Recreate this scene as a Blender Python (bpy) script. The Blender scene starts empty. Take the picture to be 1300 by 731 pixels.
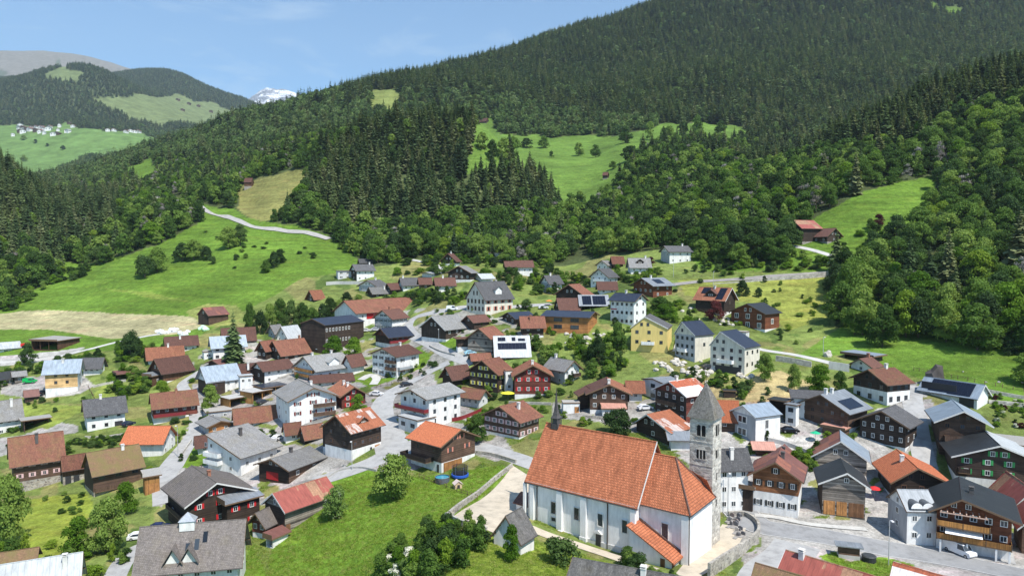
import bpy, math, random
import numpy as np
from mathutils import Vector, Matrix
random.seed(7)
rng = np.random.default_rng(11)
scene = bpy.context.scene
COL = scene.collection
R = math.radians

# ------------------------------------------------------------------ camera
FPX = 870.0                     # focal length in photograph pixels (1300 wide)
PITCH = math.atan(40.5 / FPX)   # looking slightly down
ZC = 60.0                       # drone height above the church street datum
cam_d = bpy.data.cameras.new("camera")
cam_d.sensor_width = 36.0
cam_d.lens = FPX / 1300.0 * 36.0
cam_d.clip_start = 0.5
cam_d.clip_end = 60000.0
cam = bpy.data.objects.new("camera", cam_d)
COL.objects.link(cam)
cam.location = (0, 0, ZC)
cam.rotation_euler = (math.pi / 2 - PITCH, 0, 0)
scene.camera = cam

# ------------------------------------------------------------------ light
SUN_EL, SUN_PHI = R(56), R(52)   # elevation; angle behind the camera plane, from the right
sdir = Vector((math.cos(SUN_PHI) * math.cos(SUN_EL), -math.sin(SUN_PHI) * math.cos(SUN_EL), math.sin(SUN_EL)))
sun_d = bpy.data.lights.new("sun", 'SUN')
sun_d.energy = 5.0
sun_d.angle = R(0.53)
sun_d.color = (1.0, 0.955, 0.88)
sun = bpy.data.objects.new("sun", sun_d)
COL.objects.link(sun)
sun.rotation_euler = (-sdir).to_track_quat('-Z', 'Y').to_euler()
sun.location = (300, -300, 500)

world = bpy.data.worlds.new("World")
scene.world = world
world.use_nodes = True
wn = world.node_tree.nodes; wl = world.node_tree.links
wn.clear()
wo = wn.new('ShaderNodeOutputWorld'); bg = wn.new('ShaderNodeBackground')
sky = wn.new('ShaderNodeTexSky'); sky.sky_type = 'NISHITA'; sky.sun_disc = False
sky.sun_elevation = SUN_EL
sky.sun_rotation = math.atan2(sdir.x, sdir.y)
sky.altitude = 900; sky.air_density = 1.0; sky.dust_density = 0.3; sky.ozone_density = 1.2
bg.inputs[1].default_value = 0.145
# faint streaky cirrus mixed into the sky, the same everywhere round the horizon
tc = wn.new('ShaderNodeTexCoord'); mp = wn.new('ShaderNodeMapping'); mp.inputs['Scale'].default_value = (2.2, 2.2, 9.0)
mp.inputs['Rotation'].default_value = (0, R(8), R(20)); mp.inputs['Location'].default_value = (0.35, 0.1, 0.55)
nz = wn.new('ShaderNodeTexNoise'); nz.inputs['Scale'].default_value = 2.4; nz.inputs['Detail'].default_value = 9; nz.inputs['Roughness'].default_value = 0.62
nz.inputs['Distortion'].default_value = 0.7
rp = wn.new('ShaderNodeValToRGB'); rp.color_ramp.elements[0].position = 0.54; rp.color_ramp.elements[1].position = 0.8
rp.color_ramp.elements[1].color = (0.5, 0.5, 0.5, 1)
mx = wn.new('ShaderNodeMixRGB'); mx.inputs[2].default_value = (4.6, 5.4, 6.2, 1)
wl.new(tc.outputs['Generated'], mp.inputs[0]); wl.new(mp.outputs[0], nz.inputs['Vector'])
tint = wn.new('ShaderNodeMixRGB'); tint.blend_type = 'MULTIPLY'; tint.inputs[0].default_value = 1; tint.inputs[2].default_value = (0.72, 0.96, 1.08, 1)
wl.new(sky.outputs[0], tint.inputs[1])
wl.new(nz.outputs[0], rp.inputs[0]); wl.new(rp.outputs[0], mx.inputs[0]); wl.new(tint.outputs[0], mx.inputs[1])
wl.new(mx.outputs[0], bg.inputs[0]); wl.new(bg.outputs[0], wo.inputs[0])

scene.view_settings.view_transform = 'Standard'
scene.view_settings.look = 'None'
scene.view_settings.exposure = 0.4
scene.view_settings.gamma = 1.0
scene.cycles.max_bounces = 6
scene.cycles.diffuse_bounces = 3
scene.cycles.glossy_bounces = 2
scene.cycles.transmission_bounces = 2
scene.cycles.transparent_max_bounces = 6
scene.cycles.volume_bounces = 0

# ------------------------------------------------------------------ helpers: projection
cp, sp_ = math.cos(PITCH), math.sin(PITCH)
def ray(px, py):
    """photograph pixel -> (u, s) = (X/Y, Z/Y) of the line of sight"""
    yc = 365.5 - py
    Y = FPX * cp + yc * sp_
    return (px - 650.0) / Y, (yc * cp - FPX * sp_) / Y
def proj(P):
    X, Y, Z = P[0], P[1], P[2] - ZC
    d = Y * cp - Z * sp_
    return 650.0 + FPX * X / d, 365.5 - FPX * (Z * cp + Y * sp_) / d

# ------------------------------------------------------------------ object helpers
def link(o):
    COL.objects.link(o); return o
def tag(o, label=None, cat=None, group=None, kind=None):
    if label: o['label'] = label
    if cat: o['category'] = cat
    if group: o['group'] = group
    if kind: o['kind'] = kind
    return o
def empty(name, loc=(0, 0, 0), rz=0.0):
    o = bpy.data.objects.new(name, None); o.location = loc; o.rotation_euler = (0, 0, rz)
    o.empty_display_size = 0.5
    return link(o)
def mesh_obj(name, me, parent=None, loc=None, rz=None, scale=None):
    o = bpy.data.objects.new(name, me)
    if parent: o.parent = parent
    if loc is not None: o.location = loc
    if rz is not None: o.rotation_euler = (0, 0, rz)
    if scale is not None: o.scale = scale
    return link(o)

class MB:
    """collects polygons; build() links them as ONE mesh object with metre-scaled UVs"""
    def __init__(s): s.v = []; s.f = []; s.mi = []; s.cur = 0
    def poly(s, pts):
        n = len(s.v); s.v += [tuple(p) for p in pts]; s.f.append(tuple(range(n, n + len(pts)))); s.mi.append(s.cur)
    def box(s, x0, x1, y0, y1, z0, z1):
        n = len(s.v)
        s.v += [(x0,y0,z0),(x1,y0,z0),(x1,y1,z0),(x0,y1,z0),(x0,y0,z1),(x1,y0,z1),(x1,y1,z1),(x0,y1,z1)]
        s.f += [tuple(n+i for i in q) for q in ((0,3,2,1),(4,5,6,7),(0,1,5,4),(1,2,6,5),(2,3,7,6),(3,0,4,7))]
        s.mi += [s.cur] * 6
    def extrude(s, sec, t0, t1, f):
        """sec: 2D outline [(a,b)..]; f(a,t,b)->xyz ; extruded from t0 to t1"""
        n = len(s.v); k = len(sec)
        s.v += [f(a, t0, b) for a, b in sec] + [f(a, t1, b) for a, b in sec]
        s.f += [tuple(n + i for i in range(k)), tuple(n + k + i for i in reversed(range(k)))]
        for i in range(k):
            j = (i + 1) % k; s.f.append((n+i, n+j, n+k+j, n+k+i))
        s.mi += [s.cur] * (k + 2)
    def tube(s, p, q, r0, r1=None, n=6):
        r1 = r0 if r1 is None else r1
        p, q = Vector(p), Vector(q); d = (q - p).normalized()
        a = d.orthogonal().normalized(); b = d.cross(a)
        m = len(s.v)
        for c, r in ((p, r0), (q, r1)):
            for i in range(n):
                t = 2 * math.pi * i / n; s.v.append(tuple(c + a * (r * math.cos(t)) + b * (r * math.sin(t))))
        for i in range(n):
            j = (i + 1) % n; s.f.append((m+i, m+j, m+n+j, m+n+i)); s.mi.append(s.cur)
        s.f += [tuple(m + i for i in reversed(range(n))), tuple(m + n + i for i in range(n))]; s.mi += [s.cur] * 2
    def mesh(s, name, mats):
        me = bpy.data.meshes.new(name)
        me.from_pydata(s.v, [], s.f)
        if not isinstance(mats, (list, tuple)): mats = [mats]
        for m in mats: me.materials.append(m)
        if len(mats) > 1: me.polygons.foreach_set('material_index', s.mi)
        uv = me.uv_layers.new(name="UVMap").data
        for p in me.polygons:
            nn = p.normal
            t = Vector((-nn.y, nn.x, 0))
            if t.length < 0.15: t = Vector((1, 0, 0)); b = Vector((0, 1, 0))
            else:
                t.normalize(); b = nn.cross(t)
                if b.z < 0: b = -b
            for li in p.loop_indices:
                c = me.vertices[me.loops[li].vertex_index].co
                uv[li].uv = (c.dot(t), c.dot(b))
        return me
    def build(s, name, mats, parent=None, **k):
        return mesh_obj(name, s.mesh(name, mats), parent, **k)

# ------------------------------------------------------------------ materials
MATS = {}
def new_mat(name):
    m = bpy.data.materials.new(name); m.use_nodes = True
    nt = m.node_tree; b = nt.nodes['Principled BSDF']
    b.inputs['Specular IOR Level'].default_value = 0.3
    return m, nt, b
def N(nt, t, **k):
    n = nt.nodes.new(t)
    for a, v in k.items():
        if a.startswith('i_'):
            key = a[2:]; key = int(key) if key.isdigit() else key.replace('_', ' ')
            n.inputs[key].default_value = v
        else: setattr(n, a, v)
    return n
def ramp(nt, fac, stops):
    r = nt.nodes.new('ShaderNodeValToRGB'); e = r.color_ramp.elements
    while len(e) < len(stops): e.new(0.5)
    for i, (p, c) in enumerate(stops):
        e[i].position = p; e[i].color = (*c, 1) if len(c) == 3 else c
    nt.links.new(fac, r.inputs[0]); return r.outputs[0]
def mix(nt, a, b, fac, mode='MIX'):
    m = nt.nodes.new('ShaderNodeMixRGB'); m.blend_type = mode
    for i, x in ((0, fac), (1, a), (2, b)):
        if hasattr(x, 'is_linked'): nt.links.new(x, m.inputs[i])
        elif i == 0: m.inputs[0].default_value = x
        else: m.inputs[i].default_value = (*x, 1)
    return m.outputs[0]
def noise(nt, vec, scale, detail=4, rough=0.55):
    n = N(nt, 'ShaderNodeTexNoise', i_Scale=scale, i_Detail=detail, i_Roughness=rough)
    if vec is not None: nt.links.new(vec, n.inputs['Vector'])
    return n.outputs[0]
def vscale(nt, vec, s):
    m = N(nt, 'ShaderNodeMapping'); m.inputs['Scale'].default_value = s; nt.links.new(vec, m.inputs[0]); return m.outputs[0]
def bump(nt, b, h, strength, dist):
    n = N(nt, 'ShaderNodeBump', i_Strength=strength, i_Distance=dist); nt.links.new(h, n.inputs['Height'])
    nt.links.new(n.outputs[0], b.inputs['Normal'])
def tcs(nt):
    t = nt.nodes.new('ShaderNodeTexCoord'); return t.outputs['UV'], t.outputs['Object']
def rnd(nt): return nt.nodes.new('ShaderNodeObjectInfo').outputs['Random']
def mul(c, f): return tuple(x * f for x in c)

def plaster(c, dirt=0.25):
    k = ('pl', c, dirt)
    if k in MATS: return MATS[k]
    m, nt, b = new_mat('plaster'); uv, ob = tcs(nt)
    n = noise(nt, vscale(nt, ob, (0.5, 0.5, 0.18)), 1.6, 6, 0.65)
    col = ramp(nt, n, [(0.3, mul(c, 1 - dirt)), (0.55, c), (0.8, mul(c, 1.03))])
    n2 = noise(nt, ob, 9, 3); 
    ns = noise(nt, vscale(nt, uv, (1.4, 0.12, 1)), 1.6, 5, .7); vs = N(nt, 'ShaderNodeMapRange', i_1=0.35, i_2=0.6, i_3=0.88, i_4=1.0); nt.links.new(ns, vs.inputs[0]); col = mix(nt, col, vs.outputs[0], 1.0, 'MULTIPLY')
    nt.links.new(col, b.inputs['Base Color']); b.inputs['Roughness'].default_value = 0.92
    bump(nt, b, n2, 0.15, 0.02); MATS[k] = m; return m
def timber(c, course=0.24, vertical=False, contrast=0.5, logs=False):
    k = ('ti', c, course, vertical, contrast, logs)
    if k in MATS: return MATS[k]
    m, nt, b = new_mat('timber'); uv, ob = tcs(nt)
    sx = N(nt, 'ShaderNodeSeparateXYZ'); nt.links.new(uv, sx.inputs[0])
    o = sx.outputs[0 if vertical else 1]
    mo = N(nt, 'ShaderNodeMath', operation='MULTIPLY', i_1=1 / course); nt.links.new(o, mo.inputs[0])
    fr = N(nt, 'ShaderNodeMath', operation='FRACT'); nt.links.new(mo.outputs[0], fr.inputs[0])
    fl = N(nt, 'ShaderNodeMath', operation='FLOOR'); nt.links.new(mo.outputs[0], fl.inputs[0])
    wn_ = N(nt, 'ShaderNodeTexWhiteNoise', noise_dimensions='1D'); nt.links.new(fl.outputs[0], wn_.inputs['W'])
    st = noise(nt, vscale(nt, uv, (0.6, 5, 1) if not vertical else (5, 0.6, 1)), 1.5, 6, 0.7)
    big = noise(nt, vscale(nt, ob, (0.25, 0.25, 0.25)), 1.5, 4)
    lo_, hi_ = (0.35, 1.75) if logs else (0.72, 1.25)
    col = ramp(nt, st, [(0.25, mul(c, 1 - contrast)), (0.5, c), (0.8, mul(c, 1 + contrast))])
    col = mix(nt, col, (1, 1, 1), 0.0)
    v = N(nt, 'ShaderNodeMapRange', i_3=lo_, i_4=hi_); nt.links.new(wn_.outputs[0], v.inputs[0])
    col = mix(nt, col, v.outputs[0], 1.0, 'MULTIPLY')
    v2 = N(nt, 'ShaderNodeMapRange', i_1=0.3, i_2=0.7, i_3=0.7, i_4=1.3); nt.links.new(big, v2.inputs[0])
    col = mix(nt, col, v2.outputs[0], 1.0, 'MULTIPLY')
    v3 = N(nt, 'ShaderNodeMapRange', i_3=0.75, i_4=1.25); nt.links.new(rnd(nt), v3.inputs[0])
    col = mix(nt, col, v3.outputs[0], 1.0, 'MULTIPLY')
    j = N(nt, 'ShaderNodeMapRange', i_1=0.0, i_2=0.14 if not logs else 0.3, i_3=0.25, i_4=1.0); nt.links.new(fr.outputs[0], j.inputs[0])
    col = mix(nt, col, j.outputs[0], 0.75, 'MULTIPLY')
    nt.links.new(col, b.inputs['Base Color']); b.inputs['Roughness'].default_value = 0.85
    bump(nt, b, j.outputs[0], 0.5, 0.05); MATS[k] = m; return m
def tiles(c, c2, moss=0.0, row=0.33, w=0.24, soot=0.35, joint=0.45, jw=0.02):
    """clay tile or slate roof: courses, tile-to-tile variation, weather patches"""
    k = ('tl', c, c2, moss, row, soot)
    if k in MATS: return MATS[k]
    m, nt, b = new_mat('roof_tiles'); uv, ob = tcs(nt)
    br = N(nt, 'ShaderNodeTexBrick', offset=0.5, i_Scale=1.0, i_Mortar_Size=jw, i_Brick_Width=w, i_Row_Height=row)
    br.inputs['Color1'].default_value = (*c, 1); br.inputs['Color2'].default_value = (*c2, 1)
    br.inputs['Mortar'].default_value = (*mul(c, joint), 1); br.inputs['Bias'].default_value = 0.0
    nt.links.new(uv, br.inputs['Vector'])
    st = noise(nt, vscale(nt, uv, (0.7, 0.22, 1)), 1.2, 6, 0.65)
    f = N(nt, 'ShaderNodeMapRange', i_1=0.42, i_2=0.66, i_3=0.0, i_4=soot); nt.links.new(st, f.inputs[0])
    col = mix(nt, br.outputs[0], mul(c2, 0.35), f.outputs[0])
    n2 = noise(nt, vscale(nt, uv, (0.9, 0.7, 1)), 3, 5)
    v = N(nt, 'ShaderNodeMapRange', i_1=0.3, i_2=0.7, i_3=0.75, i_4=1.25); nt.links.new(n2, v.inputs[0])
    col = mix(nt, col, v.outputs[0], 1.0, 'MULTIPLY')
    if moss:
        n3 = noise(nt, vscale(nt, ob, (0.3, 0.3, 0.3)), 1.2, 6, 0.7)
        g = N(nt, 'ShaderNodeMapRange', i_1=0.5 - moss * 0.2, i_2=0.62, i_3=0.0, i_4=min(1, moss * 1.2)); nt.links.new(n3, g.inputs[0])
        col = mix(nt, col, (0.16, 0.13, 0.05), g.outputs[0])
    v3 = N(nt, 'ShaderNodeMapRange', i_3=0.74, i_4=1.22); nt.links.new(rnd(nt), v3.inputs[0])
    col = mix(nt, col, v3.outputs[0], 1.0, 'MULTIPLY')
    nt.links.new(col, b.inputs['Base Color']); b.inputs['Roughness'].default_value = 0.88
    sx = N(nt, 'ShaderNodeSeparateXYZ'); nt.links.new(uv, sx.inputs[0])
    mo = N(nt, 'ShaderNodeMath', operation='MULTIPLY', i_1=1 / row); nt.links.new(sx.outputs[1], mo.inputs[0])
    fr = N(nt, 'ShaderNodeMath', operation='FRACT'); nt.links.new(mo.outputs[0], fr.inputs[0])
    bump(nt, b, fr.outputs[0], 0.5, 0.06); MATS[k] = m; return m
def sheet(c, rust=None, patch=0.5, seam=0.55, metal=0.0, rough=0.55, pw=1.6, ph=3.2):
    """sheet-metal or eternit roof: seams along the slope and rectangular sheets of another colour"""
    k = ('sh', c, rust, patch, seam, pw)
    if k in MATS: return MATS[k]
    m, nt, b = new_mat('roof_sheet'); uv, ob = tcs(nt)
    sx = N(nt, 'ShaderNodeSeparateXYZ'); nt.links.new(uv, sx.inputs[0])
    mo = N(nt, 'ShaderNodeMath', operation='MULTIPLY', i_1=1 / seam); nt.links.new(sx.outputs[0], mo.inputs[0])
    fr = N(nt, 'ShaderNodeMath', operation='FRACT'); nt.links.new(mo.outputs[0], fr.inputs[0])
    j = N(nt, 'ShaderNodeMapRange', i_1=0.0, i_2=0.16, i_3=0.55, i_4=1.0); nt.links.new(fr.outputs[0], j.inputs[0])
    col = None
    if rust:
        br = N(nt, 'ShaderNodeTexBrick', offset=0.5, i_Scale=1.0, i_Mortar_Size=0.0, i_Brick_Width=pw, i_Row_Height=ph)
        br.inputs['Color1'].default_value = (0, 0, 0, 1); br.inputs['Color2'].default_value = (1, 1, 1, 1)
        nt.links.new(uv, br.inputs['Vector'])
        st = noise(nt, vscale(nt, uv, (1.2, 0.35, 1)), 1.3, 7, 0.7)
        ad = N(nt, 'ShaderNodeMath', operation='ADD'); nt.links.new(br.outputs[0], ad.inputs[0]); nt.links.new(st, ad.inputs[1])
        f = N(nt, 'ShaderNodeMapRange', i_1=1.4 - patch, i_2=1.5 - patch, i_3=0.0, i_4=1.0); nt.links.new(ad.outputs[0], f.inputs[0])
        n5 = noise(nt, uv, 2.5, 6, 0.7)
        rc = ramp(nt, n5, [(0.3, mul(rust, 0.6)), (0.55, rust), (0.8, mul(rust, 1.4))])
        col = mix(nt, c, rc, f.outputs[0])
    n4 = noise(nt, vscale(nt, uv, (1.0, 0.3, 1)), 1.1, 6, 0.65)
    v = N(nt, 'ShaderNodeMapRange', i_1=0.3, i_2=0.7, i_3=0.72, i_4=1.25); nt.links.new(n4, v.inputs[0])
    col = mix(nt, col if col else c, v.outputs[0], 1.0, 'MULTIPLY')
    col = mix(nt, col, j.outputs[0], 0.6, 'MULTIPLY')
    nt.links.new(col, b.inputs['Base Color']); b.inputs['Roughness'].default_value = rough; b.inputs['Metallic'].default_value = metal
    bump(nt, b, j.outputs[0], 0.35, 0.04); MATS[k] = m; return m
def plain(c, rough=0.6, metal=0.0, var=0.15, scale=3.0):
    k = ('pn', c, rough, metal, var)
    if k in MATS: return MATS[k]
    m, nt, b = new_mat('painted'); uv, ob = tcs(nt)
    n = noise(nt, ob, scale, 5)
    nt.links.new(ramp(nt, n, [(0.3, mul(c, 1 - var)), (0.7, mul(c, 1 + var))]), b.inputs['Base Color'])
    b.inputs['Roughness'].default_value = rough; b.inputs['Metallic'].default_value = metal
    MATS[k] = m; return m
def stone(c, c2, scale=1.6, mortar=(0.42, 0.4, 0.36)):
    """rubble or ashlar masonry"""
    k = ('st', c, c2, scale)
    if k in MATS: return MATS[k]
    m, nt, b = new_mat('stone'); uv, ob = tcs(nt)
    vo = N(nt, 'ShaderNodeTexVoronoi', i_Scale=scale); nt.links.new(vscale(nt, uv, (1, 1.8, 1)), vo.inputs['Vector'])
    ve = N(nt, 'ShaderNodeTexVoronoi', feature='DISTANCE_TO_EDGE', i_Scale=scale); nt.links.new(vscale(nt, uv, (1, 1.8, 1)), ve.inputs['Vector'])
    sv = N(nt, 'ShaderNodeSeparateXYZ'); nt.links.new(vo.outputs['Color'], sv.inputs[0])
    col = ramp(nt, sv.outputs[0], [(0.0, c2), (0.5, c), (1.0, mul(c, 1.35))])
    e = N(nt, 'ShaderNodeMapRange', i_1=0.02, i_2=0.1, i_3=0.0, i_4=1.0); nt.links.new(ve.outputs['Distance'], e.inputs[0])
    col = mix(nt, mortar, col, e.outputs[0])
    n = noise(nt, ob, 0.5, 6, 0.7); v = N(nt, 'ShaderNodeMapRange', i_1=0.3, i_2=0.7, i_3=0.7, i_4=1.2); nt.links.new(n, v.inputs[0])
    col = mix(nt, col, v.outputs[0], 1.0, 'MULTIPLY')
    nt.links.new(col, b.inputs['Base Color']); b.inputs['Roughness'].default_value = 0.95
    bump(nt, b, e.outputs[0], 0.6, 0.06); MATS[k] = m; return m
def glass(c=(0.02, 0.025, 0.03), rough=0.12):
    k = ('gl', c)
    if k in MATS: return MATS[k]
    m, nt, b = new_mat('window_glass'); b.inputs['Base Color'].default_value = (*c, 1)
    b.inputs['Roughness'].default_value = rough; b.inputs['Specular IOR Level'].default_value = 0.6
    v3 = N(nt, 'ShaderNodeMapRange', i_3=0.5, i_4=3.0); nt.links.new(rnd(nt), v3.inputs[0])
    nt.links.new(mix(nt, c, v3.outputs[0], 1.0, 'MULTIPLY'), b.inputs['Base Color'])
    MATS[k] = m; return m
def foliage(stops, name='foliage', transl=0.25, nscale=0.35):
    k = ('fo', tuple(stops), transl)
    if k in MATS: return MATS[k]
    m, nt, b = new_mat(name); uv, ob = tcs(nt)
    n = noise(nt, ob, nscale, 3)
    ad = N(nt, 'ShaderNodeMath', operation='MULTIPLY_ADD', i_1=0.7); nt.links.new(n, ad.inputs[0]); 
    mr = N(nt, 'ShaderNodeMapRange', i_3=-0.33, i_4=0.62); nt.links.new(rnd(nt), mr.inputs[0]); nt.links.new(mr.outputs[0], ad.inputs[2])
    col = ramp(nt, ad.outputs[0], stops)
    nt.links.new(col, b.inputs['Base Color']); b.inputs['Roughness'].default_value = 0.75
    b.inputs['Specular IOR Level'].default_value = 0.15
    if transl:
        tr = N(nt, 'ShaderNodeBsdfTranslucent'); ms = N(nt, 'ShaderNodeMixShader', i_0=transl)
        nt.links.new(mix(nt, col, (1.0, 1.0, 0.45), 1.0, 'MULTIPLY'), tr.inputs[0])
        out = nt.nodes['Material Output']
        nt.links.new(b.outputs[0], ms.inputs[1]); nt.links.new(tr.outputs[0], ms.inputs[2]); nt.links.new(ms.outputs[0], out.inputs[0])
    MATS[k] = m; return m
# ------------------------------------------------------------------ terrain
TCOL = np.array([-450,-200,0,100,200,300,400,500,600,700,800,900,1000,1100,1200,1300,1500,1800], float)
TROW = {  # distance : line of sight height (photograph rows) of the ground at that distance
 60:  [1137,1137,1137,1125,1120,1120,1110,1060,1021,1021,1050,1060,1064,1070,1080,1080,1080,1080],
 100: [870,868,864,850,847,847,830,777,743,752,760,765,772,777,777,777,777,777],
 125: [765,760,756,750,743,756,743,694,666,680,694,694,690,694,701,701,700,700],
 150: [700,695,690,685,685,679,661,638,627,621,627,621,621,618,621,621,615,610],
 180: [645,640,634,628,615,605,586,571,562,552,547,542,533,528,520,520,500,480],
 215: [585,580,572,556,556,544,527,517,511,499,483,475,467,467,459,446,420,390],
 250: [530,525,516,506,502,495,481,478,450,440,432,429,433,422,405,384,340,300],
 300: [480,470,452,445,440,430,435,420,394,392,378,378,375,365,345,320,270,220],
 350: [450,440,422,413,404,395,385,380,352,365,345,340,318,300,285,255,200,140],
 420: [380,385,388,372,358,350,342,335,335,340,318,300,270,235,225,185,120,60],
 500: [290,310,330,335,315,298,300,305,305,315,290,265,235,203,170,130,60,10],
 600: [150,190,240,300,272,262,240,225,225,275,255,232,207,168,128,95,20,-30],
 700: [120,170,225,290,262,238,190,165,160,235,222,207,203,172,135,103,40,-10],
 850: [150,190,245,265,230,215,186,182,180,205,197,192,210,190,155,125,70,30],
 1100:[180,200,238,232,200,180,170,172,172,165,160,165,165,160,150,140,100,60],
 1400:[160,195,228,220,195,162,136,126,115,115,115,112,110,105,100,95,70,40],
 1700:[150,190,226,222,205,172,144,113,98,90,86,82,76,70,66,60,40,10],
 1900:[150,188,225,220,208,180,154,128,83,64,55,50,44,38,36,36,20,-10],
 2200:[140,180,220,216,209,188,168,150,100,48,18,-8,-30,-42,-35,-22,-20,-40],
 2700:[130,170,208,205,200,196,188,178,140,80,50,20,0,-10,-10,-5,-10,-20],
 3100:[100,140,178,172,182,190,190,185,160,110,80,50,30,20,15,10,0,0],
 3500:[90,120,158,160,172,178,185,185,170,130,100,70,50,40,30,30,20,20],
 4500:[80,90,104,86,128,165,180,185,175,150,120,90,80,70,60,60,60,60],
 5200:[90,100,112,104,118,150,178,185,175,150,120,90,80,70,60,60,60,60],
 6200:[90,95,106,100,93,124,160,180,175,150,120,90,80,70,60,60,60,60],
 7500:[85,90,100,100,108,135,165,185,175,150,120,90,80,70,60,60,60,60],
 9500:[64,64,69,73,97,140,170,190,180,160,130,90,80,70,60,60,60,60],
 14000:[90,90,90,95,110,150,180,190,180,160,130,90,80,70,60,60,60,60]}
_D = np.array(sorted(TROW)); _L = np.log(_D); _T = np.array([TROW[d] for d in _D], float)
_T = (325.0 - _T) / FPX        # -> slope Z/Y
_U = (TCOL - 650.0) / FPX
def pchip(x, y, xq):
    """shape-preserving cubic along axis 0"""
    h = np.diff(x)[:, None]; d = np.diff(y, axis=0) / h
    m = np.zeros_like(y)
    w1 = 2 * h[1:] + h[:-1]; w2 = h[1:] + 2 * h[:-1]
    with np.errstate(divide='ignore', invalid='ignore'):
        mm = (w1 + w2) / (w1 / d[:-1] + w2 / d[1:])
    mm[(d[:-1] * d[1:]) <= 0] = 0; mm[~np.isfinite(mm)] = 0
    m[1:-1] = mm; m[0] = d[0]; m[-1] = d[-1]
    i = np.clip(np.searchsorted(x, xq) - 1, 0, len(x) - 2)
    t = ((xq - x[i]) / (x[i+1] - x[i]))[:, None]; hh = h[i]
    return ((2*t**3-3*t**2+1) * y[i] + (t**3-2*t**2+t) * hh * m[i] + (-2*t**3+3*t**2) * y[i+1] + (t**3-t**2) * hh * m[i+1])
def smooth_noise(nx, ny, cx, cy, seed):
    g = np.random.default_rng(seed).standard_normal((cx + 3, cy + 3))
    fx = np.linspace(0, cx, nx); fy = np.linspace(0, cy, ny)
    def w(f):
        i = np.floor(f).astype(int); t = f - i
        return i, np.stack([(1-t)**3/6, (3*t**3-6*t**2+4)/6, (-3*t**3+3*t**2+3*t+1)/6, t**3/6], 1)
    ix, wx = w(np.minimum(fx, cx - 1e-6)); iy, wy = w(np.minimum(fy, cy - 1e-6))
    out = np.zeros((nx, ny))
    for a in range(4):
        for b in range(4):
            out += wx[:, a][:, None] * wy[:, b][None, :] * g[np.ix_(ix + a, iy + b)]
    return out
LD = np.concatenate([np.linspace(math.log(20), math.log(90), 30, endpoint=False),
                     np.linspace(math.log(90), math.log(330), 330, endpoint=False),
                     np.linspace(math.log(330), math.log(1000), 190, endpoint=False),
                     np.linspace(math.log(1000), math.log(14000), 260)])
UU = (np.concatenate([np.linspace(-450, -20, 90, endpoint=False), np.linspace(-20, 1320, 480, endpoint=False), np.linspace(1320, 1800, 90)]) - 650) / FPX
_tmp = pchip(_L, _T, np.clip(LD, _L[0], _L[-1]))                  # rows over distance
S = pchip(_U, _tmp.T.copy(), UU)                                   # -> [u, d]
DD = np.exp(LD)
S = np.where(DD[None, :] < 60, S * 60.0 / DD[None, :], S)          # level ground below the camera
nzm = np.zeros_like(S)
for cx, cy, amp in ((18, 22, 0.010), (45, 50, 0.005), (110, 120, 0.0022), (220, 300, 0.0010)):
    nzm += smooth_noise(len(UU), len(LD), cx, cy, cx) * amp
wgt = np.clip((DD - 330) / 250, 0, 1)
S += nzm * wgt[None, :] * np.where(DD > 2500, 0.55, 1.0)[None, :]
ZZ = S * DD[None, :] + ZC
XX = UU[:, None] * DD[None, :]
YY = np.broadcast_to(DD[None, :], XX.shape)
NU, ND = S.shape

def _cell(u, l):
    i = np.clip(np.searchsorted(UU, u) - 1, 0, NU - 2); j = np.clip(np.searchsorted(LD, l) - 1, 0, ND - 2)
    return i, j, (u - UU[i]) / (UU[i+1] - UU[i]), (np.exp(l) - DD[j]) / (DD[j+1] - DD[j])
def zat(X, Y):
    """ground height at world X, Y (arrays allowed)"""
    X = np.asarray(X, float); Y = np.maximum(np.asarray(Y, float), 21)
    i, j, a, b = _cell(X / Y, np.log(Y))
    z = (ZZ[i, j]*(1-a)*(1-b) + ZZ[i+1, j]*a*(1-b) + ZZ[i, j+1]*(1-a)*b + ZZ[i+1, j+1]*a*b)
    return z
def hit(px, py, dmin=50.0):
    """where the line of sight through a photograph pixel meets the ground"""
    u, s = ray(px, py)
    l = np.linspace(math.log(dmin), math.log(13500), 1500); d = np.exp(l)
    z = zat(u * d, d) - ZC
    k = np.argmax(z >= s * d)
    if z[k] < s * d[k]: k = len(d) - 1
    if k > 0:
        f0 = z[k-1] - s*d[k-1]; f1 = z[k] - s*d[k]; t = 0 if f1 == f0 else -f0 / (f1 - f0)
        D = d[k-1] + t * (d[k] - d[k-1])
    else: D = d[0]
    return Vector((u * D, D, float(zat(u * D, D))))

# projected photograph position of every terrain vertex
_dep = YY * cp - (ZZ - ZC) * sp_
PX = 650 + FPX * XX / _dep
PY = 365.5 - FPX * ((ZZ - ZC) * cp + YY * sp_) / _dep
def inpoly(px, py, poly):
    c = np.zeros(px.shape, bool); n = len(poly)
    for i in range(n):
        x1, y1 = poly[i]; x2, y2 = poly[(i + 1) % n]
        if y1 == y2: continue
        t = ((y1 > py) != (y2 > py)) & (px < (x2 - x1) * (py - y1) / (y2 - y1) + x1)
        c ^= t
    return c
_w1 = smooth_noise(NU, ND, 120, 130, 31); _w2 = smooth_noise(NU, ND, 120, 130, 32); _w3 = smooth_noise(NU, ND, 40, 40, 33)
_far = np.clip((YY - 300) / 300, 0, 1) + np.clip((YY - 2500) / 900, 0, 1) * 0.8
PX0, PY0 = PX, PY
PX = PX + (_w1 * 7 + _w3 * 6) * _far; PY = PY + (_w2 * 3.5) * _far
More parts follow.
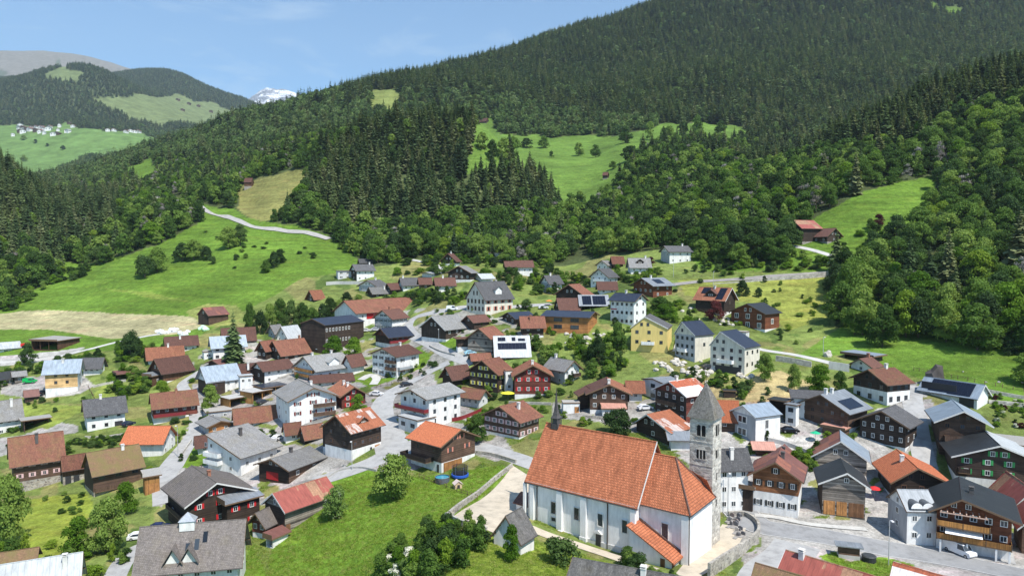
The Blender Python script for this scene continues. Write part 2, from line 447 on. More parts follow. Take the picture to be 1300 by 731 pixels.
# open meadows on the slopes (photograph outline, distance range); everything else beyond the village is wooded
CLEAR = [
 ([(-60,402),(0,392),(22,375),(66,362),(86,333),(109,335),(149,325),(198,312),(225,299),(245,287),(264,272),(310,285),(420,300),(440,315),(470,345),(520,360),(560,420),(300,480),(-60,520)], 200, 640),
 ([(308,236),(335,225),(395,215),(396,240),(372,272),(340,280),(304,268)], 440, 900),
 ([(215,248),(270,262),(420,298),(425,308),(330,296),(250,275),(212,262)], 400, 800),
 ([(596,158),(625,150),(645,200),(615,235),(596,225)], 600, 1300),
 ([(618,150),(640,172),(690,172),(745,172),(775,174),(850,158),(905,157),(940,162),(950,172),(930,184),(880,180),(840,186),(812,198),(788,228),(780,275),(755,292),(715,290),(700,250),(680,228),(645,215)], 600, 1400),
 ([(1003,292),(1050,268),(1100,243),(1150,228),(1188,224),(1190,265),(1150,305),(1110,330),(1060,345),(1000,345)], 290, 520),
 ([(466,118),(500,112),(514,124),(494,142),(470,136)], 1100, 2000),
 ([(165,214),(200,200),(212,218),(182,246)], 800, 1500),
 ([(820,340),(850,328),(880,322),(905,334),(950,340),(1000,335),(1060,340),(1060,350),(1060,420),(1110,430),(1300,455),(1300,520),(800,520)], 150, 390),
 ([(-100,165),(0,160),(60,160),(190,168),(235,180),(180,192),(95,208),(50,230),(-100,230)], 2000, 4200),
 ([(118,128),(160,125),(225,120),(255,125),(300,142),(330,140),(320,155),(235,163),(200,160),(150,140)], 3300, 7000),
 ([(60,90),(90,85),(120,92),(95,100),(60,102)], 3800, 5000),
 ([(1190,5),(1240,12),(1225,20),(1195,15)], 1500, 3000)]
village = inpoly(PX, PY, [(-300,900),(-300,500),(0,455),(230,438),(390,352),(500,335),(560,318),(700,318),(780,324),(830,318),(870,318),(890,345),(1050,345),(1060,415),(1075,432),(1330,500),(1500,520),(1500,900)]) & (YY < 430)
village |= (YY < 130)
clear = village.copy()
for poly, d0, d1 in CLEAR: clear |= inpoly(PX, PY, poly) & (YY > d0) & (YY < d1)
clear |= YY > 7200
def is_clear(X, Y):
    i, j, a, b = _cell(X / Y, np.log(Y)); return clear[i + (a > .5), j + (b > .5)]

# base colours of the ground
GC = np.zeros((NU, ND, 3)); GC[:] = (0.06, 0.08, 0.03)          # forest floor
MEADOW = (0.105, 0.185, 0.024)
GC[clear] = MEADOW
_pn = smooth_noise(NU, ND, 260, 300, 77) + smooth_noise(NU, ND, 120, 140, 78)
def paint(poly, c, d0=0, d1=1e9, soft=1.0, thr=None):
    m = inpoly(PX, PY, poly) & (YY > d0) & (YY < d1)
    if thr is not None: m &= _pn > thr
    GC[m] = np.array(c) * soft + GC[m] * (1 - soft)
GC[village] = (0.15, 0.195, 0.05)
GC[village & (smooth_noise(NU, ND, 90, 100, 55) > 0.35)] = (0.2, 0.2, 0.07)
GC[village & (smooth_noise(NU, ND, 130, 150, 56) > 0.55)] = (0.085, 0.13, 0.03)
paint([(-100,412),(0,398),(60,394),(160,398),(250,402),(262,414),(225,424),(140,430),(60,418),(-100,420)], (0.36, 0.33, 0.18), 250, 520)
paint([(235,395),(262,386),(300,388),(312,398),(300,412),(262,415)], (0.22, 0.25, 0.07), 250, 520)
paint(CLEAR[1][0], (0.2, 0.2, 0.065), 440, 900)
paint([(120,365),(190,372),(250,385),(200,380)], (0.2, 0.25, 0.05), 250, 600, 0.7)
paint(CLEAR[4][0], (0.11, 0.19, 0.033), 600, 1400)
paint(CLEAR[3][0], (0.11, 0.19, 0.033), 600, 1400)
paint(CLEAR[9][0], (0.13, 0.22, 0.06), 2000, 4200)
paint(CLEAR[10][0], (0.15, 0.19, 0.075), 3300, 7000)
paint(CLEAR[11][0], (0.15, 0.19, 0.075), 3300, 7000)
paint(CLEAR[6][0], (0.2, 0.24, 0.07), 1100, 2000)
GC[YY > 7200] = (0.2, 0.19, 0.165)
GC[(YY > 7200) & (_w1 > .6)] = (0.1, 0.12, 0.08)
GC[(YY > 8200) & (_w2 > 1.15)] = (0.7, 0.72, 0.75)
GRAVEL = (0.33, 0.315, 0.29)
paint([(195,650),(200,600),(230,560),(248,520),(243,490),(262,470),(300,452),(340,440),(395,458),(448,486),(470,482),(500,470),(545,462),(560,500),(600,520),(640,555),(655,578),(640,590),(600,575),(560,590),(500,600),(430,600),(400,610),(340,640),(260,640)], GRAVEL, 100, 420, 1, -0.55)  # yard gravel, spread wider to stand in for shadows between houses too
paint([(500,470),(470,400),(520,392),(600,392),(650,400),(700,400),(690,430),(650,440),(610,460),(560,470)], GRAVEL, 200, 400, 0.85, -0.2)
paint([(700,510),(760,520),(820,500),(900,520),(1000,500),(1075,505),(1100,520),(1165,480),(1190,520),(1190,600),(1215,640),(1400,660),(1400,900),(985,900),(940,700),(905,620),(840,560),(760,535),(700,530)], GRAVEL, 60, 260, 1, -0.7)
paint([(20,500),(60,470),(100,470),(120,490),(100,500),(60,505)], GRAVEL, 150, 400)
paint([(0,500),(0,480),(50,478),(40,505)], GRAVEL, 150, 400)
paint([(235,470),(262,440),(330,405),(400,430),(470,430),(545,400),(600,400),(560,470),(480,480),(440,470),(395,455),(330,450)], (0.3,0.29,0.26), 200, 420, 0.9, 0.0)  # greyer village ground, partly painted in place of shadows between the houses
paint([(0,452),(70,446),(110,440),(100,446),(60,458),(0,465)], (0.4, 0.39, 0.36), 150, 400)
paint([(0,556),(30,552),(60,540),(72,535),(100,540),(100,548),(60,556),(15,575),(-40,590),(-40,560)], GRAVEL, 150, 400)
SANDC = (0.5, 0.44, 0.34)
paint([(958,652),(1100,662),(1200,690),(1420,700),(1420,900),(940,900),(955,720),(968,690)], GRAVEL, 60, 200)
LAWN = (0.13, 0.225, 0.025)
paint([(226,592),(232,568),(250,560),(262,575),(262,590),(240,595)], LAWN)
paint([(442,478),(470,492),(500,482),(540,465),(548,450),(530,440),(520,460),(490,480)], LAWN)
paint([(538,432),(580,445),(585,425),(560,432)], LAWN)
paint([(30,512),(110,515),(120,500),(140,480),(150,470),(155,500),(108,520),(60,545),(28,530)], (0.2, 0.25, 0.05))
paint([(340,731),(345,690),(432,600),(470,595),(530,605),(640,590),(650,598),(590,650),(575,668),(520,731),(500,900),(300,900),(280,760),(320,690)], LAWN)
paint([(520,731),(560,690),(620,680),(680,690),(860,735),(900,900),(500,900)], (0.21, 0.27, 0.04))
paint([(0,700),(0,640),(60,630),(110,625),(120,640),(100,680),(60,720),(0,731)], (0.22, 0.27, 0.04))
paint([(880,480),(990,470),(1060,500),(1060,510),(1000,505),(960,512),(900,505)], (0.36, 0.29, 0.14), 100, 300)
paint([(930,505),(1000,440),(950,440),(880,470)], (0.14, 0.22, 0.04), 100, 300, 0.5)
paint([(860,355),(1050,350),(1060,400),(1000,420),(960,385),(870,375)], (0.21, 0.235, 0.05), 150, 420)
paint([(985,470),(1075,410),(1300,430),(1300,520),(1165,480),(1075,450),(1010,455)], (0.11, 0.195, 0.026), 120, 400)

paint([(1080,712),(1120,706),(1160,716),(1150,735),(1080,730)], LAWN, 60, 200)
paint([(1060,700),(1075,712),(1140,722),(1140,735),(1060,725),(1040,705)], LAWN, 60, 200)
gm = bpy.data.meshes.new('ground')
vt = np.stack([XX, YY, ZZ], -1).reshape(-1, 3).astype(np.float32)
ii, jj = np.meshgrid(np.arange(NU - 1), np.arange(ND - 1), indexing='ij')
q = np.stack([ii*ND+jj, (ii+1)*ND+jj, (ii+1)*ND+jj+1, ii*ND+jj+1], -1).reshape(-1).astype(np.int32)
nf = len(q) // 4
gm.vertices.add(len(vt)); gm.vertices.foreach_set('co', vt.ravel())
gm.loops.add(len(q)); gm.loops.foreach_set('vertex_index', q)
gm.polygons.add(nf); gm.polygons.foreach_set('loop_start', np.arange(0, nf * 4, 4, dtype=np.int32))
gm.polygons.foreach_set('use_smooth', np.ones(nf, bool))
gm.update(calc_edges=True)
ca = gm.color_attributes.new('ground_kind', 'FLOAT_COLOR', 'POINT')
ca.data.foreach_set('color', np.concatenate([GC, np.ones((NU, ND, 1))], -1).astype(np.float32).ravel())
m, nt, b = new_mat('ground_cover')
at = N(nt, 'ShaderNodeAttribute', attribute_name='ground_kind')
geo = N(nt, 'ShaderNodeNewGeometry').outputs['Position']
n1 = noise(nt, geo, 0.02, 6, 0.6); n2 = noise(nt, geo, 0.35, 6, 0.7); n3 = noise(nt, geo, 2.2, 4, 0.7)
col = at.outputs['Color']
for nn, lo, hi in ((n1, 0.68, 1.3), (n2, 0.58, 1.4), (n3, 0.68, 1.32)):
    v = N(nt, 'ShaderNodeMapRange', i_1=0.3, i_2=0.7, i_3=lo, i_4=hi); nt.links.new(nn, v.inputs[0])
    col = mix(nt, col, v.outputs[0], 1.0, 'MULTIPLY')
n4 = noise(nt, vscale(nt, geo, (0.03, 0.03, 0.6)), 1.0, 4, .6); v = N(nt, 'ShaderNodeMapRange', i_1=0.35, i_2=0.65, i_3=0.8, i_4=1.18); nt.links.new(n4, v.inputs[0]); col = mix(nt, col, v.outputs[0], 1.0, 'MULTIPLY')
nw = noise(nt, vscale(nt, geo, (0.05, 0.16, 0.2)), 1.0, 5, 0.65)
fw = N(nt, 'ShaderNodeMapRange', i_1=0.52, i_2=0.72, i_3=0.0, i_4=0.35); nt.links.new(nw, fw.inputs[0])
col = mix(nt, col, mix(nt, col, (1.75, 1.15, 1.4), 1.0, 'MULTIPLY'), fw.outputs[0])
# small pale flowers, only on green ground
vf = N(nt, 'ShaderNodeTexVoronoi', i_Scale=1.1); nt.links.new(geo, vf.inputs['Vector'])
ff = N(nt, 'ShaderNodeMapRange', i_1=0.10, i_2=0.16, i_3=0.55, i_4=0.0); nt.links.new(vf.outputs['Distance'], ff.inputs[0])
sg = N(nt, 'ShaderNodeSeparateColor'); nt.links.new(at.outputs['Color'], sg.inputs[0])
gg = N(nt, 'ShaderNodeMath', operation='LESS_THAN', i_1=0.045); nt.links.new(sg.outputs[2], gg.inputs[0])
fm_ = N(nt, 'ShaderNodeMath', operation='MULTIPLY'); nt.links.new(ff.outputs[0], fm_.inputs[0]); nt.links.new(gg.outputs[0], fm_.inputs[1])
col = mix(nt, col, (0.42, 0.42, 0.2), fm_.outputs[0])
nt.links.new(col, b.inputs['Base Color']); b.inputs['Roughness'].default_value = 0.95; b.inputs['Specular IOR Level'].default_value = 0.1
nb = noise(nt, geo, 1.4, 5, 0.75); bump(nt, b, nb, 0.8, 0.35)
gm.materials.append(m)
ground = mesh_obj('ground', gm); tag(ground, 'grassy valley floor and mountainsides around the village', kind='structure')

# snow-capped peak far down the valley
def far_peak():
    n = 120; mb_v = []; fs = []
    prof = [(285,140),(300,132),(318,124),(328,117),(338,111.5),(346,112),(352,114),(360,113.5),(368,116),(376,118.5),(384,122),(392,120),(402,124),(420,130),(440,138)]
    xs = np.linspace(285, 440, n); ys = np.interp(xs, [p[0] for p in prof], [p[1] for p in prof])
    g = np.random.default_rng(3)
    jag = np.convolve(g.standard_normal(n + 4), [.25, .5, .5, .5, .25], 'valid') * 0.45
    ys = ys + jag
    rows = 26
    for r in range(rows):
        for i in range(n):
            t = r / (rows - 1); D = 12500 - 1900 * t
            py = ys[i] + t * 40 + (g.standard_normal() * 0.35 if r else 0) + math.sin(xs[i] * 0.8 + r) * 0.8 * t
            u, s = ray(xs[i], py); mb_v.append((u * D, D, s * D + ZC))
    for r in range(rows - 1):
        for i in range(n - 1): a = r*n+i; fs.append((a, a+1, a+n+1, a+n))
    nb_ = len(mb_v)   # back face so the peak has depth
    for i in range(n): x, y, z = mb_v[i]; mb_v.append((x * 1.15, y + 1800, z - 900))
    for i in range(n - 1): fs.append((i + 1, i, nb_ + i, nb_ + i + 1))
    me = bpy.data.meshes.new('snow_mountain'); me.from_pydata(mb_v, [], fs)
    m, nt, b = new_mat('snowy_rock'); p = N(nt, 'ShaderNodeNewGeometry').outputs['Position']
    n_ = noise(nt, vscale(nt, p, (0.004, 0.004, 0.009)), 1.0, 8, 0.7)
    nt.links.new(ramp(nt, n_, [(0.46, (0.22, 0.23, 0.26)), (0.56, (0.8, 0.82, 0.85))]), b.inputs['Base Color']); b.inputs['Roughness'].default_value = 0.7
    me.materials.append(m); o = mesh_obj('snow_mountain', me); tag(o, 'distant snow covered peak down the valley', kind='structure')
far_peak()
# ------------------------------------------------------------------ vegetation
BROAD = foliage([(0.0,(0.034,0.07,0.015)),(0.35,(0.078,0.148,0.026)),(0.6,(0.135,0.225,0.038)),(0.85,(0.21,0.3,0.06))], 'broadleaf_foliage', 0.35)
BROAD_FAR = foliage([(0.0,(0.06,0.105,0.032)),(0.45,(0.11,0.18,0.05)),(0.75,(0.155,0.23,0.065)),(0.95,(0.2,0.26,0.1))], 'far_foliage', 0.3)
BRIGHT = foliage([(0.0,(0.07,0.15,0.012)),(0.5,(0.13,0.24,0.02)),(0.9,(0.2,0.29,0.03))], 'bright_foliage', 0.35)
DARKF = foliage([(0.0,(0.028,0.055,0.016)),(0.5,(0.05,0.096,0.025)),(0.9,(0.085,0.14,0.035))], 'dark_foliage', 0.25)
SPRUCE = foliage([(0.0,(0.046,0.078,0.032)),(0.4,(0.088,0.14,0.05)),(0.7,(0.14,0.19,0.068)),(0.95,(0.2,0.22,0.1))], 'spruce_foliage', 0.22)
GREYW = foliage([(0.0,(0.16,0.14,0.12)),(0.6,(0.26,0.24,0.21)),(0.9,(0.34,0.32,0.28))], 'bare_twigs', 0.0)
BLOSSOM = foliage([(0.0,(0.1,0.17,0.04)),(0.42,(0.14,0.22,0.05)),(0.5,(0.55,0.56,0.45)),(0.9,(0.7,0.7,0.6))], 'blossom_foliage', 0.2, 3.0)
PURPLE = foliage([(0.0,(0.05,0.012,0.014)),(0.9,(0.12,0.03,0.03))], 'copper_foliage', 0.2)
BARK = plain((0.09, 0.07, 0.05), 0.9, var=0.4, scale=5)

def quad_mesh(name, C, A, B, mat):
    """leaf-clump quads: centres C with half axes A, B"""
    n = len(C)
    v = np.stack([C - A - B, C + A - B, C + A + B, C - A + B], 1).reshape(-1, 3).astype(np.float32)
    me = bpy.data.meshes.new(name)
    me.vertices.add(n * 4); me.vertices.foreach_set('co', v.ravel())
    me.loops.add(n * 4); me.loops.foreach_set('vertex_index', np.arange(n * 4, dtype=np.int32))
    me.polygons.add(n); me.polygons.foreach_set('loop_start', np.arange(0, n * 4, 4, dtype=np.int32))
    me.update(calc_edges=True); me.materials.append(mat); return me
def leaf_axes(g, nrm, size):
    n = len(nrm); t = g.standard_normal((n, 3)); t -= (t * nrm).sum(1)[:, None] * nrm
    t /= np.linalg.norm(t, axis=1)[:, None] + 1e-9; b = np.cross(nrm, t)
    s = size * g.uniform(0.6, 1.3, n)[:, None]
    return t * s, b * s * g.uniform(0.5, 0.9, n)[:, None]
def crown_mesh(name, seed, n, size, mat, lobes=22, flat=0.0, h0=0.02, wid=0.5, top=1.0, gap=0.3, lr=(0.14, 0.24)):
    """crown in a unit tree (height 1, crown width about 2*wid)"""
    g = np.random.default_rng(seed)
    C = []; R_ = []
    for k in range(lobes):
        t = g.uniform(0, 1); z = h0 + (top - h0) * (0.12 + 0.8 * t)
        prof = math.sin(math.pi * min(1, (0.24 + 0.76 * t) ** 0.8)) ** 0.6
        a = g.uniform(0, 2 * math.pi); rr = wid * prof * math.sqrt(g.uniform(0.0, 1)) * 0.78
        C.append((rr * math.cos(a), rr * math.sin(a), z)); R_.append(g.uniform(*lr) * (wid / 0.5) ** 0.7)
    C = np.array(C); R_ = np.array(R_)
    i = g.integers(0, lobes, n); d = g.standard_normal((n, 3)); d /= np.linalg.norm(d, axis=1)[:, None]
    d[:, 2] = np.where(d[:, 2] < -0.35, -d[:, 2] * 0.6, d[:, 2])
    rad = R_[i] * (1 - np.abs(g.standard_normal(n)) * gap)
    P = C[i] + d * rad[:, None] * np.array([1.05, 1.05, 0.85])
    nr = d + g.standard_normal((n, 3)) * 0.55; nr /= np.linalg.norm(nr, axis=1)[:, None]
    A, B = leaf_axes(g, nr, size)
    return quad_mesh(name, P, A, B, mat)
def trunk_mesh(name, seed, h=0.5, r=0.028, limbs=6, wid=0.3):
    g = random.Random(seed); mb = MB()
    mb.tube((0, 0, -0.08), (0, 0, h * 0.55), r * 1.3, r * 0.9, 7); mb.tube((0, 0, h * 0.55), (0.01, 0.01, h * 1.25), r * 0.9, r * 0.35, 6)
    for k in range(limbs):
        a = g.uniform(0, 6.28); z = g.uniform(h * 0.4, h); l = g.uniform(0.5, 1) * wid
        mb.tube((0, 0, z), (l * math.cos(a), l * math.sin(a), z + l * g.uniform(0.4, 0.9)), r * 0.5, r * 0.15, 5)
    return mb.mesh(name, BARK)
def spruce_mesh(name, seed, whorls, per, mat, wid=0.15, sub=3):
    g = np.random.default_rng(seed); C = []; A = []; B = []
    for w in range(whorls):
        t = (w + g.uniform(-.3, .3)) / whorls; z = 0.07 + 0.92 * t
        rad = wid * (1 - t) ** 0.85 * g.uniform(0.75, 1.15) + 0.008
        if t < 0.12: rad *= 0.8
        k = max(4, int(per * (0.5 + 0.7 * (1 - t)))); off = g.uniform(0, 6.28)
        for j in range(k):
            a = off + 6.283 * j / k + g.uniform(-.25, .25); L = rad * g.uniform(0.7, 1.2)
            for s in range(sub):
                f = (s + 0.6) / sub
                dr = np.array([math.cos(a), math.sin(a), 0]); sd = np.array([-math.sin(a), math.cos(a), 0])
                droop = -0.42 * L * f ** 1.5 + 0.1 * L * f
                c = dr * L * f + np.array([0, 0, z + droop])
                ax = (dr + np.array([0, 0, -0.42 + g.uniform(-.2, .2)])) * L / sub * 0.7
                bx = (sd + np.array([0, 0, g.uniform(-.55, .55)])) * L * (0.34 - 0.13 * f) * g.uniform(0.8, 1.3)
                C.append(c); A.append(ax); B.append(bx)
    C.append(np.array([0, 0, 0.99])); A.append(np.array([0.004, 0, 0])); B.append(np.array([0, 0, 0.02]))
    return quad_mesh(name, np.array(C), np.array(A), np.array(B), mat)
def spruce_trunk(name):
    mb = MB(); mb.tube((0, 0, -0.05), (0, 0, 0.9), 0.012, 0.002, 6); return mb.mesh(name, BARK)

CROWN_HI = [crown_mesh('broadleaf_crown', s, 7000, 0.02, BROAD, 30) for s in (1, 2, 3, 4)]
CROWN_BR = [crown_mesh('bright_crown', s, 7000, 0.02, BRIGHT, 28) for s in (11, 12)]
CROWN_DK = [crown_mesh('dark_crown', s, 7000, 0.02, DARKF, 28) for s in (21, 22)]
CROWN_BL = [crown_mesh('blossom_crown', 31, 5200, 0.02, BLOSSOM, 26)]
CROWN_PU = [crown_mesh('copper_crown', 41, 4200, 0.02, PURPLE, 26)]
BUSH = {k: [crown_mesh('shrub_foliage', s + 50, 2600, 0.036, m_, 16, h0=-0.25, wid=0.5, gap=0.35, lr=(0.2, 0.32)) for s in (1, 2)]
        for k, m_ in (('g', BROAD), ('b', BRIGHT), ('d', DARKF), ('w', BLOSSOM), ('p', PURPLE))}
CROWN_MD = [crown_mesh('broadleaf_crown_mid', s, 1500, 0.036, BROAD, 24) for s in (5, 6, 7, 8, 9)]
CROWN_DEAD = [crown_mesh('bare_twig_crown', s, 1100, 0.016, GREYW, 20, wid=0.36, gap=0.6) for s in (71, 72)]
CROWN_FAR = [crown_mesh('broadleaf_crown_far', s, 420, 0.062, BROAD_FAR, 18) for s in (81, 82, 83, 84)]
SPR_HI = [spruce_mesh('spruce_crown', s, 38, 12, SPRUCE, 0.165) for s in (1, 2, 3, 4)]
SPR_MD = [spruce_mesh('spruce_crown_mid', s, 30, 9, SPRUCE, 0.165, 2) for s in (5, 6, 7, 8)]
SPR_FAR = [spruce_mesh('spruce_crown_far', s, 15, 7, SPRUCE, 0.17, 1) for s in (9, 10, 11)]
TRUNKS = [trunk_mesh('tree_trunk', s, 0.5, 0.022, 7, 0.32) for s in (1, 2, 3)]
STRUNK = spruce_trunk('spruce_trunk')

def tree(name, label, cat, pos, h, crown, trunk, w=1.0, group=None, rz=None):
    o = bpy.data.objects.new(name, None); link(o)
    o.location = pos; o.rotation_euler = (0, 0, random.uniform(0, 6.28) if rz is None else rz)
    o.scale = (h * w, h * w, h)
    tag(o, label, cat, group)
    mesh_obj('crown', crown, o); mesh_obj('trunk', trunk, o)
    return o

# ---- woods
def inst_stuff(name, label, pts, protos):
    """one object: points with size, turn and kind, dressed with trees by geometry nodes"""
    pts = np.array(pts, float)
    me = bpy.data.meshes.new(name); me.from_pydata(pts[:, :3].tolist(), [], [])
    for an, cidx, ty in (('tree_size', 3, 'FLOAT'), ('tree_width', 4, 'FLOAT'), ('turn', 5, 'FLOAT'), ('variety', 6, 'INT')):
        a = me.attributes.new(an, ty, 'POINT')
        a.data.foreach_set('value', pts[:, cidx].astype(np.int32 if ty == 'INT' else np.float32))
    o = mesh_obj(name, me); tag(o, label, kind='stuff')
    ccol = bpy.data.collections.new(name + '_kinds')
    for i, (cr, tk) in enumerate(protos):
        po = bpy.data.objects.new('%03d_%s' % (i, name), cr); ccol.objects.link(po)
    ng = bpy.data.node_groups.new(name + '_scatter', 'GeometryNodeTree')
    ng.interface.new_socket('Geometry', in_out='INPUT', socket_type='NodeSocketGeometry')
    ng.interface.new_socket('Geometry', in_out='OUTPUT', socket_type='NodeSocketGeometry')
    nd = ng.nodes; lk = ng.links
    gi = nd.new('NodeGroupInput'); go = nd.new('NodeGroupOutput')
    m2p = nd.new('GeometryNodeMeshToPoints'); iop = nd.new('GeometryNodeInstanceOnPoints')
    ci = nd.new('GeometryNodeCollectionInfo'); ci.inputs['Collection'].default_value = ccol
    ci.inputs['Separate Children'].default_value = True; ci.inputs['Reset Children'].default_value = True
    iop.inputs['Pick Instance'].default_value = True
    def at(n_, ty):
        a = nd.new('GeometryNodeInputNamedAttribute'); a.data_type = ty; a.inputs['Name'].default_value = n_; return a.outputs[0]
    cx = nd.new('ShaderNodeCombineXYZ'); rx = nd.new('ShaderNodeCombineXYZ')
    lk.new(at('tree_width', 'FLOAT'), cx.inputs[0]); lk.new(at('tree_width', 'FLOAT'), cx.inputs[1]); lk.new(at('tree_size', 'FLOAT'), cx.inputs[2])
    lk.new(at('turn', 'FLOAT'), rx.inputs[2])
    lk.new(gi.outputs[0], m2p.inputs[0]); lk.new(m2p.outputs[0], iop.inputs['Points'])
    lk.new(ci.outputs[0], iop.inputs['Instance']); lk.new(at('variety', 'INT'), iop.inputs['Instance Index'])
    lk.new(cx.outputs[0], iop.inputs['Scale']); lk.new(rx.outputs[0], iop.inputs['Rotation'])
    lk.new(iop.outputs[0], go.inputs[0])
    md = o.modifiers.new('scatter', 'NODES'); md.node_group = ng
    return o

# which parts of the photograph are dark spruce wood rather than broadleaf
CONIF = [([(395,215),(420,190),(470,160),(540,122),(600,118),(650,180),(665,215),(720,240),(715,265),(650,280),(560,285),(480,290),(420,280),(390,250)], 430, 900),
         ([(420,130),(540,60),(620,20),(800,-40),(1400,-60),(1400,60),(1290,70),(1180,130),(1060,165),(960,188),(880,160),(760,150),(640,128),(560,118),(480,128)], 1000, 4000),
         ([(940,205),(1000,165),(1100,110),(1200,70),(1320,20),(1320,130),(1240,140),(1150,190),(1060,200),(1000,215),(950,225)], 420, 1000),
         ([(-100,200),(0,200),(80,215),(150,240),(150,300),(60,330),(0,350),(-100,380)], 400, 900),
         ([(-100,60),(400,60),(400,165),(230,170),(0,160),(-100,160)], 3000, 8000)]
def forest():
    g = np.random.default_rng(5)
    out = []
    bands = [(128, 240, 7.6, 1.0), (240, 430, 7.4, 1), (430, 800, 6.8, 1), (800, 1300, 7.8, 1), (1300, 2500, 9.2, 1), (2500, 7200, 17.0, 1)]
    for d0, d1, sp, _ in bands:
        u0, u1 = -0.86, 0.90
        # jittered grid in the world
        ys = np.arange(d0, d1, sp)
        for y in ys:
            xs = np.arange(u0 * y, u1 * y, sp)
            X = xs + g.uniform(-.5, .5, len(xs)) * sp; Y = y + g.uniform(-.5, .5, len(xs)) * sp
            Y = np.clip(Y, 122, 13000)
            keep = ~is_clear(X, Y)
            X, Y = X[keep], Y[keep]
            if len(X): out.append(np.stack([X, Y], 1))
    P = np.concatenate(out); Z = zat(P[:, 0], P[:, 1])
    # keep trees whose tops can be seen past the ground in front
    u = P[:, 0] / P[:, 1]; vis = np.ones(len(P), bool)
    top = (Z + 30 - ZC) / P[:, 1]
    i = np.clip(np.searchsorted(UU, u), 0, NU - 1)
    cm = np.maximum.accumulate(S, axis=1)
    j = np.clip(np.searchsorted(LD, np.log(P[:, 1])) - 1, 0, ND - 1)
    vis = top > cm[i, j] - 0.002
    P, Z, u = P[vis], Z[vis], u[vis]
    dep = P[:, 1] * cp - (Z - ZC) * sp_
    px = 650 + FPX * P[:, 0] / dep; py = 365.5 - FPX * ((Z - ZC) * cp + P[:, 1] * sp_) / dep
    con = np.zeros(len(P), bool)
    for poly, d0, d1 in CONIF: con |= inpoly(px, py, poly) & (P[:, 1] > d0) & (P[:, 1] < d1)
    mixr = g.uniform(0, 1, len(P))
    con = np.where(con, mixr < 0.9, mixr < np.where(P[:, 1] > 700, 0.3, 0.045))
    dens = smooth_noise(200, 200, 40, 40, 9)[np.clip(((u + 1) / 2 * 199).astype(int), 0, 199), np.clip((np.log(P[:, 1]) / 9.6 * 199).astype(int), 0, 199)]
    keep = (g.uniform(0, 1, len(P)) < np.where(con, np.where(P[:, 1] < 1000, 0.72, 0.9), 0.86)) & (dens > -1.3)
    return P[keep], Z[keep], px[keep], py[keep], con[keep]
FP, FZ, Fpx, Fpy, FC = forest()
_inframe = (Fpx > -10) & (Fpx < 1310) & (Fpy < 760)
_g = np.random.default_rng(8)
H = np.where(FC, _g.uniform(14, 28, len(FP)) + 5 * (_g.uniform(0, 1, len(FP)) > .85), _g.uniform(7, 17, len(FP)))
H = np.where(FP[:, 1] > 2500, H * 1.25, H)
_near = FP[:, 1] < 330
H = np.where(_near & ~FC, _g.uniform(8, 16, len(FP)), H)
H = np.where((FP[:, 1] > 1300) & (FP[:, 1] < 2500), H * 1.25, H)
size = H / FP[:, 1]
def pick(mask, n=300):
    idx = np.where(mask & _inframe)[0]; return idx[np.argsort(-size[idx])][:n]
ib = pick(~FC); ic = pick(FC)
single = np.zeros(len(FP), bool); single[ib] = True; single[ic] = True
NAMES_ = {'bare_tree': 'grey leafless tree', 'broadleaf_tree': 'mid green broadleaf tree', 'bright_green_tree': 'bright yellow green tree', 'dark_green_tree': 'dark green rounded tree'}
def zone(k):
    x, y = Fpx[k], Fpy[k]
    if x < 160: return 'at the left edge of the big left meadow'
    if x < 430: return 'by the mountain road'
    if x < 700: return 'on the hill right behind the upper houses'
    if x < 880: return 'between the high meadow and the stacked white houses'
    if x < 1060: return 'above the railway and left of the hillside farm'
    if y < 300: return 'high above the hillside farm'
    if x < 1180: return 'just right of the hillside farm'
    return 'above the right meadow with the dark boulder'
for k in ib:
    r = _g.uniform()
    cr = CROWN_HI[_g.integers(4)] if r < 0.72 else (CROWN_BR[_g.integers(2)] if r < 0.85 else (CROWN_DK[_g.integers(2)] if r < 0.965 else CROWN_DEAD[_g.integers(2)]))
    if r >= 0.965: nm, lb, gr = 'bare_tree', 'grey leafless tree standing among the green trees of the right hand slope', 'bare grey trees in the slope wood'
    elif r < 0.72: nm, lb, gr = 'broadleaf_tree', 'mid green broadleaf tree in the wood on the slope right of the village', 'broadleaf trees of the right hand slope wood'
    elif r < 0.85: nm, lb, gr = 'bright_green_tree', 'bright yellow green broadleaf tree in the slope wood', 'bright green trees of the slope wood'
    else: nm, lb, gr = 'dark_green_tree', 'dark green rounded tree in the slope wood', 'dark green trees of the slope wood'
    lb, gr = NAMES_[nm] + ' ' + zone(k), NAMES_[nm] + 's ' + zone(k)
    tree(nm, lb, 'tree', (FP[k, 0], FP[k, 1], FZ[k] - 0.3), H[k], cr, TRUNKS[_g.integers(3)], _g.uniform(0.75, 1.05), gr)
for k in ic:
    tree('spruce_tree', 'tall pointed spruce ' + zone(k), 'tree', (FP[k, 0], FP[k, 1], FZ[k] - 0.3), H[k], SPR_HI[_g.integers(4)], STRUNK, _g.uniform(0.85, 1.25), 'spruces ' + zone(k))
rest = ~single
def rows(mask, wlo, whi, nk):
    n = mask.sum(); h = H[mask]
    return np.stack([FP[mask, 0], FP[mask, 1], FZ[mask] - 0.3, h, h * _g.uniform(wlo, whi, n), _g.uniform(0, 6.28, n), _g.integers(0, nk, n)], 1)
D_ = FP[:, 1]
def protos(l): return [(c, None) for c in l]
inst_stuff('broadleaf_wood', 'broadleaf wood covering the slopes round the village', rows(rest & ~FC & (D_ < 1000), 0.6, 1.2, 20), protos(CROWN_MD * 3 + CROWN_MD[:2] + CROWN_BR[:1] + CROWN_DK[:1] + [CROWN_DEAD[0]]))
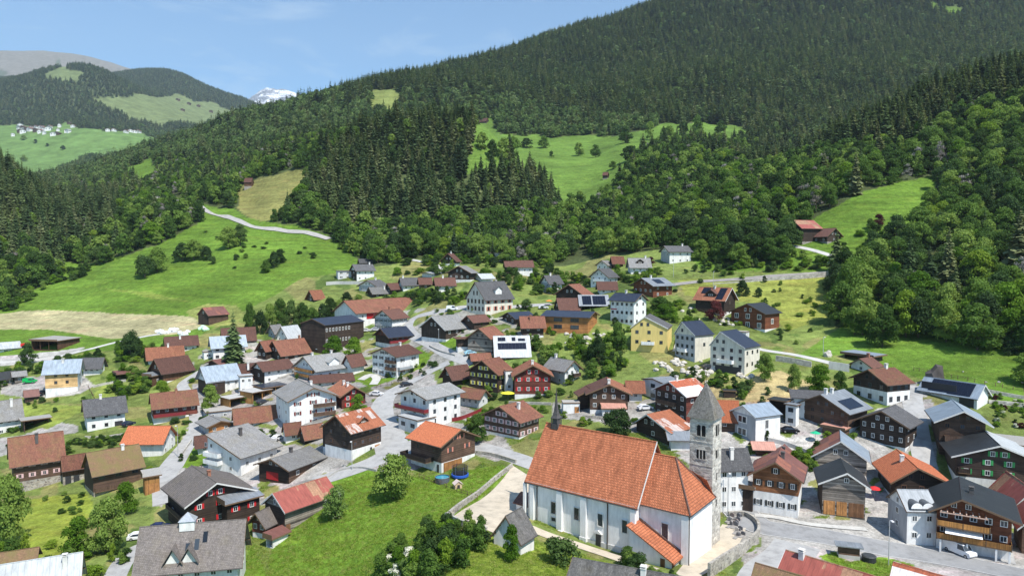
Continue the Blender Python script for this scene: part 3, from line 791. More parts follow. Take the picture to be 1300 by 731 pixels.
inst_stuff('far_broadleaf_wood', 'distant broadleaf wood on the mountainsides', rows(rest & ~FC & (D_ >= 1000), 0.75, 1.15, 4), protos(CROWN_FAR))
inst_stuff('spruce_wood', 'dense spruce wood on the hill behind the village', rows(rest & FC & (D_ < 1000), 0.9, 1.3, 4), protos(SPR_MD))
inst_stuff('far_spruce_wood', 'distant spruce forest covering the mountains', rows(rest & FC & (D_ >= 1000), 1.0, 1.5, 3), protos(SPR_FAR))
print('forest', len(FP), rest.sum())

# ------------------------------------------------------------------ house builder
WHITE = (0.78, 0.77, 0.74); CREAM = (0.68, 0.64, 0.54)
DK = (0.05, 0.034, 0.026); BR = (0.105, 0.064, 0.044); OR = (0.45, 0.2, 0.07); GW = (0.19, 0.165, 0.14)
WALLM = {'W': plaster(WHITE), 'C': plaster(CREAM), 'G': plaster((0.42, 0.43, 0.44)), 'LG': plaster((0.6, 0.6, 0.6)), 'Y': plaster((0.72, 0.56, 0.2), 0.1),
         'S': stone((0.3, 0.26, 0.21), (0.17, 0.14, 0.12), 1.3), 'D': timber(DK), 'B': timber(BR), 'O': timber(OR, 0.16, contrast=0.25),
         'OD': timber((0.27, 0.115, 0.05), 0.2, contrast=0.3), 'OV': timber((0.38, 0.19, 0.06), 0.2, True, 0.3), 'GL': timber(GW, 0.42, contrast=0.6, logs=True), 'M': timber((0.15, 0.045, 0.032), 0.2), 'RB': timber((0.17, 0.06, 0.03), 0.18, contrast=0.3),
         'DV': timber((0.05, 0.035, 0.027), 0.22, True), 'BV': timber((0.12, 0.06, 0.035), 0.2, True), 'LO': timber((0.62, 0.4, 0.19), 0.2, contrast=0.15)}
ROOFM = {
 'red': tiles((0.27, 0.112, 0.07), (0.17, 0.07, 0.05), 0.12, soot=.5), 'brown': tiles((0.17, 0.08, 0.058), (0.11, 0.055, 0.045)),
 'oldred': tiles((0.24, 0.10, 0.062), (0.17, 0.075, 0.055), 0.25), 'mossy': tiles((0.27, 0.15, 0.09), (0.2, 0.11, 0.075), 0.75),
 'orange': tiles((0.53, 0.17, 0.075), (0.44, 0.13, 0.06), soot=0.12), 'orange2': tiles((0.42, 0.175, 0.1), (0.3, 0.11, 0.065), 0.1, soot=0.45),
 'church': tiles((0.62, 0.215, 0.105), (0.5, 0.16, 0.075), soot=0.62, row=0.46, w=0.3, joint=0.3, jw=0.05),
 'grey': tiles((0.24, 0.235, 0.23), (0.2, 0.195, 0.19), 0.15, 0.4, 0.4), 'dgrey': tiles((0.12, 0.118, 0.12), (0.085, 0.084, 0.088), 0, 0.4, 0.4),
 'lgrey': tiles((0.36, 0.355, 0.345), (0.3, 0.3, 0.29), 0.1, 0.4, 0.4), 'slate': tiles((0.19, 0.165, 0.15), (0.15, 0.13, 0.12), 0.1, 0.3, 0.3),
 'shingle': tiles((0.2, 0.19, 0.18), (0.11, 0.105, 0.1), 0.1, 0.2, 0.15, soot=0.6),
 'bgrey': sheet((0.3, 0.355, 0.41), None, seam=0.6, metal=0.3, rough=0.5), 'pale': sheet((0.42, 0.44, 0.45), None, seam=0.9, rough=0.5),
 'navy': sheet((0.03, 0.036, 0.055), None, seam=1.0, rough=0.3), 'black': sheet((0.03, 0.033, 0.036), None, seam=0.5, rough=0.45),
 'zinc': sheet((0.26, 0.28, 0.3), None, seam=0.5, metal=0.3, rough=0.45), 'white': sheet((0.46, 0.47, 0.47), None, seam=0.9),
 'maroon': sheet((0.17, 0.075, 0.062), (0.3, 0.12, 0.08), 0.35, seam=0.5), 'rust': sheet((0.5, 0.42, 0.38), (0.34, 0.12, 0.06), 0.8, seam=0.55),
 'rust2': sheet((0.3, 0.085, 0.065), (0.36, 0.2, 0.12), 0.55, seam=0.7, pw=2.6, ph=4), 'stripe': sheet((0.72, 0.69, 0.66), (0.42, 0.12, 0.06), 0.62, seam=0.9, pw=2.7, ph=3.4),
 'salmon': sheet((0.5, 0.26, 0.2), None, seam=0.5), 'flat': plain((0.3, 0.29, 0.27), 0.9), 'flatl': plain((0.42, 0.41, 0.39), 0.9), 'gravel': plain((0.36, 0.34, 0.31), 0.95, var=0.3, scale=9)}
GLS = glass(); FRW = plain((0.75, 0.74, 0.7), 0.5, var=0.05); FRB = plain((0.12, 0.06, 0.035), 0.6); FRD = plain((0.05, 0.05, 0.055), 0.5)
FRP = plain((0.62, 0.42, 0.42), 0.6)
SHUT = {'r': plain((0.5, 0.02, 0.025), 0.55, var=0.1), 'm': plain((0.16, 0.035, 0.03), 0.6), 'g': plain((0.05, 0.3, 0.09), 0.5, var=0.1), 'lg': plain((0.32, 0.55, 0.1), 0.5, var=0.1),
        'd': plain((0.03, 0.032, 0.03), 0.6), 'y': plain((0.78, 0.68, 0.12), 0.5, var=0.05), 'p': FRP, 'b': plain((0.22, 0.1, 0.06), 0.6), 's': plain((0.55, 0.22, 0.16), 0.6), 'o': WALLM['O'],
        'dg': plain((0.1, 0.13, 0.12), 0.6)}
def _win(fm):
    mb = MB(); f = 0.1
    mb.box(-.5, .5, -.07, .0, -.5, -.5 + f); mb.box(-.5, .5, -.07, .0, .5 - f, .5)
    mb.box(-.5, -.5 + f, -.06, .0, -.5 + f, .5 - f); mb.box(.5 - f, .5, -.06, .0, -.5 + f, .5 - f); mb.box(-.035, .035, -.055, .0, -.5 + f, .5 - f)
    return mb.mesh('window', fm)
WIN = {'w': _win(FRW), 'b': _win(FRB), 'd': _win(FRD), 'p': _win(FRP)}
_p = MB(); _p.box(-.45, .45, -.045, -.01, -.45, .45); PANE = _p.mesh('pane', GLS)
def _sh(k):
    mb = MB(); mb.box(-.5, .5, -.09, -.03, -.5, .5); mb.box(-.4, .4, -.105, -.09, .05, .42); mb.box(-.4, .4, -.105, -.09, -.42, -.05); return mb.mesh('shutter', SHUT[k])
SHM = {k: _sh(k) for k in SHUT}
CHM = plaster((0.7, 0.68, 0.64)); CHD = plain((0.1, 0.09, 0.085), 0.8); CHB = plain((0.3, 0.14, 0.09), 0.9)
def _chim(m):
    mb = MB(); mb.box(-.35, .35, -.35, .35, -1.6, .9); mb.box(-.43, .43, -.43, .43, .9, 1.0)
    for a in (-.3, .3):
        for b in (-.3, .3): mb.box(a - .06, a + .06, b - .06, b + .06, 1.0, 1.2)
    mb.box(-.43, .43, -.43, .43, 1.2, 1.27); return mb.mesh('chimney', m)
CHIM = {'w': _chim(CHM), 'd': _chim(CHD), 'b': _chim(CHB)}
SOLM = plain((0.012, 0.016, 0.03), 0.18, 0.2, var=0.2)
_s = MB(); _s.box(-.48, .48, -.48, .48, 0, .06); SOLP = _s.mesh('solar_panel', SOLM)
DOORM = {'b': timber((0.16, 0.08, 0.04), 0.15, True), 'o': timber((0.36, 0.17, 0.06), 0.18, True), 'w': plain((0.6, 0.6, 0.58)), 'd': plain((0.04, 0.04, 0.045), 0.4), 'r': plain((0.42, 0.02, 0.025), 0.5), 'g': plain((0.3, 0.32, 0.34), 0.5)}
RAILM = {'o': timber((0.4, 0.19, 0.055), 0.14, True, 0.25), 'w': plaster((0.8, 0.8, 0.78)), 'b': timber(BR, 0.14, True), 'r': plain((0.2, 0.025, 0.03), 0.5), 'd': timber(DK, 0.14, True), 'gl': plain((0.3, 0.33, 0.34), 0.15)}
TRIM = {'w': plain((0.6, 0.59, 0.56), 0.6), 'b': plain((0.16, 0.1, 0.06), 0.7), 'd': plain((0.07, 0.06, 0.055), 0.7)}

def wall_window(root, side, s, z, w, h, fm='w', sh=None, b=None, a=None, off=0.0, pane=None):
    """window on the right hand ('R') or left hand ('L') wall, s metres along it from the near corner"""
    if side == 'R': loc = (s, -off, z); rz = 0.0
    else: loc = (-off, s, z); rz = -math.pi / 2
    o = mesh_obj('window', WIN[fm], root, loc, rz, (w, 1, h)); mesh_obj('pane', PANE, o)
    if sh:
        for k in (-1, 1):
            d = k * (w * 0.5 + w * 0.26)
            l = (s + d, -off, z) if side == 'R' else (-off, s + d, z)
            mesh_obj('shutter', SHM[sh], root, l, rz, (w * 0.48, 1, h))
    return o

def frame_from(C, xl, xr, r, th=None, zoff=0.0):
    O = hit(*C)
    d = Vector((O.x, O.y, 0)).normalized(); p = Vector((d.y, -d.x, 0))
    wl_, wr_ = max(C[0] - xl, 0.6), max(xr - C[0], 0.6)
    t = math.atan2(wl_, wr_ * r) if th is None else R(th)
    u = p * math.cos(t) + d * math.sin(t); v = -p * math.sin(t) + d * math.cos(t)
    def solve(dirv, xt):
        lo, hi = 0.3, 80.0; f = lambda k: proj(O + dirv * k)[0]
        sgn = 1 if xt > C[0] else -1
        for _ in range(40):
            mid = (lo + hi) / 2
            if (f(mid) - xt) * sgn > 0: hi = mid
            else: lo = mid
        return lo
    # take the better conditioned wall from the picture, the other from the proportion
    if wr_ * math.cos(t) >= wl_ * math.sin(t): a = solve(u, xr); b = a * r
    else: b = solve(v, xl); a = b / r
    if wl_ > 3 and wr_ > 3 and th is None:
        a2, b2 = solve(u, xr), solve(v, xl)
        if a2 < 70 and b2 < 70: a, b = (a + a2) / 2 if abs(a - a2) > .01 else a, (b + b2) / 2 if abs(b - b2) > .01 else b
    return O, u, v, a, b
def z_at(P, py):
    """height above P at which the line of sight row py is met"""
    d0 = P.y
    k = (365.5 - py) / FPX     # (Zc cp + Y sp)/(Y cp - Zc sp) = k
    Zc = d0 * (k * cp - sp_) / (cp + k * sp_)
    return Zc + ZC

HOUSES = []
def house(label, cat, C, xl, xr, r, ey, ry, g='L', wall='W', roof='red', base=None, bf=0.35, name=None, af=0.5, th=None,
          wins=None, winL=None, sh=None, fm='w', shL='same', oe=1.0, og=1.05, chim=None, trim='b', bal=(), group=None, doors=(), solar=None,
          roof2=None, ww=1.0, wh=1.15, gab=True, open_=None, hip=0, dorm=(), posts=0, wlo=None, zwin=None, tilt=0.0, thick=0.2, lw=None, minh=2.0):
    O, u, v, a, b = frame_from(C, xl, xr, r, th)
    root = empty(name or 'house', O, math.atan2(u.y, u.x))
    tag(root, label, cat, group); root.empty_display_size = 2
    h = max(z_at(O, ey) - O.z, minh)
    if g == 'F': H = h
    else:
        q = O + (v * (b * af) if g == 'L' else u * (a * af))
        H = max(z_at(q, ry) - O.z, h + 0.5)
        span = (b if g == 'L' else a)
        H = min(H, h + span * min(af, 1 - af if af < .9 else 1) * 1.35)
    hb = h * bf if base else 0
    low = -3.5
    wm = WALLM[wall]
    def f(s, t, z): return (s, t, z) if g != 'L' else (t, s, z)
    Ls, Lt = (a, b) if g != 'L' else (b, a)
    ap = Ls * af
    # walls
    if base:
        mb = MB(); mb.box(0.03, a - .03, 0.03, b - .03, low, hb); mb.build('base_wall', WALLM[base], root)
        z0 = hb
    else: z0 = low
    mb = MB()
    if open_:
        t_ = 0.18
        if 'R' not in open_: mb.box(0, a, 0, t_, z0, h)
        if 'L' not in open_: mb.box(0, t_, t_, b, z0, h)
        mb.box(t_, a, b - t_, b, z0, h)
        if 'E' not in open_: mb.box(a - t_, a, t_, b - t_, z0, h)
        mb.box(-.02, a + .02, -.02, b + .02, -3.5, 0.12)
        if g != 'F': mb.extrude([(0, h), (Ls, h), (ap, H)], 0, 0.12, f)
        n_ = max(2, int(a / 3.5) + 1)
        for k in range(n_):
            if 'R' in open_: mb.box(k * (a - .2) / (n_ - 1), k * (a - .2) / (n_ - 1) + .2, 0.0, .2, 0.1, h)
        n_ = max(2, int(b / 3.5) + 1)
        for k in range(n_):
            if 'L' in open_: mb.box(0.0, .2, k * (b - .2) / (n_ - 1), k * (b - .2) / (n_ - 1) + .2, 0.1, h)
    elif g == 'F': mb.box(0, a, 0, b, z0, h)
    else: mb.extrude([(0, z0), (Ls, z0), (Ls, h), (ap, H), (0, h)] if af < 0.97 else [(0, z0), (Ls, z0), (Ls, H), (0, h)], 0, Lt, f)
    mb.build('wall', wm, root)
    if lw:   # left hand wall face of its own: cladding, plaster tone and painted shade
        mb = MB(); mb.box(-.05, -.005, 0, b, hb, h); mb.build('left_wall_face', WALLM[lw], root)
    tr = TRIM[trim]; rm = ROOFM[roof]
    # roof
    if g == 'F':
        mb = MB(); o_ = oe
        n = [(-o_, -o_, h), (a + o_, -o_, h), (a + o_, b + o_, h + tilt), (-o_, b + o_, h + tilt)]
        mb.poly([(x, y, z + .03) for x, y, z in n][::-1]); mb.poly([(x, y, z + thick + .03) for x, y, z in n])
        for k in range(4):
            p, q_ = n[k], n[(k + 1) % 4]
            mb.poly([(p[0], p[1], p[2] + .03), (q_[0], q_[1], q_[2] + .03), (q_[0], q_[1], q_[2] + thick + .03), (p[0], p[1], p[2] + thick + .03)])
        mb.build('roof', rm, root)
        mb = MB(); e = .04
        mb.box(-o_ - e, a + o_ + e, -o_ - e, -o_ - .003, h - .04, h + thick + .07); mb.box(-o_ - e, -o_ - .003, -o_ + .0, b + o_, h - .04, h + thick + .07 + tilt)
        mb.build('roof_edge', tr, root)
    else:
        k1 = (H - h) / max(ap, .1); k2 = (H - h) / max(Ls - ap, .1) if af < .97 else 0
        s0, s1 = -oe, Ls + oe
        zL, zR = h - oe * k1, h - oe * k2
        if af >= .97: zR = H; s1 = Ls + .4
        t0, t1 = -og, Lt + og
        T = .16; up = .035
        if hip:
            hp = hip * (H - h)
        mb = MB(); mb.extrude([(s0, zL + up), (ap, H + up), (ap, H + up + T), (s0, zL + up + T)], t0, t1, f)
        if roof2: mb.build('roof_slope', rm, root); mb = MB(); 
        if af < .97: mb.extrude([(ap, H + up), (s1, zR + up), (s1, zR + up + T), (ap, H + up + T)], t0, t1, f)
        if mb.v: mb.build('roof' if not roof2 else 'roof_slope', ROOFM[roof2] if roof2 else rm, root)
        # verge boards on the near gable, ridge cap, gutter
        mb = MB(); e = .05
        mb.extrude([(s0, zL - .1), (ap, H - .1), (ap, H + T + .09), (s0, zL + T + .09)], t0 - e, t0 - .004, f); mb.build('verge_board', tr, root); mb = MB()
        if af < .97: mb.extrude([(ap + .01, H - .1), (s1, zR - .1), (s1, zR + T + .09), (ap + .01, H + T + .09)], t0 - e, t0 - .004, f)
        if mb.v: mb.build('verge_board', tr, root)
        mb = MB(); mb.tube(f(ap, t0 + .02, H + T + .03), f(ap, t1 - .02, H + T + .03), .11, n=5); mb.build('ridge_cap', rm, root)
        mb = MB(); mb.tube(f(s0 - .07, t0, zL + .06), f(s0 - .07, t1, zL + .06), .075, n=5); mb.build('gutter', TRIM['d'], root)
        if af < .97:
            mb = MB(); mb.tube(f(s1 + .07, t0, zR + .06), f(s1 + .07, t1, zR + .06), .075, n=5); mb.build('gutter', TRIM['d'], root)
        if O.y < 230 and H - h > 1:
            for kk in (0.06, 0.5, 0.94):
                mb = MB()
                sx = Ls * kk; zz = (h + sx * k1 if sx <= ap else H - (sx - ap) * k2) - .14
                mb.extrude([(sx - .1, zz - .12), (sx + .1, zz - .12), (sx + .1, zz + .1), (sx - .1, zz + .1)], t0 + .1, .0, f)
                mb.build('purlin', TRIM['b'], root)
        def on_roof(side, q, t):   # q 0..1 up the slope, t along the ridge
            if side == 0: s = s0 + (ap - s0) * q; z = zL + (H - zL) * q + up + T; sl = math.atan(k1)
            else: s = s1 + (ap - s1) * q; z = zR + (H - zR) * q + up + T; sl = -math.atan(k2)
            return s, t, z, sl
        # solar panels: (side, t0frac, t1frac, q0, q1, ncols, nrows)
        for sp in (solar or ()):
            sd, ta, tb, qa, qb, nc, nr = sp
            slen = math.hypot(ap - s0, H - zL) if sd == 0 else math.hypot(s1 - ap, H - zR)
            for ci_ in range(nc):
                for ri in range(nr):
                    tt = Lt * (ta + (tb - ta) * (ci_ + .5) / nc); qq = qa + (qb - qa) * (ri + .5) / nr
                    s, t, z, sl = on_roof(sd, qq, tt)
                    o = mesh_obj('solar_panel', SOLP, root)
                    W_, L_ = Lt * (tb - ta) / nc, slen * (qb - qa) / nr
                    if g == 'L':
                        o.location = (t, s, z + .08); o.rotation_euler = (sl, 0, 0); o.scale = (W_, L_, 1)
                    else:
                        o.location = (s, t, z + .08); o.rotation_euler = (0, -sl, 0); o.scale = (L_, W_, 1)
        for c in (chim if chim is not None else [('w', .5, .12)]):
            kind, tf, sf = c      # along the ridge, offset across it (metres as a share of the span)
            s = ap + sf * Ls; z = H - abs(sf * Ls) * (k1 if sf < 0 else k2)
            x, y, _ = f(s, Lt * tf, 0)
            mesh_obj('chimney', CHIM[kind], root, (x, y, max(z, H - .7) + .25))
        for dm in dorm:      # (side, tfrac, q, width, height, wall, roof)
            sd, tf, qf, dw, dh, dwl, drf = dm
            s, t, z, sl = on_roof(sd, qf, Lt * tf); dirs = 1 if sd == 0 else -1; k_ = k1 if sd == 0 else k2
            run = (dh + dw * .35) / max(k_, .2)
            def fd(tt, ss, zz): return f(ss, tt, zz)
            mb = MB(); sec = [(t - dw/2, z - .1), (t + dw/2, z - .1), (t + dw/2, z + dh), (t, z + dh + dw * .35), (t - dw/2, z + dh)]
            mb.extrude(sec, s, s + dirs * run, lambda a_, s_, z_: f(s_, a_, z_)); d_o = mb.build('dormer', WALLM[dwl], root)
            mb = MB()
            for m_ in (-1, 1):
                mb.extrude([(t, z + dh + dw*.35 + .02), (t + m_ * (dw/2 + .35), z + dh - .24), (t + m_ * (dw/2 + .35), z + dh - .1), (t, z + dh + dw*.35 + .16)], s - dirs * .4, s + dirs * (run + .3), lambda a_, s_, z_: f(s_, a_, z_))
            mb.build('dormer_roof', ROOFM[drf], d_o)
            x, y, _ = f(s - dirs * .02, t, 0); 
            rz = {('L', 0): 0, ('L', 1): math.pi, ('R', 0): -math.pi/2, ('R', 1): math.pi/2}[(g, sd)]
            w_o = mesh_obj('window', WIN['w'], d_o, (x, y, z + dh * .55), rz, (dw * .4, 1, dh * .6))
    # windows: (columns, rows) on each wall
    storey = 2.7
    def grid(side, spec, shk):
        if not spec: return
        L_ = a if side == 'R' else b
        nc, nr = spec[:2]; lo_ = spec[2] if len(spec) > 2 else 0.0; x0 = spec[3] if len(spec) > 3 else 0; x1 = spec[4] if len(spec) > 4 else 1
        for rr in range(nr):
            hz = h - lo_ * h
            z = lo_ * h + hz * (rr + .55) / nr
            for c in range(nc):
                s = L_ * (x0 + (x1 - x0) * (c + .5) / nc)
                off = 0.0 if (base is None or z > hb) else -.03
                if lw and side == 'L': off = .05
                w_ = min(ww, L_ * (x1 - x0) / nc * .5)
                wall_window(root, side, s, z, w_, min(wh, hz / nr * .6), fm, shk, off=off)
    if wins is None and not open_: wins = (max(1, int(a / 3.2)), max(1, round(h / storey)))
    if winL is None and not open_ and (C[0] - xl) > 4: winL = (max(1, int(b / 3.2)), max(1, round(h / storey)))
    grid('R', wins, sh); grid('L', winL, sh if shL == 'same' else shL)
    if gab and not open_ and g != 'F' and (H - h) > 1.6 and ((g == 'L' and winL) or (g == 'R' and wins)):
        n_ = 2 if Ls > 9 else 1
        for k in range(n_):
            s = ap + (k - (n_ - 1) / 2) * 2.2
            wall_window(root, g, s, h + (H - h) * .32, min(ww, .9), min(wh, (H - h) * .42), fm, sh if shL == 'same' or g == 'R' else shL)
    for d_ in doors:     # (side, s0 frac, s1 frac, z0, z1, kind)
        sd, f0, f1, z0_, z1_, kd = d_
        mb = MB(); L_ = a if sd == 'R' else b
        if sd == 'R': mb.box(a * f0, a * f1, -.07, .02, z0_, z1_)
        else: mb.box(-.07, .02, b * f0, b * f1, z0_, z1_)
        mb.build('door', DOORM[kd], root)
    for b_ in bal:       # (side, s0, s1, zfrac, depth, kind)
        sd, f0, f1, zf, dp, kd = b_; z = h * zf if zf < 3 else zf; L_ = a if sd == 'R' else b
        o = MB(); ra = MB(); s0_, s1_ = L_ * f0, L_ * f1
        def fb(s, d, zz): return (s, -d, zz) if sd == 'R' else (-d, s, zz)
        def bx(m_, sa, sb, da, db, za, zb): m_.extrude([(sa, za), (sb, za), (sb, zb), (sa, zb)], da, db, lambda s, d, zz: fb(s, d, zz))
        bx(o, s0_, s1_, 0, dp, z - .18, z); fl = o.build('balcony', TRIM['b'] if kd != 'w' else WALLM['W'], root)
        bx(ra, s0_, s1_, dp - .06, dp, z + .03, z + 1.0); bx(ra, s0_, s0_ + .06, 0, dp - .06, z + .03, z + 1.0); bx(ra, s1_ - .06, s1_, 0, dp - .06, z + .03, z + 1.0)
        ra.build('railing', RAILM[kd], fl)
        if kd in 'ob':
            n_ = max(2, int((s1_ - s0_) / 3))
            for k in range(n_ + 1):
                s = s0_ + .05 + (s1_ - s0_ - .16) * k / n_; po = MB(); bx(po, s, s + .1, dp + .0, dp + .06, z - .25, z + 1.06)
                po.build('railing_post', TRIM['b'], fl)
    HOUSES.append((root, a, b, h, H))
    return root, O, u, v, a, b, h, H
h_ = house
# ---- left part of the village, near to far
h_('big grey shingled roof with twin pointed dormers and a little white glazed cupola', 'house', (302,750), 177, 322, 1.9, 711, 660, 'R', 'W', 'slate', wins=(2,1), winL=(6,1,.35), chim=[], trim='b', oe=.9, og=1.0, name='house', th=80, gab=False, doors=[('L',.05,.2,0,2.4,'d')])
h_('dark timber chalet with bright red shutters beside the big grey roof with twin dormers', 'chalet', (240,684), 214, 319, 1.1, 638, 612, 'R', 'D', 'slate', sh='r', wins=(3,2,.2), shL=None, winL=(2,2,.2), oe=1.2, og=1.3, af=.42, trim='w', chim=[('b',.4,.05)], bal=[('L',.1,.9,.45,1.0,'d')])
h_('low annex with grey slab roof in front of the red shuttered chalet', 'annex', (289,676), 282, 330, .4, 640, 0, 'F', 'D', 'zinc', sh='r', wins=(2,2), winL=(0,0), name='house_annex', oe=.8, tilt=.9)
h_('brown sheet roofed shed with maroon side between the red shuttered chalet and the rusty barn', 'shed', (337,684), 321, 363, .6, 663, 650, 'L', 'B', 'slate', base='W', bf=.3, lw='M', wins=(0,0), winL=(2,1,.3), chim=[], name='shed')
h_('small brown lean-to roof over a white wall at the edge of the big meadow', 'lean-to', (346,696), 338, 366, .5, 684, 0, 'F', 'W', 'maroon', open_='L', name='lean_to', wins=(0,0), oe=.5, tilt=.8)
h_('weathered log barn with a patchy rust red sheet roof on the meadow edge', 'barn', (362,678), 338, 425, .55, 646, 626, 'L', 'GL', 'rust2', base='S', bf=.12, lw='D', wins=(0,0), winL=(0,0), chim=[], oe=.9, og=.6, name='barn', trim='w', doors=[('R',.02,.1,0,2,'b')])
h_('dark barn with plain grey roof and a red door behind the rusty roofed barn', 'barn', (367,614), 330, 409, .9, 595, 582, 'L', 'B', 'grey', wins=(2,1), winL=(0,0), chim=[('d',.5,.0)], name='barn', oe=1.0, doors=[('L',.35,.75,.2,2.2,'r')], lw='D', shL=None)
h_('white house with a huge lopsided grey roof and rounded white balconies', 'house', (306,604), 265, 352, 1.05, 579, 551, 'L', 'W', 'grey', af=.97, wins=(3,1), winL=(1,2,0,.1,.5), bal=[('L',.55,1.0,.42,1.6,'w'),('L',.55,1.0,.8,1.6,'w')], chim=[('d',.55,-.35)], trim='b', oe=1.2)
h_('small brown roofed garage left of the lopsided grey roof', 'garage', (252,577), 251, 268, .8, 563, 552, 'L', 'W', 'brown', wins=(1,1), chim=[], name='garage', base=None)
h_('little house with orange timber gable under a grey brown roof', 'house', (265,552), 253, 294, 1.2, 541, 534, 'R', 'O', 'grey', wins=(2,1), winL=(1,1), chim=[], name='house', lw='G', oe=1.0)
h_('flat grey roofed extension behind the orange timber gable', 'annex', (262,535), 258, 294, 1.0, 524, 0, 'F', 'G', 'gravel', wins=(2,1), name='house_annex', oe=.3)
h_('long low garage with red brown tiles and a white front', 'garage', (301,547), 299, 350, .45, 534, 519, 'L', 'W', 'oldred', wins=(4,1), chim=[], name='garage')
h_('front open carport of orange wood under a flat pale roof', 'carport', (292,520), 280, 316, .9, 507, 0, 'F', 'OV', 'flatl', open_='R', name='carport', oe=.4)
h_('second open carport of orange wood with a car inside', 'carport', (321,513), 305, 345, .9, 499, 0, 'F', 'OV', 'flatl', open_='R', name='carport', oe=.4)
h_('third wooden carport with a dark solar covered roof', 'carport', (335,504), 322, 365, .9, 493, 0, 'F', 'OV', 'navy', open_='R', name='carport', oe=.4)
h_('three storey white house with brown balconies and grey roof facing the road bend', 'house', (368,545), 351, 427, 1.1, 508, 492, 'R', 'W', 'grey', wins=(3,3), winL=(2,3), sh='m', shL=None, bal=[('R',.5,.97,.38,1.1,'b'),('R',.5,.97,.68,1.1,'b')], oe=1.0, og=1.2, trim='b', ww=1.1)
h_('chalet with an orange tile roof and red shutters next to the white car', 'chalet', (434,519), 420, 464, 1.7, 502, 491, 'R', 'M', 'orange2', wins=(2,2), winL=(0,0), sh='r', shL=None, chim=[('w',.3,-.1),('w',.6,-.12)], oe=.9)
h_('plain dark red brown roof behind the orange roofed chalet', 'house', (398,492), 395, 447, .5, 486, 477, 'L', 'W', 'brown', wins=(3,1), chim=[])
h_('dark timber house with rust patched roof and white cellar on the road bend', 'house', (446,585), 413, 484, 1.0, 547, 527, 'L', 'D', 'rust', base='W', bf=.36, wins=(4,2,.36), winL=(2,2,.36), shL=None, chim=[], oe=1.0, og=.9, dorm=[(0,.5,.35,3.2,.5,'B','rust')], fm='b', doors=[('R',.62,.68,0,2.1,'d'),('R',.78,.95,0,2.3,'o')], name='house')
h_('narrow dark timber outshot under a pale cap on the rust patched house', 'outshot', (420,577), 410, 429, 1.0, 541, 0, 'F', 'DV', 'pale', base='W', bf=.25, wins=(0,0), winL=(0,0), oe=.25, name='outshot')
h_('small brown tiled shed joined left of the narrow outshot', 'shed', (387,564), 381, 411, .6, 553, 539, 'L', 'DV', 'oldred', wins=(0,0), winL=(0,0), chim=[], name='shed', og=.5)
h_('small brown tiled porch building with a white front', 'outbuilding', (363,563), 360, 382, .8, 548, 538, 'L', 'W', 'oldred', wins=(1,1), winL=(0,0), chim=[], name='outbuilding', og=.4)
# white apartment house with balconies
h_('white apartment house with pale grey roofs, orange balconies and a white front gable', 'apartment house', (402,485), 375, 446, 1.0, 470, 453, 'L', 'W', 'lgrey', wins=(4,1), winL=(3,2), bal=[('L',.1,.9,.3,1.2,'o'),('L',.1,.9,.75,1.2,'o')], chim=[('w',.2,.02),('w',.75,.02)], dorm=[(0,.55,.25,4.2,1.4,'W','lgrey')], name='apartment_house')
h_('large white house with brown balconies in front of the curving drive', 'house', (504,480), 473, 532, 1.1, 452, 442, 'L', 'W', 'brown', wins=(2,2), winL=(4,3), sh='d', bal=[('L',.02,.4,.36,1.2,'b'),('L',.02,.4,.68,1.2,'b'),('R',.02,.6,.36,1.3,'gl')], chim=[('w',.7,.0)], oe=1.0, og=1.3, name='house')
h_('brown roofed garage with white front next to the curving drive', 'garage', (447,476), 437, 462, .8, 462, 451, 'L', 'W', 'brown', wins=(0,0), winL=(0,0), chim=[], name='garage')
h_('chalet with a dark blue solar roof above a maroon band and white ground floor', 'chalet', (494,443), 477, 522, .9, 427, 417, 'L', 'M', 'navy', base='W', bf=.42, wins=(4,1,.45), winL=(2,1), fm='b', chim=[], bal=[('R',.0,.98,.44,.9,'r')], lw='D', oe=1.1)
h_('large dark timber clad hall with a flat pitched navy roof and bands of glass', 'hall', (413,450), 383, 462, .7, 413, 405, 'L', 'D', 'navy', wins=(8,2,.25,0,.65), winL=(0,0), chim=[], name='hall', ww=2.4, wh=1.4, oe=.3, og=.3, gab=False)
h_('long white building under one long red tile roof with a red wall panel', 'community building', (453,420), 426, 549, .42, 397, 382, 'L', 'W', 'red', wins=(7,2), winL=(0,0), chim=[('b',.97,.0)], name='community_building', doors=[('R',.12,.38,5.0,8.2,'r')], gab=False, group=None)
h_('grey green house with brown roof standing in front of the long red roofed building', 'house', (498,420), 476, 517, 1.1, 404, 394, 'L', 'W', 'brown', wins=(4,2), winL=(4,2), lw='G', sh='dg', chim=[('b',.4,0)])
h_('orange roofed cottage half hidden in trees left of the long red roof', 'cottage', (399,383), 390, 411, .9, 378, 369, 'L', 'B', 'orange2', wins=(0,0), winL=(1,1), chim=[], name='cottage')
h_('brown barn with maroon roof alone at the mown field', 'barn', (265,413), 252, 290, .8, 400, 391, 'L', 'B', 'maroon', wins=(0,0), winL=(0,0), chim=[], name='barn', lw='DV', oe=.6, og=.5)
h_('white house with flat maroon tile roof behind the orange roofed cottage', 'house', (213,452), 211, 250, .6, 438, 428, 'L', 'W', 'brown', wins=(4,1), winL=(0,0), chim=[('w',.45,-.15)])
h_('white cottage with orange tile roof left of the white house with maroon roof', 'cottage', (189,463), 187, 232, .6, 455, 442, 'L', 'W', 'orange2', wins=(3,1), chim=[('w',.6,0)], name='cottage')
h_('brown weathered barn with a white footing and red brown roof, grey lean-to at its left', 'barn', (207,488), 192, 244, .8, 472, 456, 'L', 'BV', 'brown', base='W', bf=.22, wins=(0,0), winL=(0,0), chim=[], name='barn', lw='D')
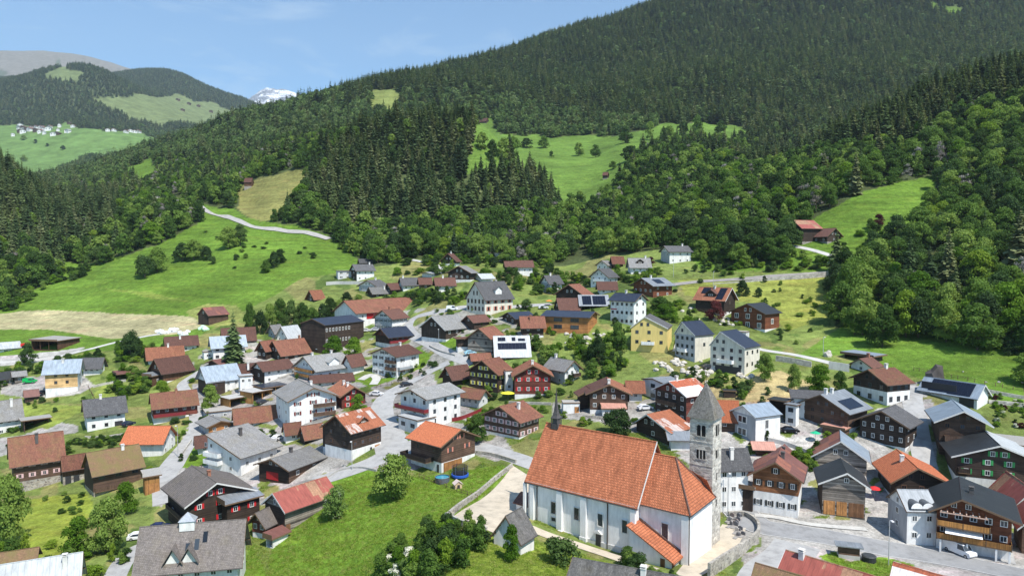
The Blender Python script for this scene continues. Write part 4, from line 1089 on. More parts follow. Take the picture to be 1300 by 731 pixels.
h_('grey roofed lean-to against the brown weathered barn', 'lean-to', (193,491), 183, 208, .8, 478, 0, 'F', 'BV', 'zinc', wins=(1,1), name='lean_to', oe=.5, tilt=.8)
h_('timber house with faded red balcony and red brown roof with two orange patches', 'house', (195,539), 192, 251, .7, 517, 500, 'L', 'M', 'oldred', base='W', bf=.36, wins=(5,1,.5), winL=(1,1), chim=[('b',.55,-.05)], bal=[('R',.0,.72,.42,1.2,'r')], oe=1.0, og=.6, doors=[('R',.8,.88,0,2,'d')])
h_('white building with bright orange tile roof beside the village street', 'house', (206,578), 158, 223, 1.4, 560, 541, 'R', 'W', 'orange', wins=(2,2), winL=(2,1,.55), sh=None, chim=[], ww=.8, og=.9)
h_('light blue grey roofed house, half dark timber and half white', 'house', (265,505), 252, 305, .9, 485, 466, 'L', 'W', 'bgrey', wins=(2,2,0,.5,1), winL=(0,0), chim=[], lw='D', name='house', oe=.5)
h_('dark timber facing on the left half of the blue grey roofed house', 'log wing', (263.5,506), 262, 286, .2, 486, 0, 'F', 'D', 'bgrey', wins=(1,2), fm='b', winL=(0,0), oe=.02, thick=.05, name='log_wing')
h_('flat white extension right of the blue grey roofed house', 'annex', (305,502), 303, 321, .8, 478, 0, 'F', 'W', 'pale', wins=(2,2), winL=(0,0), oe=.3, name='house_annex')
h_('brown tiled barn roof behind the flat white extension', 'barn', (302,488), 298, 337, .7, 480, 459, 'L', 'B', 'brown', wins=(2,1), winL=(0,0), chim=[('w',.4,-.3)], name='barn')
h_('small red sheet roof shed behind the blue grey roofed house', 'shed', (279,468), 265, 302, .8, 463, 457, 'L', 'D', 'maroon', wins=(0,0), winL=(0,0), chim=[], name='shed')
h_('brown roofed white house with a dark upper storey and a walled yard', 'house', (336,487), 322, 371, .8, 470, 460, 'L', 'W', 'brown', wins=(3,2), winL=(1,1), lw='D', chim=[])
h_('big dark barn with a rust red tiled roof in the upper left village', 'barn', (358,459), 340, 393, .9, 450, 433, 'L', 'D', 'red', wins=(3,1), winL=(2,1), chim=[('b',.9,0)], name='barn', oe=.9)
h_('smaller dark barn gable joined left of the big rust red tiled barn', 'barn', (338,457), 327, 352, .8, 444, 432, 'L', 'D', 'red', wins=(0,0), winL=(2,1), chim=[], name='barn', oe=.7)
h_('house with a steep pale sheet roof and white gable beside the dark hall', 'house', (366,434), 352, 383, .8, 428, 408, 'L', 'W', 'pale', wins=(2,1), winL=(2,1), chim=[])
h_('small grey gabled house left of the steep pale roof', 'cottage', (349,429), 341, 358, 1.0, 421, 410, 'L', 'G', 'grey', wins=(1,1), winL=(1,1), chim=[], name='cottage')
h_('brown roofed barn hidden behind the tall village spruce', 'barn', (285,440), 283, 323, .6, 431, 417, 'L', 'B', 'brown', wins=(3,1), chim=[], name='barn')
h_('white house with blue grey metal roof and a garage behind the tall village spruce', 'house', (271,458), 268, 311, .6, 440, 428, 'L', 'W', 'bgrey', wins=(4,2), winL=(1,2), chim=[], fm='d', ww=1.3)
h_('flat white terrace wing left of the blue grey metal roof', 'annex', (259,457), 257, 271, .8, 447, 0, 'F', 'W', 'flat', wins=(1,1), oe=.2, name='house_annex', ww=2)
# far left
h_('white house with dark grey roof and ground floor garage', 'house', (111,548), 108, 159, .75, 525.5, 508, 'L', 'W', 'dgrey', wins=(3,2), winL=(1,1), sh=None, chim=[('w',.4,0)], doors=[('R',.72,.94,0,2.3,'d')], oe=1.0, og=.9, fm='d')
h_('dark timber house with pink framed windows over a stone basement', 'house', (18,627), 16, 80, .8, 587, 556, 'L', 'B', 'oldred', base='S', bf=.36, wins=(4,2,.36), winL=(0,0), fm='p', sh='p', chim=[('d',.5,-.18)], oe=1.0, og=.9, ww=.8)
h_('low connecting wing with a stone wall between the two old timber houses', 'wing', (80,616), 79, 110, .6, 592, 571, 'L', 'BV', 'red', base='S', bf=.45, wins=(0,0), chim=[], name='wing', og=.2, doors=[('R',.1,.35,0,2.4,'d'),('R',.45,.7,.3,2.2,'d')])
h_('old dark timber house with a mossy brown roof and long closed verandah', 'house', (119,631), 108, 182, .8, 600, 575, 'L', 'B', 'mossy', wins=(3,1,.45), winL=(0,0), base='S', bf=.2, lw='DV', chim=[('w',.68,-.06)], oe=1.1, og=.5, bal=[('R',.02,.6,.22,.8,'b')], fm='d', ww=1.5)
h_('wooden garage with orange doors and flat brown roof beside the mossy roofed house', 'garage', (184,629), 182, 203, .9, 606, 0, 'F', 'OV', 'flat', wins=(0,0), winL=(0,0), oe=.5, name='garage', doors=[('R',.05,.95,.1,2.8,'o')], tilt=.9)
h_('white house cut by the left edge, with a grey roof', 'house', (-24,558), -28, 27, .7, 534, 512, 'L', 'W', 'grey', wins=(5,2), chim=[('w',.8,-.2)], ww=1.4)
h_('open brown carport between the white house at the edge and the sloping lawn', 'carport', (31,549), 29, 62, .6, 534, 0, 'F', 'B', 'flat', open_='R', name='carport')
h_('four storey house clad in pale orange shingles with a light grey metal roof', 'apartment house', (99,496), 57.7, 105, 1.3, 471, 456, 'R', 'W', 'bgrey', base='W', bf=.22, wins=(1,2), winL=(2,2,.3,.15,.85), lw='LO', fm='b', chim=[('w',.5,-.12)], name='apartment_house', gab=False, oe=.9)
h_('white house with dark roof right of the orange shingled house', 'house', (127,475), 106, 133, 1.5, 464, 453, 'R', 'W', 'dgrey', wins=(1,1), winL=(3,1), chim=[])
h_('long farm shed with open dark bays and a flat grey roof on the field edge', 'farm shed', (73,445), 40, 102, 1.1, 433, 0, 'F', 'BV', 'flat', open_='L', name='farm_shed', oe=.7, tilt=.5)
h_('white flat farm building cut by the left edge', 'farm building', (-22,453), -26, 25, .7, 444, 437, 'L', 'W', 'pale', wins=(4,1), chim=[], name='farm_building', ww=1.6)
h_('little dark hut with a maroon roof on the sloping lawn', 'hut', (32,512), 31, 49, .8, 503, 496, 'L', 'DV', 'maroon', wins=(0,0), winL=(0,0), chim=[], name='hut', oe=.5, og=.4)
h_('pale farm hut with a black roof at the left edge', 'hut', (2,492), -2, 18, .8, 479, 473, 'L', 'GL', 'black', wins=(2,1), chim=[], name='hut')
h_('small pinkish wooden hut left of the green van', 'hut', (19,488), 18, 31, .9, 476, 472, 'L', 'GL', 'grey', wins=(1,1), chim=[], name='hut')
h_('open shelter with a flat maroon roof above the stone terrace wall', 'shelter', (151,484), 147, 174, .8, 475, 0, 'F', 'B', 'maroon', open_='RL', name='shelter', tilt=.5)
# upper left hillside
h_('white modern villa with dark roof on the upper left hillside', 'villa', (453,357), 446, 475, 1.0, 343, 336, 'L', 'W', 'dgrey', wins=(3,2), winL=(1,2), lw='D', chim=[('w',.9,0)], name='villa')
h_('flat roofed terrace wing of the hillside villa', 'annex', (429,355), 427, 446, .8, 344, 0, 'F', 'LG', 'pale', wins=(2,2), oe=.5, name='house_annex', ww=2)
h_('small dark barn behind the hillside villa', 'barn', (458,338), 456, 471, 1.0, 333, 329, 'L', 'D', 'dgrey', wins=(0,0), winL=(0,0), chim=[], name='barn')
h_('grey roofed chalet below the hillside villa', 'chalet', (478,372), 456, 492, 1.4, 363, 356, 'L', 'W', 'dgrey', lw='G', wins=(1,1), winL=(3,1), chim=[('w',.7,0)], oe=1.2)
h_('dark barn with a plain grey roof in front of the grey roofed chalet', 'barn', (474,378), 467, 494, .8, 372, 365, 'L', 'D', 'grey', wins=(2,1), winL=(0,0), chim=[('w',.8,-.2)], name='barn')
h_('long white house with brown grey roof among the hillside hedges', 'house', (512,370), 507, 533, .8, 361, 353, 'L', 'W', 'dgrey', wins=(3,1), winL=(1,1), chim=[('w',.1,0)])
h_('brown wing right of the long white hillside house', 'wing', (534,369), 532, 547, .8, 359, 353, 'L', 'B', 'brown', wins=(1,1), chim=[], name='wing')
h_('small dark hut between the long white hillside house and the grey roofed chalet', 'hut', (497,374), 490, 507, 1.0, 366, 360, 'L', 'D', 'brown', wins=(0,0), winL=(1,1), chim=[], name='hut')
h_('white house with brown upper floor above the green hedge', 'house', (555,374), 552, 577, .7, 361, 353, 'L', 'W', 'brown', wins=(3,2), winL=(0,0), chim=[('w',.4,0)], lw='D')
h_('big dark barn with white footing beside the hillside road', 'barn', (597,358), 569, 605, 1.5, 346, 338, 'L', 'D', 'grey', wins=(0,0), winL=(4,1), chim=[], name='barn', base='W', bf=.25)
h_('dark topped white house at the hillside road, highest on the left', 'house', (579,338), 560, 584, 2.0, 331, 322, 'L', 'D', 'brown', base='W', bf=.5, wins=(0,0), winL=(2,1), chim=[('w',.6,0)])
h_('little pale roofed shed below the hillside road', 'shed', (612,358), 604, 626, .9, 353, 348, 'L', 'LG', 'pale', wins=(0,0), winL=(0,0), chim=[], name='shed')
h_('pale roofed small hut below the hillside road barn', 'hut', (548,352), 536, 563, .9, 349, 346, 'L', 'LG', 'pale', wins=(0,0), winL=(0,0), chim=[], name='hut')
h_('cream flat topped villa at the forest edge', 'villa', (620,332), 619, 646, .8, 321, 0, 'F', 'C', 'dgrey', wins=(4,2), winL=(0,0), oe=.8, name='villa')
h_('small brown barn left of the white forest edge house', 'barn', (643,348), 641, 654, .9, 337, 332, 'L', 'D', 'brown', wins=(0,0), winL=(0,0), chim=[], name='barn')
h_('white house with brown roof at the forest edge', 'house', (656,349), 653, 676, .9, 338, 331, 'L', 'W', 'brown', wins=(3,1), winL=(1,1), chim=[])
h_('white house with grey roof and blue grey side right of the schoolhouse trees', 'house', (698,373), 687, 713, 1.2, 359, 350, 'L', 'W', 'dgrey', lw='G', wins=(2,2), winL=(2,2), chim=[('w',.4,0)])
# centre
h_('tall cream schoolhouse with steep grey roof, white dormer and red shutters', 'schoolhouse', (615.5,402), 592.5, 651, .75, 379, 358.5, 'L', 'C', 'dgrey', wins=(4,2,.2), winL=(5,2,.2), sh='s', shL=None, chim=[('w',.6,.05),('w',.75,.05)], dorm=[(0,.55,.3,3.6,2.0,'W','dgrey')], name='schoolhouse', oe=.9, og=.6, fm='b', wh=1.8, ww=1.1)
h_('small brown roofed barn in front of the schoolhouse', 'barn', (602,419), 588, 621, .9, 409, 401, 'L', 'D', 'brown', wins=(0,0), winL=(0,0), chim=[], name='barn', oe=.6)
h_('large old dark barn with stepped pale grey roofs at the upper street', 'barn', (566,434), 535, 594, 1.2, 418, 402, 'L', 'DV', 'lgrey', base='W', bf=.2, wins=(3,1,.4), winL=(0,0), chim=[], name='barn', oe=.8, trim='w', bal=[('R',.35,.9,.3,1,'d')])
h_('navy solar roofed dark house right below the schoolhouse', 'house', (655,412), 638, 678, 1.0, 404, 397, 'L', 'D', 'navy', wins=(2,1), winL=(2,1), chim=[], sh=None)
h_('red tiled dark house left of the orange timber building', 'house', (664,431), 661, 690, .9, 414, 402, 'L', 'D', 'red', base='W', bf=.3, wins=(2,2), chim=[('b',.4,-.2)], name='house')
h_('orange brown timber building with long navy roof and strip windows', 'timber building', (746,424), 689.5, 758, 1.4, 403, 396, 'R', 'O', 'navy', wins=(0,0), winL=(2,2,.15,.1,.85), chim=[], name='timber_building', ww=6.0, wh=1.5, fm='d', oe=.7)
h_('old log farmhouse with red roof, left half of the farmhouse with white solar roof', 'farmhouse', (625,449), 594, 641, 1.2, 431, 417, 'L', 'GL', 'red', wins=(0,0), winL=(2,1,.4), fm='b', chim=[], name='farmhouse', lw=None)
h_('farmhouse half with white sheet roof carrying rows of dark solar panels', 'farmhouse', (631,458), 628, 671, .9, 450, 427, 'L', 'B', 'white', wins=(2,1), winL=(0,0), chim=[], name='farmhouse', solar=[(0,.04,.95,.36,.66,8,1),(0,.05,.3,.74,.92,2,1),(0,.5,.62,.74,.92,1,1),(0,.7,.93,.74,.86,2,1)], roof2='oldred')
h_('small grey garage wing left of the old log farmhouse', 'garage', (581,448), 579, 594, .9, 430, 0, 'F', 'DV', 'brown', base='W', bf=.4, wins=(0,0), winL=(0,0), name='garage', doors=[('R',.1,.9,0,2.2,'w')])
h_('low rust red roofed shed in front of the log farmhouse', 'shed', (601,463), 598, 621, .8, 457, 449, 'L', 'B', 'red', wins=(1,1), chim=[], name='shed')
h_('dark timber house with many yellow shutters', 'house', (632,499), 596, 650, 1.5, 474, 457.5, 'L', 'D', 'red', wins=(2,2), winL=(4,2,.15), sh='y', chim=[], og=1.0, oe=1.0)
h_('white strip wing at the right of the yellow shuttered house', 'wing', (642,498), 640, 651, 1.0, 471, 0, 'F', 'W', 'red', wins=(1,2), oe=.1, name='wing')
h_('dark brown roofed barn left of the yellow shuttered house', 'barn', (575,494), 562, 597, .8, 479, 466, 'L', 'D', 'brown', wins=(0,0), winL=(0,0), chim=[], name='barn', lw=None)
h_('dark red timber house with crimson shutters and orange brown roof', 'house', (653.5,507), 652, 699, .9, 476, 463.5, 'R', 'M', 'orange2', base='W', bf=.22, wins=(4,2,.22), sh='r', winL=(0,0), chim=[('w',.1,0)], oe=1.0, og=1.1, name='house')
h_('white house with grey roof and a blue panel right of the crimson shuttered house', 'house', (717,489), 693, 735, 1.4, 469, 458, 'R', 'W', 'grey', wins=(3,2), winL=(2,2), lw='G', chim=[('w',.85,0)], bal=[('R',.5,1,.5,1,'d')])
h_('red brown roofed timber house with many small pale shutters behind the church plaza', 'house', (659,558), 615, 684, 1.4, 534, 516, 'L', 'B', 'red', wins=(3,2), winL=(5,2,.1), sh='p', chim=[('w',.5,-.2)], base='W', bf=.12, oe=1.1, og=.9)
h_('dark timber farmhouse whose roof is half brown and half orange', 'farmhouse', (749,525), 747, 797, 1.0, 498, 488, 'R', 'B', 'brown', base='W', bf=.2, wins=(4,2,.2), winL=(0,0), chim=[('w',.05,0)], roof2='orange2', oe=1.3, og=1.0, name='farmhouse')
h_('dark wing with brown roof left of the half orange roofed farmhouse', 'wing', (737,520), 733, 750, 1.2, 500, 494, 'R', 'D', 'brown', wins=(0,0), chim=[], name='wing', af=.9)
h_('orange roofed rear wing of the dark timber farmhouse', 'wing', (799,510), 797, 815, .9, 494, 484, 'L', 'W', 'orange2', wins=(1,1), chim=[], name='wing')
h_('low porch with salmon sheet roof in front of the half orange roofed farmhouse', 'porch', (765,530), 763.5, 794, .5, 519, 0, 'F', 'W', 'salmon', wins=(3,1), oe=.4, name='porch', tilt=.8)
h_('low white terrace garage with a wooden door', 'garage', (715,526), 713, 736, .8, 512, 0, 'F', 'W', 'gravel', wins=(0,0), oe=.1, name='garage', doors=[('R',.68,.95,.2,2.2,'o')])
h_('white road corner house with a maroon balcony and light grey roof', 'house', (545,546), 509, 584.5, 1.0, 506, 494.5, 'L', 'W', 'lgrey', wins=(3,3,.1), winL=(3,3), bal=[('L',.02,1.08,.56,1.6,'r')], chim=[], oe=.7, og=1.6, fm='d')
h_('flat white ground floor block below the maroon balcony', 'annex', (530,552), 506, 552, 1.4, 534, 0, 'F', 'W', 'pale', wins=(2,1), winL=(2,1), oe=.3, name='house_annex', ww=1.8, fm='d')
h_('pale garage with red tiled roof right of the road corner house', 'garage', (608,518), 585, 619, 1.5, 504, 495, 'R', 'LG', 'oldred', wins=(1,1), winL=(3,1), chim=[], name='garage')
h_('timber chalet with a bright orange roof, wooden terrace and white basement', 'chalet', (560.5,601), 522, 603, 1.0, 564, 545, 'R', 'B', 'orange', base='W', bf=.36, wins=(2,1,.4), winL=(2,1,.4), sh='s', shL=None, fm='b', chim=[], oe=1.1, og=1.0, bal=[('L',.25,1.1,.36,2.6,'d')], doors=[('R',.06,.6,0,2.4,'o'),('L',.08,.14,0,2,'d')])
# upper centre and right
h_('dark timber barn with a rust brown roof above the brown sheet roof', 'barn', (740,386), 706, 751, 1.5, 374, 361.5, 'L', 'D', 'red', base='W', bf=.2, wins=(0,0), winL=(0,0), chim=[], name='barn')
h_('shed roof half salmon and half grey below the rust brown barn', 'shed', (710,400), 704, 736, .9, 392, 379, 'L', 'DV', 'brown', wins=(0,0), winL=(0,0), chim=[], name='shed', og=.3)
h_('open carport carrying rows of blue solar panels', 'carport', (738,394), 735, 771, .7, 386, 375, 'L', 'GL', 'zinc', open_='R', name='carport', chim=[], solar=[(0,.05,.4,.1,.9,4,2),(0,.45,.95,.1,.9,5,2)])
h_('white house with solar roof and red awning at the hillside lane', 'house', (804.5,414), 775, 820, 1.2, 382, 373.5, 'R', 'W', 'navy', wins=(2,3), winL=(5,3), chim=[('w',.6,0)], doors=[('L',.72,.98,6,6.4,'r')], sh=None, fm='d', oe=.8)
h_('small white house with a dark brown roof above the solar roofed white house', 'house', (761,374), 759, 782, .8, 366, 358, 'L', 'W', 'brown', wins=(2,1), chim=[])
h_('white chalet with balcony, middle one of the stacked white houses on the upper lane', 'chalet', (772,363), 750, 784, 1.2, 351, 341.5, 'L', 'W', 'dgrey', wins=(2,1), winL=(3,2), bal=[('L',.2,.8,.5,1,'w')], chim=[])
h_('small white house, topmost of the stack of white houses on the upper lane', 'house', (771,343), 758, 777, 1.2, 336, 331, 'L', 'W', 'grey', wins=(1,1), winL=(2,1), chim=[])
h_('red roofed brown cottage right of the topmost small white house', 'cottage', (779,341), 776, 791, 1.0, 333, 326, 'L', 'BV', 'red', wins=(1,1), winL=(0,0), chim=[], name='cottage')
h_('white house with a broad grey roof and dark dormer at the forest edge', 'house', (801,348), 797, 825, .8, 338, 328, 'L', 'W', 'grey', wins=(3,1), winL=(1,1), chim=[('w',.85,0)], dorm=[(0,.5,.45,3.5,.9,'D','grey')])
h_('white house with dark roof highest at the grassy slope', 'house', (850,335), 839, 877, .9, 319, 312.5, 'L', 'W', 'dgrey', wins=(3,2), winL=(2,2), lw='G', chim=[('w',.8,0)])
h_('broad timber house with grey metal roof below the grassy slope', 'house', (829,378), 804, 853, 1.2, 362, 353.5, 'L', 'RB', 'zinc', wins=(2,2), winL=(4,1), chim=[('w',.4,0)], oe=1.4, og=1.2, solar=[(0,.3,.7,.3,.8,4,2)])
h_('yellow gabled house, left one of the three new houses in a row', 'house', (847,448), 801, 852, 1.0, 417, 402.5, 'L', 'Y', 'dgrey', af=.62, wins=(0,0), winL=(3,2,.2), chim=[], bal=[('L',.35,.7,.33,1.4,'w')], fm='d', ww=1.1, th=83, oe=.3, og=.3, trim='w', gab=True, group='three new gabled houses')
h_('cream navy roofed house, gable greyed for shade, middle one of the three new houses', 'house', (882,460), 857, 905, 1.0, 426, 409, 'L', 'C', 'navy', af=.64, wins=(1,1,.2), winL=(4,3,.1), lw='G', chim=[], bal=[('L',.35,.75,.36,1.4,'w')], fm='d', ww=1.0, oe=.3, og=.3, trim='w', group='three new gabled houses')  # grey left gable puts the wall's shade into the plaster colour
h_('cream gabled house with navy roof, right one of the three new houses', 'house', (945,477), 901.5, 964, 1.2, 442, 421.5, 'L', 'C', 'navy', af=.7, wins=(3,2,.15), winL=(4,3,.15), chim=[], bal=[('L',.3,.75,.4,1.5,'w')], fm='d', ww=1.0, oe=.3, og=.3, trim='w', doors=[('L',.1,.85,0,2.4,'d')], group='three new gabled houses')
h_('dark timber house with red roof, black solar panels and a white side', 'house', (919,402), 883, 933, 1.3, 380, 366, 'R', 'D', 'orange2', wins=(1,2), winL=(4,2), fm='b', chim=[('w',.5,-.05)], base='W', bf=.25, solar=[(0,.05,.3,.1,.95,2,3),(0,.62,.9,.5,.95,3,2)], dorm=[(0,.5,.3,4.5,1.2,'D','brown')], bal=[('L',.05,.95,.3,1.2,'d')], trim='w')
h_('red brown modern timber house with a black roof and tall windows', 'house', (971,422), 928, 989, 1.4, 398, 386, 'L', 'RB', 'black', base='W', bf=.16, wins=(1,1), winL=(3,2,.1), chim=[], fm='w', ww=1.7, wh=2.0, oe=.8, og=1.0)
h_('concrete garage in front of the red brown modern house', 'garage', (947,434), 925, 951, 2, 422, 0, 'F', 'LG', 'gravel', wins=(0,0), winL=(0,0), name='garage', oe=.1, doors=[('L',.1,.85,0,2.2,'g')])
h_('brown hillside farm barn with rust red roof above the railway', 'barn', (1018,311), 998, 1041, 1.1, 289, 280, 'L', 'D', 'rust2', wins=(0,0), winL=(2,2), chim=[], name='barn', base='S', bf=.2)
h_('brown roofed hillside farmhouse right of the rust red roofed barn', 'farmhouse', (1050,310), 1023, 1067, 1.5, 299, 290, 'R', 'D', 'brown', wins=(1,1), winL=(3,1), chim=[], name='farmhouse', base='S', bf=.3)
# right part of the village
h_('grey modern house behind the dark house with striped roof', 'house', (842,512), 816, 864, 1.3, 487, 481, 'L', 'LG', 'zinc', wins=(0,0), winL=(1,2), fm='d', ww=1.8, chim=[], oe=.3, og=.3)
h_('tall dark timber house with a white and rust striped sheet roof', 'house', (871,538), 832, 899, 1.3, 502, 484.5, 'L', 'M', 'stripe', wins=(2,2), winL=(4,3), lw='D', fm='w', chim=[('w',.25,0)], bal=[('L',.3,.9,.55,.9,'b')], trim='w', oe=.9, og=.8)
h_('low dark barn with a rusty patched roof behind the church ridge', 'barn', (851,566), 808, 874, 1.5, 547, 526, 'L', 'D', 'rust', wins=(0,0), winL=(1,1), chim=[], name='barn', trim='w', af=.62)
h_('small grey sheet roof between the rusty barn and the church tower', 'shed', (852,572), 848, 876, .9, 556, 548, 'L', 'W', 'zinc', wins=(0,0), winL=(0,0), chim=[], name='shed')
h_('orange tiled timber house hidden behind the church tower', 'house', (906,548), 903, 934, 1.0, 529, 504, 'L', 'B', 'orange', wins=(1,1), winL=(0,0), chim=[])
h_('small black garden shed above the orange roof behind the tower', 'shed', (919,505), 918, 934, .8, 501, 0, 'F', 'D', 'black', wins=(0,0), winL=(0,0), name='shed', oe=.2)
h_('white modern house with pale blue grey roof and glazed front', 'house', (959,563), 928.5, 990, 1.0, 529.5, 515, 'L', 'W', 'bgrey', wins=(1,1,.3,.3,.6), winL=(1,2,.05,.15,.95), ww=5.5, wh=2.6, fm='w', lw='G', chim=[], oe=.35, og=.5, trim='w', gab=False)
h_('white house with dark slate roof standing close behind the church tower', 'house', (913,650), 900, 949, .8, 594, 571, 'L', 'W', 'dgrey', wins=(3,3), winL=(0,0), chim=[('w',.5,-.25)], oe=.6)
h_('red sheet roof of a shed behind the brown shuttered inn', 'shed', (960,578), 956, 979, .9, 568, 561, 'L', 'B', 'salmon', wins=(0,0), chim=[], name='shed')
h_('inn with white lower floors, orange timber gable and black shutters on the main road', 'inn', (1013,658), 955, 1019, .9, 607, 586, 'L', 'OD', 'maroon', wins=(0,0), winL=(4,2,0), sh='d', base='W', bf=.55, th=86, name='inn', chim=[('d',.5,-.1)], oe=1.0, og=1.1, ww=.8, lw=None, trim='b')
h_('brown cross roof at the back of the inn', 'wing', (1008,606), 965, 1019, 1.0, 594, 575, 'L', 'B', 'maroon', wins=(0,0), winL=(0,0), chim=[('d',.4,-.1)], name='wing', th=80)
h_('wooden shed with a big plank door left of the inn', 'shed', (955,650), 929, 957, 1.2, 621, 0, 'F', 'DV', 'zinc', wins=(0,0), winL=(0,0), name='shed', th=80, oe=.5, tilt=.6)
h_('weathered log barn with black roof and three orange doors on the main road', 'barn', (1043.5,652), 1037.5, 1098, 1.1, 611, 600, 'R', 'GL', 'black', wins=(0,0), winL=(0,0), chim=[], name='barn', lw='DV', trim='w', oe=.9, og=.8, doors=[('R',.03,.3,.1,2.9,'o'),('R',.34,.58,.1,2.9,'o'),('R',.62,.97,.1,2.9,'b')], af=.56)
h_('log barn with one maroon and one pale blue roof slope', 'barn', (1100,604), 1034, 1104, 1.1, 584, 560, 'L', 'GL', 'bgrey', wins=(0,0), winL=(0,0), chim=[], name='barn', th=93, roof2='maroon', oe=.9, og=.7, trim='w')
h_('dark timber house with bright orange pantile roof and white chimney', 'house', (1136,642), 1113, 1203, 1.2, 608, 593.5, 'R', 'D', 'orange', base='W', bf=.25, wins=(3,1,.35), winL=(2,1), fm='b', chim=[('w',.5,-.1)], af=.4, oe=1.2, og=1.0)
h_('white house with dark sheet roof and two white skylight barrels on the main road', 'house', (1151,690), 1126, 1188, 1.3, 648, 622, 'L', 'W', 'zinc', wins=(2,2), winL=(1,2,.2), lw='G', chim=[], sh=None, oe=.3, og=.3, ww=1.0)
h_('big chalet with two orange wooden balconies and dark grey roof on the main road', 'chalet', (1188,695), 1187, 1283, 1.0, 642, 631, 'R', 'RB', 'black', base='W', bf=.3, wins=(5,2,.3), fm='w', chim=[('d',.4,.15)], af=.33, bal=[('R',.0,1.0,.34,2.0,'o'),('R',.0,.72,.64,2.0,'o')], oe=1.3, og=2.0, trim='b', ww=1.6)
h_('dark timber house with green shutters above a white ground floor', 'house', (1213,618), 1196, 1322, .8, 577, 565, 'R', 'D', 'black', base='W', bf=.36, wins=(4,2,.36), sh='g', winL=(0,0), chim=[], roof2='pale', oe=1.2, og=1.1, trim='w', bal=[('R',.02,.16,.5,1,'d')])
h_('timber chalet with a wide pale blue metal roof', 'chalet', (1192,576), 1181, 1250, 1.2, 532, 521.5, 'R', 'B', 'bgrey', wins=(3,2,.3), winL=(0,0), fm='b', chim=[], oe=1.4, og=1.3, trim='w', bal=[('R',.1,.9,.45,1.3,'b')])
h_('low dark grey roofed extension in front of the pale blue roofed chalet', 'annex', (1203,578), 1201, 1256, .5, 561, 0, 'F', 'D', 'zinc', wins=(0,0), winL=(0,0), name='house_annex', oe=.5, tilt=1.0)
h_('flat white building with roof terrace right of the pale blue roofed chalet', 'building', (1262,590), 1258, 1325, .9, 562, 0, 'F', 'W', 'flat', wins=(3,1), winL=(0,0), name='building', oe=.4, ww=1.6)
h_('long farm building with a white roof full of dark solar panels', 'farm building', (1240,520), 1168, 1256, 2.2, 503, 489, 'R', 'W', 'bgrey', wins=(0,0), winL=(0,0), chim=[], name='farm_building', solar=[(0,.1,.5,.05,.95,5,1),(0,.5,.85,.1,.95,5,1)], oe=1.0, og=.6, trim='w', th=68, gab=False, doors=[('L',.35,.98,2.6,5.6,'d'),('L',.05,.3,.1,3.6,'d'),('L',.8,.9,.1,2.4,'g')])  # big dark door panels stand in for the shade of the open front
h_('white house with arched windows below a dark gable and red brown roof', 'house', (1126,515), 1083, 1154, 1.3, 487, 469.5, 'L', 'D', 'oldred', base='W', bf=.62, wins=(3,2,0), winL=(3,2,0), fm='d', sh=None, chim=[('w',.7,0)], oe=.9, og=1.0, ww=1.2, wh=1.4)
h_('small white house with a brown roof behind the house with arched windows', 'house', (1106,474), 1080, 1117, 1.2, 465, 455.5, 'L', 'W', 'brown', wins=(1,1), winL=(1,1), chim=[('b',.8,0)])
h_('open farm shelter with pale thick flat roof at the meadow edge', 'shelter', (1107,463), 1072, 1120, 1.5, 453, 0, 'F', 'D', 'bgrey', open_='L', name='shelter', oe=1.0, tilt=.3, thick=.35)
h_('dark brown timber house with a grey solar roof and two white chimneys', 'house', (1076,552), 1013, 1100, 1.3, 523, 501, 'L', 'B', 'zinc', base='W', bf=.25, wins=(2,2,.3), winL=(5,2,.3), fm='b', chim=[('w',.15,0),('w',.4,-.02)], oe=1.0, og=1.2, solar=[(0,.15,.85,.15,.6,5,1)])
h_('porch with salmon sheet roof on the dark house with two chimneys', 'porch', (1071,558), 1044, 1078, 1.4, 546, 0, 'F', 'B', 'salmon', wins=(0,0), winL=(0,0), name='porch', tilt=.4, oe=.5)
h_('small white flat fronted house left of the dark house with two chimneys', 'house', (1010,542), 997, 1014, 1.4, 515, 0, 'F', 'W', 'zinc', wins=(0,0), winL=(1,2), fm='d', ww=2.0, oe=.4)
h_('grey roofed small building behind the dark house with two chimneys', 'building', (1008,530), 1004, 1042, 1.0, 503, 495, 'L', 'W', 'dgrey', wins=(3,1), chim=[], name='building')
h_('dark open shed between the white modern house and the white flat fronted house', 'shed', (997,535), 976, 1004, 1.2, 510, 0, 'F', 'D', 'black', open_='L', name='shed', oe=.4)
h_('large black brown timber house with a weathered dark grey roof, white base', 'house', (1149,574), 1091, 1163, 1.2, 540, 521.5, 'L', 'D', 'dgrey', base='W', bf=.16, wins=(2,2,.2), winL=(5,2,.2), fm='w', chim=[], oe=1.2, og=1.1, ww=.8)
h_('maroon ribbed sheet roof of the barn at the right edge', 'barn', (1283,670), 1255, 1330, 1.5, 643, 620, 'R', 'D', 'rust2', base='W', bf=.4, wins=(0,0), winL=(0,0), chim=[], name='barn', trim='w')
h_('lower maroon sheet roof behind the big balcony chalet, at the right edge', 'barn', (1297,702), 1286, 1345, 1.2, 664, 646, 'R', 'B', 'rust2', wins=(0,0), winL=(0,0), chim=[], name='barn', trim='w')
